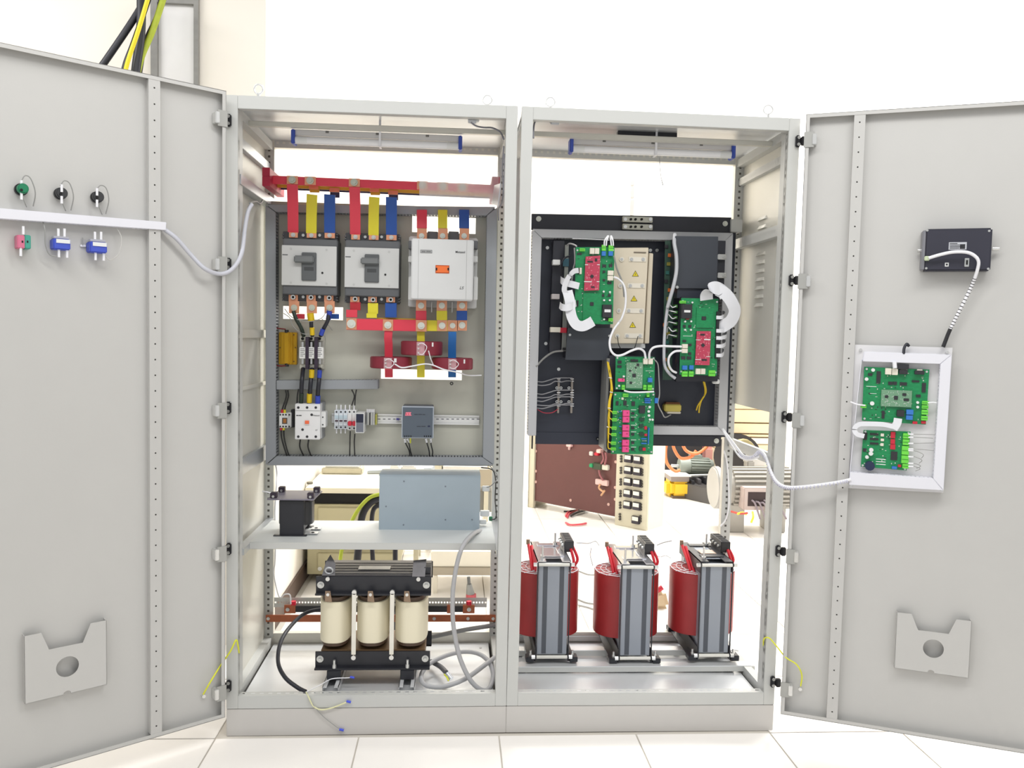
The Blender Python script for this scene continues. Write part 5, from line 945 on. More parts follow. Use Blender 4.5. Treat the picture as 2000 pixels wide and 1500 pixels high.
pcb('green circuit board with three red capacitors in the lower half of the white door frame', FP, [(500, 868), (862, 880), (832, 1180), (478, 1150)], zd,
    [('pin', 500, 890, 528, 945), ('rd', 710, 882, 745, 932), ('rd', 708, 938, 743, 976), ('rd', 706, 978, 745, 1018), ('ivory', 632, 895, 658, 918), ('ivory', 632, 935, 658, 955), ('ivory', 630, 970, 655, 992), ('chip', 550, 893, 615, 908), ('chip', 550, 930, 615, 946), ('chip', 550, 965, 615, 980), ('drum', 545, 1140, 32), ('cap', 558, 1020, 14), ('cap', 555, 1048, 14), ('cap', 525, 1075, 12), ('lg', 805, 895, 855, 935), ('lg', 803, 940, 852, 985), ('lg', 795, 992, 850, 1060), ('lg', 792, 1065, 848, 1125), ('lg', 800, 1130, 848, 1165), ('bl', 718, 1150, 758, 1170), ('line', 595, 1090, 670, 1096), ('line', 595, 1110, 670, 1116), ('line', 595, 1130, 670, 1136), ('chip', 495, 1010, 522, 1035), ('chip', 710, 1035, 760, 1100), ('rd', 765, 1135, 790, 1155)], None, 18, 26)
DG = Frame(FR.O+FR.n*.04, FR.u, FR.n)
def fr_ribbon(label, pts, w, wd, fr=None, m=None, t=.0012):
    q = [fr.hit(*p[:2], p[2]) if fr else at(*p) for p in pts]; k = (2.92+.3)/F
    return one('ribbon_cable', MB().ribbon(q, w*k, t, wd), m or mat('grey_ribbon', (226, 227, 232), .5, var=.03), label, 'ribbon cable', 'flat ribbon cables')
fr_ribbon('white flat ribbon cable folded between the two boards in the white frame', [(1688, 852, .05), (1674, 848, .055), (1669, 838, .055), (1678, 829, .055), (1700, 828, .052), (1725, 829, .05), (1744, 833, .05)], 8, (0, 0, 1), FR)
fr_ribbon('short grey flat cable plugged into the lower edge of the upper door board', [(1754, 817, .05), (1752, 827, .05), (1745, 838, .05)], 13, tuple(FR.u), FR)
for i, (y0, x1, y1) in enumerate(((848, 1826, 849), (854, 1822, 856), (866, 1825, 865), (877, 1824, 880), (880, 1800, 895), (892, 1795, 905), (905, 1790, 915), (911, 1788, 920))):
    T = thing('door_board_wire', ('first', 'second', 'third', 'fourth', 'fifth', 'sixth', 'seventh', 'eighth')[i]+' thin white wire from the top, right of the lower door board', 'wire', FP.hit(1776, y0), 'thin white wires of the lower door board')
    MB().tube([FP.hit(1773-i*.5, y0, .01), FP.hit(1785, y0, .014), FP.hit((1790+x1)/2+(8 if i > 3 else 0), (y0+y1)/2, .014), FP.hit(x1, y1, .01)], .0011).build('wire', WIREG, T); MB().cyl(FP.hit(1774, y0, .011), FP.hit(1784, y0+.3, .013), .0026, 8).build('ferrule', CABLEW, T)
one('door_board_wire', MB().tube([FP.hit(1690, 792, .012), FP.hit(1675, 790, .014), FP.hit(1661, 785, .01)], .0028), CABLEW, 'white wire entering the upper door board from the left', 'wire')
one('door_board_wire', MB().tube([FP.hit(1812, 787, .012), FP.hit(1822, 786, .012), FP.hit(1829, 787, .01)], .0022), CABLEW, 'white wire leaving the upper door board to the right duct', 'wire')
one('door_board_plug', MB().cyl(FP.hit(1748, 719, .02), FP.hit(1747, 707, .02), .007, 10), CABLEW, 'white cable plug at the top of the upper door board', 'plug')
# ------------------------------------------------------------------ beige power modules with warning triangles
T = thing('power_module_stack', 'beige power module column with three yellow warning triangles', 'power module', at(1235, 670, .45)); BG = mat('beige_module', (216, 205, 184), .45, var=.05, scale=16); fm = A(.37)
Q = [fm.hit(*p) for p in ((1196, 484), (1267, 483.5), (1257, 671), (1190, 671))]; MB().prism(Q, (0, .11, 0)).build('body', BG, T, .002)
Q = [A(.39).hit(*p) for p in ((1268, 494), (1276, 495), (1268, 671), (1259, 671))]; MB().prism(Q, (0, .09, 0)).build('side_rail', BG, T, .002)
Q = [A(.40).hit(*p) for p in ((1192, 671), (1260, 671), (1260, 680), (1192, 680))]; MB().prism(Q, (0, .05, 0)).build('lower_shelf', WHITEP, T)
TY = mat('warning_yellow', (226, 206, 36), .5); TB = mat('warning_border', (92, 86, 40), .5)
for k in range(3):
    x, y = ((1241, 535), (1238.2, 583.5), (1235.6, 635))[k]; h = 6.6
    q = [fm.hit(x-h, y+h*.75, .0004), fm.hit(x+h, y+h*.75, .0004), fm.hit(x, y-h, .0004)]; tr = MB().prism(q, fm.n*.0006).build('warning_triangle', TB, T)
    h2 = 5.0; q = [fm.hit(x-h2, y+h2*.72+.4, .0012), fm.hit(x+h2, y+h2*.72+.4, .0012), fm.hit(x, y-h2+.3, .0012)]; MB().prism(q, fm.n*.0004).build('yellow_field', TY, tr)
    q = [fm.hit(*p, .0018) for p in ((x+.6, y-2.6), (x-1.2, y+.8), (x+.1, y+.7), (x-.6, y+3.4), (x+1.3, y+.1), (x+.1, y+.1))]; MB().prism(q, fm.n*.0003).build('bolt_symbol', TB, tr)
for k in range(4):
    x0, x1, y = ((1228, 1262, 506.5), (1225.5, 1260, 558), (1222.5, 1258, 607), (1219.5, 1256, 656))[k]
    pd = MB().pb(fm, x0, y-5, x1, y+5, .003, .003).build('terminal_pad', mat('pale_pad', (226, 220, 206), .4), T, .0014)
    for x in (x0+5.5, x1-6): c = fm.hit(x, y, .003); MB().cyl(c, c+fm.n*.003, .0065, 12).build('pad_bolt', STEEL, pd)
    c = fm.hit(x0-14, y, 0); MB().cyl(c, c+fm.n*.004, .010, 14).build('gate_boss', mat('pale_pad', (226, 220, 206)), T); MB().cyl(c+fm.n*.004, c+fm.n*.006, .005, 10).build('gate_screw', STEEL, T)
MB().pb(fm, 1238, 492, 1262, 494, .002, .003).build('wire_clip', mat('clip_dark', (110, 100, 86), .4), T)
for i, x in enumerate((1206, 1246)): one('module_wire', ptube([(x, 657, .355), (x+2 if i == 0 else x-4, 672, .355), (x+6 if i == 0 else x-7, 681, .37)], .0016), WIREK, ('left', 'right')[i]+' thin dark wire at the bottom of the beige modules', 'wire')
for i, (pts, r, m, lb) in enumerate((
    ([(1199, 541, .28), (1208, 545, .28), (1218, 556, .28), (1222, 575, .28), (1221, 600, .28), (1214, 622, .28), (1208, 630, .29)], .0042, CABLEW, 'white patch cable from the left board arching over the beige modules'),
    ([(1210, 628, .29), (1198, 645, .28), (1191, 665, .27), (1193, 684, .26), (1203, 694, .26), (1216, 693, .26), (1233, 685, .26), (1248, 681, .27), (1258, 687, .28), (1261, 700, .285)], .0046, CABLEW, 'white patch cable looping down to the small middle board'),
    ([(1268, 700, .285), (1269, 688, .27), (1276, 679, .26), (1290, 676, .26), (1310, 676.5, .26), (1331, 677, .265)], .0046, CABLEW, 'white patch cable from the small middle board to the right board'),
    ([(1331, 685, .265), (1317, 687, .26), (1307, 697, .26), (1306, 711, .27), (1312, 723, .29), (1321, 728, .30)], .0046, CABLEW, 'white patch cable curling below the right board'),
    ([(1199, 500, .28), (1205, 525, .3), (1216, 553, .31), (1219, 580, .33)], .0034, WIREG, 'grey cable running down beside the left board'),
    ([(1318, 458, .36), (1317, 475, .32), (1321, 500, .31), (1321, 530, .31), (1315, 560, .31), (1308, 585, .32), (1304, 600, .33)], .0075, mat('silver_grey_cable', (190, 192, 198), .45), 'silver grey cable hanging left of the black cover plate'),
    ([(1304, 598, .34), (1299, 640, .34), (1297, 680, .33), (1298, 712, .32), (1306, 728, .31), (1319, 739, .31)], .0065, mat('silver_grey_cable', (190, 192, 198)), 'silver grey cable continuing down left of the right board'),
    ([(1278, 702, .29), (1285, 712, .3), (1287, 740, .3), (1288, 770, .3), (1285, 788, .3), (1293, 806, .36), (1299, 815, .4), (1310, 810, .44)], .0026, WIREG, 'thin grey wire down from the small middle board to the yellow coil'),
    ([(1047, 716, .44), (1062, 700, .46), (1080, 688, .44), (1100, 685, .40)], .0042, WIREG, 'grey cable from the left duct to the grey upright bar'),
    ([(1219, 763, .285), (1232, 766, .28), (1255, 766, .28), (1277, 765, .285)], .0034, CABLEW, 'white cable lying across the joint of the two middle boards'),
    ([(1126, 481, .30), (1121, 478, .32), (1112, 476, .36), (1107, 480, .40)], .0032, CABLEG, 'grey cable at the upper left corner of the left board'),
    ([(1122, 484, .31), (1123, 510, .32), (1120, 525, .33), (1117, 548, .33)], .003, CABLEG, 'grey cable down the left edge of the left board'),
    ([(1118, 466, .42), (1150, 467, .42), (1190, 469, .42)], .002, CABLEW, 'thin white wire along the underside of the top duct'),
    ([(1374, 745, .45), (1377, 760, .46), (1376, 772, .46), (1370, 782, .46), (1366, 795, .46), (1365, 806, .47)], .0034, mat('amber_wire', (226, 192, 44), .5), 'yellow twisted wire with a knot hanging below the right board'),
    ([(1376, 746, .45), (1379, 765, .46), (1372, 778, .455), (1363, 792, .46), (1360, 801, .47)], .003, mat('amber_wire', (206, 160, 30)), 'second yellow wire hanging below the right board'),
    ([(1050, 800, .46), (1062, 806, .46), (1078, 806, .46), (1090, 799, .46)], .002, mat('crimson_wire', (160, 40, 60), .5), 'dark red wire curving below the two terminal strips'))):
    one('cable', ptube(pts, r), m, lb, 'cable')
for k, (x, lb) in enumerate(((1172, 'left'), (1186, 'right'))):
    T = thing('white_leads', 'pair of white leads plugged into the %s top plug of the left board' % lb, 'cable', at(x+8, 478, .29), 'white leads on the left board')
    for d in (0, 4): MB().tube([at(x+8+d, 480, .285), at(x+8+d+(1-2*k), 470, .29), at(x+15-(k*8)+d*.3, 461, .33)], .0028).build('lead', CABLEW, T)
# ------------------------------------------------------------------ ribbon cables on the boards
fr_ribbon('white flat ribbon cable at the upper left connector of the left board', [(1130, 528, .288), (1121, 530, .275), (1112, 539, .27), (1105, 552, .275), (1102, 566, .28), (1107, 576, .285)], 10, [(0, 0, 1), (.2, 0, 1), (.6, 0, .7), (1, 0, .3), (1, 0, 0), (1, 0, -.4)])
fr_ribbon('white flat ribbon cable crossing left from the second connector of the left board', [(1131, 559, .29), (1120, 556, .285), (1108, 553, .29), (1098, 549, .30), (1095, 546, .33)], 13, (0, 0, 1))
fr_ribbon('wide white flat ribbon cable drooping below the left board', [(1108, 568, .285), (1113, 588, .27), (1114, 606, .262), (1118, 622, .258), (1126, 634, .256), (1138, 637, .256), (1150, 632, .26), (1158, 627, .27)], 20, [(1, 0, .2), (1, 0, 0), (1, 0, 0), (1, 0, .3), (.8, 0, .7), (.1, 0, 1), (-.35, 0, 1), (-.5, 0, .9)])
fr_ribbon('white flat ribbon cable wrapped around the wide one beside the left board', [(1125, 592, .29), (1118, 597, .262), (1108, 601, .252), (1098, 600, .26), (1093, 596, .285)], 13, (0, .1, 1))
fr_ribbon('wide white flat ribbon cable standing up at the top of the right board', [(1380, 586, .268), (1380, 576, .26), (1384, 568, .25), (1396, 562, .245), (1409, 567, .25), (1417, 578, .25)], 25, [(1, 0, 0), (1, 0, .1), (.8, 0, .5), (.2, 0, 1), (-.4, 0, .9), (-.8, 0, .6)])
fr_ribbon('wide white flat ribbon cable swinging down the right side of the right board', [(1402, 566, .25), (1418, 575, .245), (1430, 592, .245), (1435, 608, .25), (1428, 626, .26), (1414, 636, .275), (1404, 642, .285)], 24, [(0, 0, 1), (.3, 0, 1), (.8, 0, .5), (1, 0, .1), (.8, 0, -.5), (.3, 0, -1), (0, 0, -1)])
for i, (y, xb) in enumerate(((620, 1415), (646, 1418), (660, 1418), (676, 1416), (694, 1413))):
    fr_ribbon('%s narrow flat cable from the top on the right edge of the right board' % ('first', 'second', 'third', 'fourth', 'fifth')[i], [(1399, y, .27), (1409, y, .268), (xb, y-3, .285), (xb+1, y-8, .32), (1411, y-10, .36)], 7, (0, 0, 1))
# ------------------------------------------------------------------ black covers and trays
T = thing('cover_plate', 'black cover plate above the right circuit board', 'cover plate', at(1360, 565, .36)); Q = [A(.33).hit(*p) for p in ((1319, 461), (1403, 462), (1400, 564), (1315, 563))]; MB().prism(Q, (0, .004, 0)).build('plate', mat('slate_black', (58, 62, 70), .4), T, .001)
Q = [A(.34).hit(*p) for p in ((1323, 563), (1371, 564), (1371, 584), (1322, 582))]; MB().prism(Q, (0, .05, 0)).build('lower_flange', NAVY, T); bolt(T, A(.33), 1322, 561, 0, .006, .005)
Q = [A(.336).hit(*p) for p in ((1321, 464), (1400, 465), (1397, 560), (1318, 560))]; MB().prism(Q, (0, .16, 0)).build('rear_case', BB, T)
T = thing('busbar_clamps', 'dark terminal block with two silver lugs right of the black cover plate', 'terminal block', at(1410, 555, .42)); MB().pb(A(.40), 1400, 470, 1416, 556, .1).build('block', BB, T, .001)
for y in (502, 538):
    l = MB().pb(A(.385), 1402, y-5.5, 1419, y+5, .012).build('lug', CHROME, T, .002); c = at(1414, y, .385); MB().cyl(c, c-V((0, .004, 0)), .006, 10).build('lug_screw', STEEL, l)
T = thing('board_tray', 'black tray behind the right circuit board', 'tray', at(1360, 745, .32)); Q = [A(.315).hit(*p) for p in ((1331, 580), (1405, 582), (1402, 745), (1320, 745))]; MB().prism(Q, (0, .03, 0)).build('tray', BB, T, .002)
MB().pb(A(.33), 1393, 741, 1406, 750, .02).build('white_foot', WHITEP, T, .003)
T = thing('gate_driver_board', 'narrow dark green board standing left of the black cover plate', 'circuit board', at(1306, 600, .42)); Q = [A(.42).hit(*p) for p in ((1299, 470), (1317, 470), (1312, 742), (1294, 742))]; MB().prism(Q, (0, .002, 0)).build('board', mat('deep_green_board', (58, 84, 72), .4, var=.2, scale=60), T)
for i in range(15):
    y = 478+i*17; x = 1306-i*.35+(i*7) % 9-4; m = (CHIP, mat('copper_orange', (206, 110, 50), .5), mat('olive_part', (140, 132, 56), .5), mat('teal_part', (54, 110, 104), .5))[(i*5) % 4]; MB().pb(A(.419), x-3.5, y, x+3.5, y+7, .006, .005).build('component', m, T, .001)
for i, y in enumerate((598, 610, 620, 632, 645, 657)):
    MB().pb(A(.34), 1318.5, y-3, 1323.5, y+3, .03).build('edge_plug', mat('dim_green_plug', (66, 130, 56), .5), T, .001)
    one('gate_lead', ptube([(1321, y, .335), (1313, y-(2 if i % 2 else -2), .335), (1305, y-6+3*(i % 2), .36), (1303, y+4, .38)], .0022), CABLEW, '%s white lead from the top at the left edge of the black tray' % ('first', 'second', 'third', 'fourth', 'fifth', 'sixth')[i], 'wire', 'white leads left of the black tray')
T = thing('cover_plate', 'black cover plate below the left circuit board', 'cover plate', at(1150, 704, .38)); Q = [A(.36).hit(*p) for p in ((1109, 640), (1196, 640), (1189, 704), (1104, 703))]; MB().prism(Q, (0, .004, 0)).build('plate', mat('slate_black', (58, 62, 70)), T, .001)
Q = [A(.366).hit(*p) for p in ((1112, 600), (1194, 600), (1187, 700), (1108, 700))]; MB().prism(Q, (0, .13, 0)).build('rear_case', BB, T)
for x, y in ((1113, 654), (1190, 656)): bolt(T, A(.36), x, y, 0, .005, .004)
T = thing('upright_bar', 'grey metal upright bar left of the left circuit board', 'bar', at(1103, 686, .42)); Q = [A(.415).hit(*p) for p in ((1104, 478), (1111, 478), (1106, 686), (1097, 686))]; MB().prism(Q, (0, .012, 0)).build('bar', mat('bar_grey', (136, 138, 134), .4, .3), T, .001)
MB().pb(A(.41), 1100, 505, 1111, 520, .01).build('teal_block', mat('teal_block', (52, 92, 108), .5), T); MB().pb(A(.41), 1099, 679, 1105, 684, .01).build('clip', BLACKP, T)
T = thing('capacitor_bank', 'dark column with white and red tabs left of the upright bar', 'capacitor', at(1090, 690, .46)); Q = [A(.45).hit(*p) for p in ((1081, 470), (1103, 470), (1095, 688), (1073, 688))]; MB().prism(Q, (0, .045, 0)).build('column', BB, T, .002)
for r, m in (((1080, 507, 1094, 517), WHITEP), ((1078, 574, 1093, 584), mat('dull_white_tab', (190, 182, 182), .5)), ((1075.5, 639, 1095, 649), WCON), ((1094, 640, 1107, 650), REDC)): MB().pb(A(.405), *r, .04).build('tab', m, T, .001)
c0 = [at(1112, 500, .39), at(1102, 505, .38), at(1095, 520, .38), at(1098, 535, .4)]; one('cable', MB().tube(c0, .0035), CABLEK, 'black cable curling at the dark column left of the left board', 'cable')
T = thing('side_channel', 'grey metal channel along the left edge of the two middle boards', 'channel', at(1184, 880, .36)); Q = [A(.335).hit(*p) for p in ((1186, 700), (1191, 700), (1184, 880), (1179, 878))]; MB().prism(Q, (0, .12, 0)).build('edge', mat('channel_grey', (126, 126, 124), .4), T)
Q = [A(.34).hit(*p) for p in ((1190, 694), (1278, 696), (1272, 885), (1186, 885))]; MB().prism(Q, (0, .11, 0)).build('box', BB, T, .002)
# yellow wires beside the long board
AMB = mat('amber_wire', (206, 160, 30))
for i, (ex, ey) in enumerate(((1197, 806), (1196, 820), (1195, 836), (1194.5, 849), (1194, 865), (1193.5, 877))):
    pts = [(1186+(i % 3)*1.5, 706+i, .325), (1189+(i % 2)*3, 725, .322), (1195-(i % 3), 748, .31), (1193+(i % 2)*3, 765, .308), (1189+(i % 3)*1.5, 785, .306), (1188+(i % 2)*2, (ey+790)/2, .305), (ex-6, ey-5, .30), (ex, ey, .295)]
    one('amber_wire', ptube(pts, .0021), AMB, '%s yellow wire down the left edge of the long board, ending at the %s green plug' % (('first', 'second', 'third', 'fourth', 'fifth', 'sixth')[i],)*1 if False else 'yellow wire ending at the %s green plug from the top on the long board' % ('first', 'second', 'third', 'fourth', 'fifth', 'sixth')[i], 'wire', 'yellow wires of the long board')
T = thing('wire_ties', 'white cable ties around the yellow wire bundle', 'cable tie', at(1192, 790, .31))
for x, y in ((1192, 738), (1194, 766), (1190, 797), (1188, 834)): c = at(x, y, .308); MB().torus(c, (0.2, 0, 1), .006, .0016, 12, 5).build('tie', CABLEW, T)
# terminal strips with grey wires
for k, x in enumerate((1091, 1117)):
    T = thing('terminal_strip', ('left', 'right')[k]+' upright metal terminal strip on the lower dark panel', 'terminal strip', at(x, 808, .48), 'upright terminal strips')
    MB().pb(A(.47), x-2, 738, x+1.8, 807, .02).build('strip', mat('tan_strip', (150, 142, 134), .4, .3), T, .001)
    for y in (757.5, 784.5):
        for dx in ((-3.5, 4.5) if k == 0 else (-6,)): c = at(x+dx, y, .47); MB().ring(c, (0, -1, 0), .006, .003, .004, 12).build('eyelet', STEEL, T)
    for y in (740, 744.5, 762, 767, 771.5, 776, 789, 793): c = at(x, y, .469); MB().cyl(c-V((.007, 0, 0)), c+V((.008, 0, 0)), .0018, 6).build('contact', CABLEW, T)
for i, (y0, y1) in enumerate(((745, 739), (752, 745), (769, 763), (776, 771), (783, 776), (791, 789), (797, 792))):
    one('strip_wire', ptube([(1049, y0, .46), (1060, y0+1, .46), (1074, (y0+y1)/2+(i % 2)*2, .46), (1084, y1, .465), (1096, y1+(1 if i % 2 else -1), .464), (1106, y1-1, .465), (1117, y1-1, .467)], .0024), mat('ash_wire', (138, 138, 142), .5), '%s grey wire from the top, from the left duct to the two terminal strips' % ('first', 'second', 'third', 'fourth', 'fifth', 'sixth', 'seventh')[i], 'wire', 'grey wires of the terminal strips')
T = thing('yellow_coil', 'small coil wrapped in yellow tape on the lower dark panel', 'coil', at(1316, 810, .5)); MB().pb(A(.455), 1298, 790, 1331, 804, .04).build('taped_core', mat('pale_yellow_tape', (206, 190, 92), .5, var=.1), T, .004)
MB().pb(A(.465), 1300, 786, 1329, 791, .03).build('winding', mat('copper_winding', (120, 76, 40), .4, .4), T, .003); MB().pb(A(.46), 1303, 804, 1330, 808, .03).build('terminal_edge', WCON, T, .002)
# ================================================================== RIGHT CABINET, RED COIL CHOKES
IRG = mat('grey_core_paint', (152, 158, 168), .4, .15, var=.04); STRIPE = mat('dark_core_stripe', (80, 84, 92), .45, var=.1)
ANG = mat('bright_clamp_steel', (226, 226, 232), .14, .85, var=.05)
def choke(label, xl, xr, yt, yb, plate, top):
    Y0 = .268; Y1 = Y0+.30; a, c = at(xl, yb, Y0), at(xr, yt, Y0); X0, X1 = a.x, c.x; Z0, Z1 = a.z, c.z; xc = (X0+X1)/2; wy = (Y0+Y1)/2
    T = thing('single_phase_choke', label, 'choke', (xc, wy, Z0), 'red coil chokes')
    for y0, y1, nm in ((Y0, Y0+.05, 'front_leg'), (Y1-.05, Y1, 'rear_leg')): MB().bx(X0+.004, X1-.004, y0, y1, Z0+.004, Z1-.004).build(nm, IRG, T, .001)
    for z0, z1, nm in ((Z0+.004, Z0+.052, 'lower_yoke'), (Z1-.052, Z1-.004, 'upper_yoke')): MB().bx(X0+.006, X1-.006, Y0+.05, Y1-.05, z0, z1).build(nm, IRG, T)
    W = X1-X0
    for f0, f1 in ((.17, .31), (.69, .83)): MB().bx(X0+W*f0, X0+W*f1, Y0-.0012, Y0, Z0+.008, Z1-.006).build('core_stripe', STRIPE, T)
    # coil: upright oval winding
    rx, ry = .133, .108; xo = xc; xc -= .012; e = [(xc+rx*math.copysign(abs(math.cos(t))**.85, math.cos(t)), wy+ry*math.copysign(abs(math.sin(t))**.85, math.sin(t))) for t in [2*math.pi*k/48 for k in range(48)]]
    z0, z1 = Z0+.056, Z1-.052; cl = MB().prism([(x, y, z0) for x, y in e], (0, 0, z1-z0)).build('coil', COILRED, T, .002)
    cr = MB(); 
    for f in (.97, .8, .64): cr.tube([(xc+(x-xc)*f, wy+(y-wy)*f, z1+.002+.004*(1-f)) for x, y in e]+[(xc+(e[0][0]-xc)*f, wy+(e[0][1]-wy)*f, z1+.002)], .0016, 5, 0)
    for k in range(0, 48, 3): x, y = e[k]; x2, y2 = e[(k+2) % 48]; cr.tube([(x, y, z1+.001), (xc+(x2-xc)*.62, wy+(y2-wy)*.62, z1+.006)], .0014, 5, 0)
    o = cr.build('lacing_cord', CABLEW, cl); o['kind'] = 'stuff'
    xc = xo
    # clamps
    for s in (-1, 1):
        x = X0 if s < 0 else X1
        MB().bx(min(x, x+s*.004), max(x, x+s*.004), Y0-.004, Y1+.004, Z1-.03, Z1+.018).bx(min(x+s*.004, x-s*.032), max(x+s*.004, x-s*.032), Y0-.004, Y1+.004, Z1+.014, Z1+.018).build('upper_clamp', top, T, .0006)
        MB().bx(min(x, x+s*.004), max(x, x+s*.004), Y0-.006, Y1+.004, Z0-.022, Z0+.03).bx(min(x, x+s*.03), max(x, x+s*.03), Y0-.006, Y1+.004, Z0-.022, Z0-.018).build('lower_clamp', BLACKM, T, .0006)
        MB().bx(x+s*.001-.002, x+s*.001+.002, Y0-.008, Y0-.002, Z0-.02, Z1+.01).build('edge_strip', BLACKM, T)
        for yy in (Y0-.012, Y1+.006):
            MB().bx(x+s*.008, x+s*.04, yy, yy+.045, Z0-.024, Z0-.004).build('foot_pad', BLACKM, T, .002)
            c_ = V((x+s*.02, yy+.018, Z0-.004)); MB().cyl(c_, c_+V((0, 0, .008)), .007, 6).cyl(c_+V((0, 0, .008)), c_+V((0, 0, .022)), .0045, 8).build('foot_bolt', CHROME, T)
        for zz_ in (Z1+.004, Z0-.004): c_ = V((x+s*.004, Y0-.006, zz_)); MB().cyl(c_, c_+V((s*.014, 0, 0)), .0085, 6).build('rod_nut', CHROME, T)
    for zz_ in (Z1+.004, Z0-.004): MB().cyl((X0+.002, Y0-.007, zz_), (X1-.002, Y0-.007, zz_), .0068, 14).build('tie_rod', mat('white_rod', (226, 224, 216), .4), T)
    MB().bx(X0+.03, X1-.03, Y0+.05, Y1-.04, Z1+.013, Z1+.0155).build('top_sheet', IRG if top is not ANG else ANG, T)
    for yy in (Y0+.06, Y1-.07): MB().bx(X0+.02, X1-.015, yy, yy+.035, Z1+.018, Z1+.021).build('cross_strap', top, T)
    for x, yy in ((X0+.02, Y0+.03), (X1-.03, Y1-.05)): c_ = V((x, yy, Z1+.018)); MB().cyl(c_, c_+V((0, 0, .01)), .009, 6).cyl(c_+V((0, 0, .01)), c_+V((0, 0, .05)), .004, 8).build('stud', CHROME, T)
    if plate:
        p = MB().bx(X0+.03, X0+.095, Y0+.1, Y0+.16, Z1+.0215, Z1+.0225).build('name_plate', mat('tan_plate', (176, 150, 132), .45), T)
        for k in range(4): MB().bx(X0+.034, X0+.09, Y0+.106+k*.013, Y0+.112+k*.013, Z1+.0226, Z1+.023).build('printed_line', WCON, p)
    tb = MB().bx(X1-.008, X1+.032, Y0+.12, Y0+.27, Z1+.03, Z1+.066).build('terminal_block', BLACKP if plate else mat('semi_gloss_black', (48, 48, 52), .3), T, .002)
    for k in range(4): yy = Y0+.132+k*.036; MB().bx(X1+.0, X1+.026, yy, yy+.02, Z1+.066, Z1+.0672).build('terminal_well', DARK, tb); c_ = V((X1-.0085, yy+.01, Z1+.045)); MB().cyl(c_, c_-V((.008, 0, 0)), .006, 8).build('terminal_screw', STEEL, tb)
    MB().bx(X1-.006, X1+.02, Y0+.13, Y0+.26, Z1+.018, Z1+.03).build('block_bracket', BLACKM, T)
    for k, (p_) in enumerate(([(X1+.01, wy-.04, z1+.005), (X1+.03, wy-.05, z1+.035), (X1+.02, wy-.03, Z1+.035)], [(X1+.03, wy-.01, z1), (X1+.05, wy-.02, z1+.04), (X1+.03, wy+.0, Z1+.04)])): MB().tube(p_, .006).build('red_lead', mat('red_lead', (206, 34, 50), .45), T)
    lead = [(xc-.075, wy-.05, z1), (xc-.078, wy-.02, z1+.03), (X0-.02, wy+.06, Z1+.03)]
    MB().tube(lead, .007).build('red_lead', mat('red_lead', (206, 34, 50)), T); MB().tube([(p[0]+.012, p[1]-.015, p[2]-.004) for p in lead], .0065).build('red_lead', mat('red_lead', (206, 34, 50)), T)
    c_ = V((X0-.022, wy+.06, Z1+.03)); MB().cyl(c_, c_+V((0, 0, .02)), .008, 8).build('lead_lug', mat('tinned_brown', (150, 128, 108)), T)
    return X0, X1, Z0, Z1
G1 = choke('red coil choke half hidden behind the left post of the right cabinet', 1046.5, 1113, 1104, 1280, False, ANG)
G2 = choke('middle red coil choke in the right cabinet', 1208.7, 1276, 1109, 1282.5, False, ANG)
G3 = choke('red coil choke with a printed name plate at the right', 1362.6, 1430, 1105, 1277, True, BLACKM)
zr = G2[2]-.025; xr = at(1472, 1296, .25).x
for i, (y, lb) in enumerate(((.235, 'front grey rail under the three red coil chokes'), (.40, 'middle grey rail under the three red coil chokes'), (.565, 'rear grey rail under the three red coil chokes'))):
    T = thing('support_rail', lb, 'rail', (.5, y, zr-.03), 'rails under the red coil chokes'); MB().bx(.045, xr-.01*i, y, y+.045, zr-.004, zr-.0005).build('top_flange', ZINCP, T); MB().bx(.045, xr-.01*i, y, y+.003, zr-.024, zr-.004).build('web', PAINT, T)
    for x in (.06, .5, .9): MB().bx(x, x+.03, y+.006, y+.04, .1225, zr-.004).build('spacer', BLACKM, T)
for i, (pts, r, m, lb) in enumerate((
    ([(1126, 1060, .5), (1150, 1061, .52), (1163, 1057, .55), (1170, 1065, .5)], .0018, WIREG, 'thin grey wire between the first and second red coil choke'),
    ([(1283, 1065, .5), (1295, 1060, .5), (1312, 1056, .5)], .0022, WIREG, 'thin grey wire between the second and third red coil choke'),
    ([(1284, 1086, .5), (1290, 1088, .55), (1300, 1085, .55), (1310, 1090, .5)], .0015, WIREG, 'lower thin grey wire between the second and third red coil choke'),
    ([(1155, 1070, .55), (1153, 1085, .56), (1158, 1105, .56)], .0015, WIREG, 'thin grey wire hanging left of the middle red coil choke'))): one('cable', ptube(pts, r), m, lb, 'wire')
one('post_wire', ptube([(1414, 880, .56), (1420, 905, .555), (1423, 950, .555), (1423, 990, .555), (1417, 1015, .555), (1407, 1028, .55)], .0035), CABLEW, 'white wire taped along the right rear post of the right cabinet', 'wire')
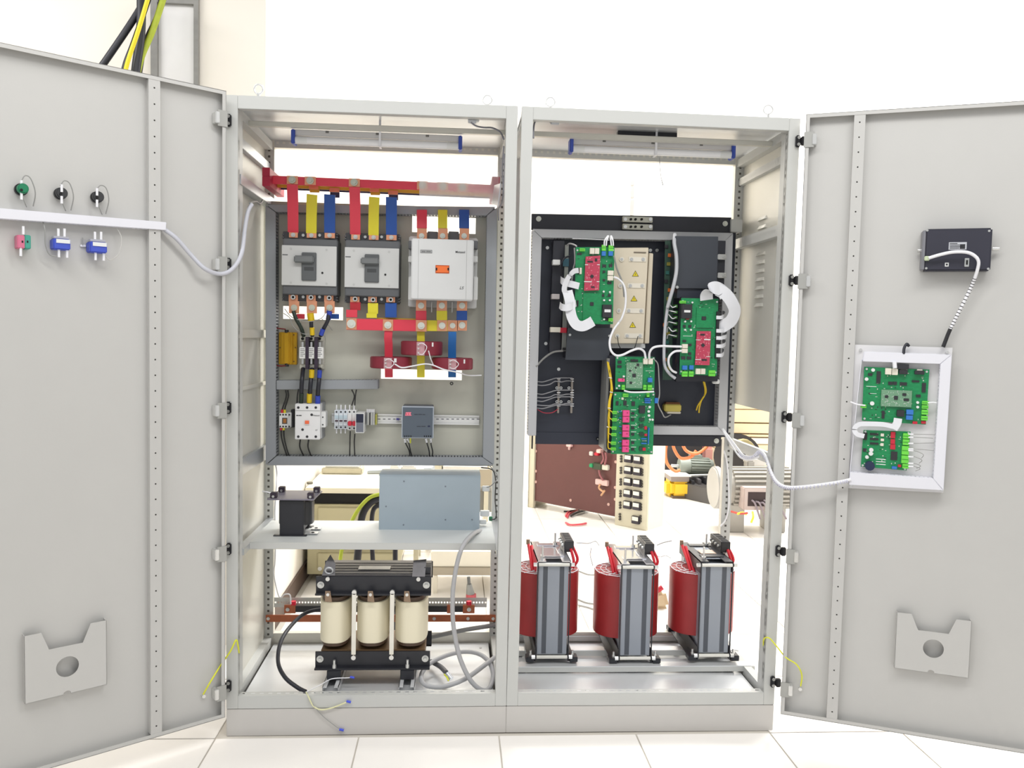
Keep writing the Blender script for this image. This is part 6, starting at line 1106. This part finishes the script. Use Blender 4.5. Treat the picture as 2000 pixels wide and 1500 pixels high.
# ================================================================== HALL BEHIND THE CABINETS
# steel desk seen through the left cabinet
T = thing('steel_desk', 'cream steel desk with drawers behind the left cabinet', 'desk', (-.62, 2.2, 0)); DK = mat('shaded_cream_steel', (186, 179, 146), .5, var=.03)  # desk front colour darkened to carry the shade, hall light being behind it
yd = 1.78; l, r = at(588, 953, yd), at(842, 950, yd); zt = l.z
MB().bx(-1.05, r.x, yd, yd+.75, zt-.03, zt).build('top', CREAM, T, .004)
x0, x1, x2, x3 = at(598, 1100, yd).x+.0, at(612, 1100, yd).x, at(765, 1100, yd).x, at(776, 1100, yd).x
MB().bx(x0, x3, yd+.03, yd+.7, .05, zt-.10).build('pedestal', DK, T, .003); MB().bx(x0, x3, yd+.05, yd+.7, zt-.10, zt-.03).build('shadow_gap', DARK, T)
c0 = at(700, 990, yd+.03).z
MB().bx(x0+.06, x3-.02, yd+.018, yd+.03, zt-.36, zt-.115).build('drawer_front', DK, T, .004); MB().bx(x0+.06, x3-.02, yd+.018, yd+.03, .08, zt-.38).build('door_front', DK, T, .004)
for k in range(3): MB().bx(x0+.14, x3-.24, yd+.012, yd+.018, zt-.44-k*.05, zt-.43-k*.05).build('louvre', DK, T, .002)
for k in range(3): MB().bx(x0+.22, x3-.14, yd+.012, yd+.018, zt-.30-k*.03, zt-.294-k*.03).build('louvre', DK, T, .002)
c = V((x0+.075, yd+.012, zt-.47)); MB().cyl(c, c+V((0, .01, 0)), .012, 12).build('lock', STEEL, T)
q = atz(605, 945, zt); MB().cyl((q.x, q.y, zt), (q.x, q.y, zt+.012), .018, 12).build('grommet', mat('grommet_grey', (120, 116, 104), .5), T)
a, c = atz(628, 926, zt), atz(745, 918, zt)
T = thing('tool_box', 'pale plastic tray lying on the steel desk', 'tray', (a.x, a.y, zt)); MB().bx(a.x, a.x+.25, a.y, a.y+.14, zt+.001, zt+.04).build('tray', mat('pale_plastic_tray', (196, 190, 170), .35, var=.1, scale=30), T, .006); MB().bx(a.x+.02, a.x+.23, a.y+.01, a.y+.13, zt+.04, zt+.05).build('lid', mat('silver_film', (200, 200, 196), .25, .3), T, .004)
one('folded_sheet', MB().hexa([(a.x+.28, a.y+.02, zt+.001), (a.x+.68, a.y+.06, zt+.001), (a.x+.70, a.y+.2, zt+.001), (a.x+.30, a.y+.18, zt+.001), (a.x+.28, a.y+.02, zt+.02), (a.x+.68, a.y+.06, zt+.035), (a.x+.70, a.y+.2, zt+.04), (a.x+.30, a.y+.18, zt+.02)]), mat('blue_grey_sheet', (176, 184, 190), .4), 'blue-grey folded sheet lying on the steel desk', 'sheet', bev=.003)
for i, (pts, r, m, lb) in enumerate((
    ([(748, 970, 1.0), (725, 980, 1.0), (708, 1005, 1.0), (702, 1050, 1.0), (697, 1100, 1.0), (690, 1150, 1.0), (686, 1238, 1.02)], .018, CABLEK, 'thick black cable arching down behind the shelf, left of two'),
    ([(748, 985, 1.0), (731, 993, 1.0), (726, 1020, 1.0), (727, 1070, 1.0), (729, 1120, 1.0), (730, 1238, 1.02)], .011, CABLEK, 'thinner black cable arching down behind the shelf, right of two'),
    ([(748, 964, .98), (722, 972, .98), (700, 995, .98), (684, 1025, .98), (672, 1060, .98), (664, 1100, .98), (655, 1240, 1.0)], .009, GRNW, 'yellow-green cable arching down behind the shelf'),
    ([(772, 1060, 1.0), (772, 1100, 1.0), (772, 1150, 1.0), (772, 1238, 1.02)], .012, CABLEK, 'black cable hanging straight behind the choke'))): one('hall_cable', ptube(pts, r), m, lb, 'cable')
# white benches and bits right of the desk
T = thing('low_bench', 'white low bench behind the right half of the left cabinet', 'bench', at(900, 1110, 2.6)); MB().pb(A(1.6), 842, 1078, 1005, 1108, .4).build('apron', mat('bench_white', (236, 230, 214), .5), T, .004); MB().pb(A(1.59), 840, 1108, 1005, 1124, .4).build('lower_rail', mat('bench_tan', (170, 160, 142), .5), T, .003)
for x in (850, 990): MB().pb(A(1.62), x-4, 1124, x+4, 1166, .06).build('leg', mat('bench_white', (236, 230, 214)), T)
T = thing('hand_tool', 'small grey tool with red base standing behind the left cabinet', 'tool', at(920, 1166, 2.0)); c = at(918, 1165, 1.6); k = .0028
c = atz(920, 1167, .0); c.y = c.y; MB().cyl((c.x, c.y, .0), (c.x, c.y, .02), .028, 16).build('base', mat('dull_rose', (206, 96, 104), .5), T); MB().cyl((c.x-.004, c.y, .02), (c.x-.012, c.y, .075), .024, 12, .014).build('body', mat('tool_grey', (150, 152, 150), .4, .3), T); MB().cyl((c.x-.012, c.y, .075), (c.x-.016, c.y, .115), .009, 10).build('neck', mat('tool_dark', (96, 98, 98), .4), T)
T = thing('paper_pile', 'pile of white papers on the bench seen above the steel box', 'papers', at(800, 913, 2.2)); MB().pb(A(2.1), 762, 909, 778, 920, .2).build('white_box', WHITEP, T, .004); MB().pb(A(2.15), 783, 910, 812, 922, .2).build('crumpled_sheet', mat('crumpled', (220, 218, 214), .5), T, .01)
T = thing('wall_shelf_unit', 'cream and grey shelf unit seen above the steel box at the right', 'shelf unit', at(910, 913, 2.6)); MB().pb(A(2.5), 835, 908, 866, 935, .3).build('panel', CREAM, T, .004); MB().pb(A(2.5), 863, 911, 952, 917, .3).build('ledge', WALLM, T); MB().pb(A(2.52), 863, 917, 885, 924, .3).build('grey_box', mat('shelf_grey', (120, 126, 138), .5), T); MB().pb(A(2.5), 936, 917, 972, 950, .3).build('beige_panel', mat('beige_panel', (190, 178, 156), .5), T, .003); MB().pb(A(2.6), 936, 960, 965, 1000, .3).build('grey_panel', mat('grey_shelf_panel', (150, 150, 146), .5), T, .003)
# ------------------------------------------------------------------ test console with brown panel and meters
p0, p1 = atz(1262, 1037, 0), atz(1030, 990, 0); u = V((p1.x-p0.x, p1.y-p0.y, 0)); Lc = u.length; u.normalize(); n = V((u.y, -u.x, 0))
if n.dot(CAM-p0) < 0: n = -n
CF = Frame(p0, -u, n); ZH = 1.9
def S_(px, py): h = CF.hit(px, py)-CF.O; return h.dot(CF.u), h.z
T = thing('test_console', 'beige test console with brown board and rows of meters behind the right cabinet', 'console', p0); CB = mat('console_beige', (206, 201, 180), .5, var=.03)
sM = S_(1202, 960)[0]; sL = S_(1043, 930)[0]; sE = -Lc
zb = S_(1203, 1006)[1]
MB().fbx(CF, sE, sE+.02, 0, ZH, -.24, 0).fbx(CF, sE, sL, 0, ZH, -.03, 0).build('left_pillar', CB, T, .003)
MB().fbx(CF, sM, 0, 0, ZH, -.02, 0).build('meter_panel', CB, T, .003)
MB().fbx(CF, -.012, 0, 0, ZH, -.24, -.02).build('right_side', mat('console_side', (238, 230, 210), .5), T)
MB().fbx(CF, sE+.02, -.012, ZH-.02, ZH, -.24, -.02).build('top', CB, T)
MB().fbx(CF, sE+.02, -.012, zb, ZH-.02, -.24, -.22).build('back', CB, T); MB().fbx(CF, sL, sM, .05, zb-.02, -.06, -.045).build('kick_rail', mat('kick_grey', (166, 162, 148), .5), T)
bp = MB().fbx(CF, sL, sM, zb-.015, ZH-.02, -.03, -.018).build('brown_board', mat('brown_bakelite', (100, 60, 58), .4, var=.08), T)
for px, py in ((1047, 881), (1047, 920), (1047, 941), (1115, 977), (1189, 985), (1203, 902), (1202, 952), (1202, 975)): c = CF.hit(px, py, -.018); MB().cyl(c, c+CF.n*.006, .012, 8).build('board_screw', mat('rosy_screw', (206, 170, 160), .4), bp)
for r, m, h in (((1150, 906, 1157, 913), mat('green_knob', (30, 150, 96), .4), .05), ((1156, 905, 1174, 917), mat('dark_green_switch', (62, 74, 54), .5), .04), ((1173, 908, 1187, 918), WCON, .03), ((1162, 937, 1186, 948), mat('pink_strip', (226, 190, 186), .5), .03), ((1164, 878, 1172, 885), mat('pink_cap', (240, 200, 190), .5), .05), ((1150, 882, 1157, 890), mat('light_ring', (220, 214, 208), .5), .02), ((1105, 868, 1115, 873), mat('pink_strip', (226, 190, 186)), .03), ((1109, 872, 1112, 879), mat('pink_strip', (226, 190, 186)), .02), ((1160, 884, 1168, 890), REDC, .03)):
    MB().pb(CF, *r, h, h-.018).build('switchgear', m, T, .004)
for i, pts in enumerate(([(1183, 884), (1184, 895), (1181, 908)], [(1176, 883), (1179, 896), (1174, 906)], [(1170, 918), (1172, 928), (1178, 938)], [(1172, 946), (1170, 953), (1178, 960), (1181, 958), (1174, 968)])):
    MB().tube([CF.hit(*p, .02) for p in pts], .008, 6).build('board_wire', mat('mauve_wire', (150, 92, 96), .5) if i != 3 else mat('tan_wire', (206, 160, 120), .5), T)
for row in range(6):
    for col in (0, 1):
        if row == 5 and col == 0: continue
        px, py = ((1225.5-.5*row)+18*col, 896+22.6*row+2.6*col-(0 if col else 0))
        if row == 5: px, py = 1240, 1016
        m = MB().pb(CF, px-7.3, py-7.5, px+7.3, py+7.5, .03, .025).build('meter', mat('meter_black', (52, 48, 58), .4), T, .003); MB().pb(CF, px-5.8, py-6.2, px+5.8, py+1.2, .004, .028).build('dial', mat('meter_dial', (232, 230, 216), .4), m)
    for px in ((1214-.5*row), (1255.5-.8*row)):
        for dy in (-4, 1, 6): py = 895+22.6*row+dy+(4 if px > 1230 else 0); c = CF.hit(px, py, 0); MB().cyl(c, c+CF.n*.012, .009, 8).build('pilot_lamp', mat('pilot_dark', (70, 66, 62), .5), T)
MB().fbx(CF, sE+.03, sL-.02, .5, .78, .001, .004).build('dark_slot', DARK, T)
for i, (pts, m) in enumerate((([(1133, 985), (1128, 995), (1110, 1000), (1105, 1008)], mat('pink_red_wire', (226, 90, 100), .5)), ([(1137, 990), (1125, 997), (1112, 1003), (1108, 1010)], mat('pink_red_wire', (226, 90, 100))), ([(1145, 992), (1130, 995), (1115, 999), (1101, 999)], WIREK), ([(1105, 1021), (1115, 1025), (1135, 1024), (1145, 1022)], mat('pink_red_wire', (226, 90, 100))), ([(1160, 991), (1148, 995), (1128, 1001), (1115, 1008)], WIREK))):
    one('floor_wire', MB().tube([atz(x, y, .012) for x, y in pts], .008, 6), m, ('upper pink wire on the floor in front of the brown board', 'lower pink wire on the floor in front of the brown board', 'dark wire on the floor in front of the brown board', 'pink wire lying alone on the floor nearer the chokes', 'second dark wire on the floor in front of the brown board')[i], 'wire', 'loose wires on the hall floor')
# ------------------------------------------------------------------ stored machines at the right
def q_(px, py, Y): return at(px, py, Y)
Ym = 4.6
T = thing('electric_motor', 'grey-green electric motor with cooling fins behind the right cabinet', 'motor', at(1355, 925, Ym)); MG = mat('motor_grey_green', (138, 146, 138), .45, var=.06)
a, c = at(1326, 910, Ym), at(1386, 912, Ym); r = (at(1355, 893, Ym)-at(1355, 928, Ym)).length/2; ax = c-a
MB().cyl(a, a+ax*.32, r*.85, 24, r).build('drive_end', MG, T); MB().cyl(a+ax*.32, c, r*.92, 24).build('barrel', MG, T); MB().cyl(c, c+ax*.08, r*.8, 20).build('fan_cover', MG, T)
e1 = V((0, -1, 0)); e2 = V((0, 0, 1))
for k in range(20): t = 2*math.pi*k/20; d = e1*math.cos(t)+e2*math.sin(t); s_ = d.cross(ax.normalized())*.006; o = a+ax*.34+d*r*.9; MB().prism([o-s_, o+s_, o+s_+d*r*.13, o-s_+d*r*.13], ax*.62).build('fin', MG, T)
MB().pb(A(Ym-r*.3), 1351, 889, 1373, 899, .12).build('terminal_box', MG, T, .008); MB().cyl(a, a-ax*.25, r*.18, 12).build('shaft', STEEL, T); MB().bx(a.x+.08, c.x, Ym-r*.8, Ym+r*.8, a.z-r*1.15, a.z-r*.85).build('foot', MG, T, .01)
one('motor_pallet', MB().bx(a.x+.08, c.x, Ym-.1, Ym+.1, 0, a.z-r*1.15), mat('dark_crate', (70, 66, 64), .6), 'dark crate under the grey-green motor', 'crate')
T = thing('yellow_transformer', 'old transformer with yellow wrapped coils on the hall floor', 'transformer', atz(1325, 972, 0)); b0 = atz(1330, 975, 0); yy = b0.y
YC = mat('yellow_coil_wrap', (232, 190, 40), .45, var=.05)
for x0_, x1_, dy in ((1303, 1322, .06), (1313, 1350, 0)): 
    A0, A1 = at(x0_, 955, yy+dy), at(x1_, 955, yy+dy); z0, z1 = at(1330, 971, yy+dy).z, at(1330, 940, yy+dy).z; MB().bx(A0.x, A1.x, yy+dy, yy+dy+.2, z0, z1).build('coil', YC, T, .03)
A0, A1 = at(1312, 935, yy), at(1350, 935, yy); z0 = at(1330, 942, yy).z; MB().bx(A0.x, A1.x-.01, yy+.02, yy+.3, z0, z0+.05).build('upper_core', mat('worn_core', (150, 140, 136), .45, .2), T, .005); MB().bx(A0.x-.01, A1.x, yy, yy+.32, z0+.05, z0+.06).build('top_plate', mat('pale_top_plate', (236, 232, 226), .4), T); MB().bx(A0.x+.02, A1.x-.02, yy+.02, yy+.2, 0, at(1330, 970, yy).z).build('lower_core', mat('brown_core', (96, 80, 66), .5), T)
T = thing('black_steel_frame', 'black steel machine frame beside the yellow transformer', 'machine frame', atz(1372, 985, 0)); b0 = atz(1368, 985, 0); yy = b0.y; A0, A1 = at(1352, 970, yy), at(1396, 970, yy)
MB().hexa([(A0.x, yy+.25, 0), (A0.x+.16, yy, 0), (A1.x+.1, yy+.1, 0), (A1.x+.1, yy+.5, 0), (A0.x, yy+.25, .14), (A0.x+.16, yy, .14), (A1.x+.1, yy+.1, .14), (A1.x+.1, yy+.5, .14)]).build('base', mat('grey_black_iron', (84, 82, 82), .45, .2), T, .004)
for k in range(5): MB().bx(A0.x+.05+k*.06, A0.x+.08+k*.06, yy+.2, yy+.4, .14, .17+.015*(k % 3)).build('fitting', mat('mixed_iron', (96, 94, 98), .4, .4) if k % 2 else BLACKM, T, .004)
MB().cyl((A0.x+.02, yy+.3, .2), (A1.x+.1, yy+.3, .21), .014, 10).build('rod', STEEL, T)
T = thing('large_motor', 'large grey finned motor with an open terminal box at the right', 'motor', atz(1440, 1000, 0)); LM = mat('large_motor_grey', (168, 164, 156), .5, var=.08); yl = 3.2
a, c = at(1395, 952, yl), at(1540, 952, yl); r = (at(1440, 905, yl)-at(1440, 985, yl)).length/2; ax = c-a
MB().cyl(a-ax*.02, a+ax*.07, r*1.02, 32).build('end_bell', mat('pale_bell', (178, 176, 172), .45), T, .01); MB().cyl(a+ax*.07, a+ax*.2, r*.95, 32, r*.9).build('neck', LM, T); MB().cyl(a+ax*.2, c, r*.88, 32).build('barrel', LM, T)
for k in range(26): t = 2*math.pi*k/26; d = e1*math.cos(t)+e2*math.sin(t); s_ = d.cross(ax.normalized())*.008; o = a+ax*.2+d*r*.86; MB().prism([o-s_, o+s_, o+s_+d*r*.17, o-s_+d*r*.17], ax*.78).build('fin', LM, T)
tx0, tx1 = at(1446, 960, yl-r).x, at(1498, 960, yl-r).x; zt0, zt1 = at(1470, 993, yl-r*1.1).z, at(1470, 950, yl-r*1.1).z
MB().bx(tx0, tx1, yl-r*1.5, yl-r*.8, zt0, zt1).build('terminal_box', mat('rosy_grey_box', (190, 174, 168), .5), T, .006); MB().bx(tx0+.03, tx1-.0, yl-r*1.505, yl-r*1.49, zt0+.03, zt1-.03).build('box_opening', mat('dark_brown_inside', (58, 44, 44), .7), T)
for k in range(6): MB().tube([(tx0+.06+.03*k, yl-r*1.5, zt1-.09-.01*(k % 3)), (tx0+.08+.035*k, yl-r*1.62, zt0+.05), (tx0+.12+.04*k, yl-r*1.65, zt0-.06)], .007, 6).build('lead', mat('mauve_grey_lead', (138, 126, 132), .5), T)
for s_ in (.25, .8): o = a+ax*s_; MB().bx(o.x-.06, o.x+.06, yl-r*.7, yl+r*.7, 0, o.z-r*.7).build('foot', LM, T, .006)
for i, (pts, m, lb) in enumerate((([(1428, 999, 3.0), (1445, 1003, 2.9), (1460, 1002, 2.9)], mat('red_rag', (186, 80, 70), .7), 'red cable end on the floor before the large motor'), ([(1440, 1004, 2.9), (1450, 1001, 2.9), (1458, 1005, 2.9)], mat('yellow_rag', (236, 206, 60), .6), 'yellow lead end on the floor before the large motor'), ([(1470, 1000, 2.85), (1471, 1010, 2.8), (1467, 1021, 2.8)], mat('yellow_rag', (236, 206, 60)), 'yellow lead hanging from the terminal box of the large motor'))): one('floor_lead', ptube(pts, .008), m, lb, 'cable')
one('dark_drum', MB().cyl(at(1440, 892, 4.0), at(1440, 892, 4.5), .2, 28), mat('dark_drum', (54, 50, 50), .5), 'dark round drum above the large motor', 'drum')
T = thing('brake_part', 'pale metal brake part beside the dark drum', 'machine part', at(1478, 905, 3.9)); MB().pb(A(3.8), 1466, 893, 1500, 912, .2).build('body', mat('pale_casting', (206, 202, 196), .45), T, .02); MB().pb(A(3.75), 1460, 900, 1474, 915, .1).build('lug', mat('grey_casting', (160, 156, 150), .45), T, .01); MB().torus(at(1448, 900, 3.85), (.5, -1, 0), .17, .02).build('hoop', mat('brass_hoop', (150, 138, 96), .4, .3), T)
one('pink_tarpaulin', MB().pb(4.8, 1372, 872, 1402, 912, .19), mat('dusty_pink', (226, 170, 166), .7), 'dusty pink covered crate behind the grey-green motor', 'crate', bev=.03)
one('dark_cabinet', MB().pb(4.8, 1296, 852, 1371, 958, .19), mat('dark_equipment', (64, 62, 66), .5), 'dark equipment case behind the grey-green motor', 'case', bev=.01)
OR = mat('orange_hose', (226, 132, 84), .45)
for i, pts in enumerate(([(1306, 850, 4.25), (1300, 880, 4.25), (1303, 905, 4.24), (1318, 920, 4.22), (1328, 918, 4.22)], [(1312, 860, 4.24), (1318, 880, 4.24), (1330, 895, 4.24), (1350, 892, 4.22), (1360, 880, 4.22)], [(1330, 860, 4.22), (1340, 880, 4.22), (1360, 886, 4.2), (1378, 875, 4.2), (1385, 862, 4.2)])):
    one('orange_hose', ptube(pts, .014), OR, ('orange hose looping left of the grey-green motor', 'orange hose looping over the grey-green motor', 'orange hose looping to the right above the grey-green motor')[i], 'hose', 'orange hoses')
CT = mat('carton_cream', (236, 214, 176), .6, var=.05, scale=4)
zs = [(789, 800), (800, 826), (827, 847), (848, 854), (855, 868), (868, 880)]
for i, (y0, y1) in enumerate(zs):
    one('timber_board', MB().pb(4.6, 1405, y0+.5, 1530, y1-.5, .5), CT if i != 4 else mat('pale_carton', (244, 234, 212), .6), '%s cream board from the top in the stack at the right' % ('first', 'second', 'third', 'fourth', 'fifth', 'sixth')[i], 'board', 'stacked cream boards', bev=.006)
one('board_stack_base', MB().bx(at(1405, 880, 4.6).x, at(1530, 880, 4.6).x, 4.6, 5.0, 0, at(1460, 880, 4.6).z-.002), mat('base_cream', (226, 216, 190), .6), 'cream bench carrying the stack of cream boards', 'bench')
T = thing('hall_rag', 'small tan cloth bundle with red edge on the hall floor between the chokes', 'cloth', atz(1290, 1188, 0)); c = atz(1289, 1186, 0); MB().hexa([(c.x-.05, c.y-.05, 0), (c.x+.05, c.y-.04, 0), (c.x+.05, c.y+.05, 0), (c.x-.05, c.y+.05, 0), (c.x-.03, c.y-.03, .08), (c.x+.02, c.y-.02, .1), (c.x+.03, c.y+.03, .09), (c.x-.03, c.y+.03, .09)]).build('cloth', mat('tan_cloth', (206, 182, 150), .8), T, .02); MB().cyl((c.x-.02, c.y, .09), (c.x+.01, c.y, .11), .014, 8).build('red_edge', REDC, T)
for i, pts in enumerate(([(1128, 1170), (1145, 1177), (1165, 1180)], [(1130, 1115), (1150, 1122), (1170, 1122)], [(1130, 1182), (1148, 1186), (1160, 1190)])):
    one('floor_wire', MB().tube([atz(x, y, .005) for x, y in pts], .004, 6), WIREG, ('upper grey wire on the floor seen between the first two chokes, at mid height', 'thin grey wire on the floor seen between the first two chokes, near their tops', 'lower grey wire on the floor seen between the first two chokes')[i], 'wire', 'loose grey wires on the hall floor')
# side table under the papers, uprights of the shelf unit
a, c = at(756, 922, 2.05), at(826, 922, 2.05); zt = min(at(770, 920, 2.1).z, at(797, 922, 2.15).z)-.001
T = thing('side_table', 'cream side table under the white papers, mostly behind the steel box', 'table', ((a.x+c.x)/2, 2.25, 0)); MB().bx(a.x, c.x, 2.05, 2.45, zt-.03, zt).build('top', CREAM, T, .004)
for x in (a.x+.02, c.x-.05):
    for y in (2.07, 2.4): MB().bx(x, x+.03, y, y+.03, 0, zt-.03).build('leg', CREAM, T)
su = [o for o in bpy.data.objects if o.name == 'wall_shelf_unit'][0]
for px in (838, 950): p = at(px, 930, 2.6); MB().bx(p.x-.015, p.x+.015, 2.56, 2.8, 0, at(900, 912, 2.5).z).build('upright', CREAM, su)
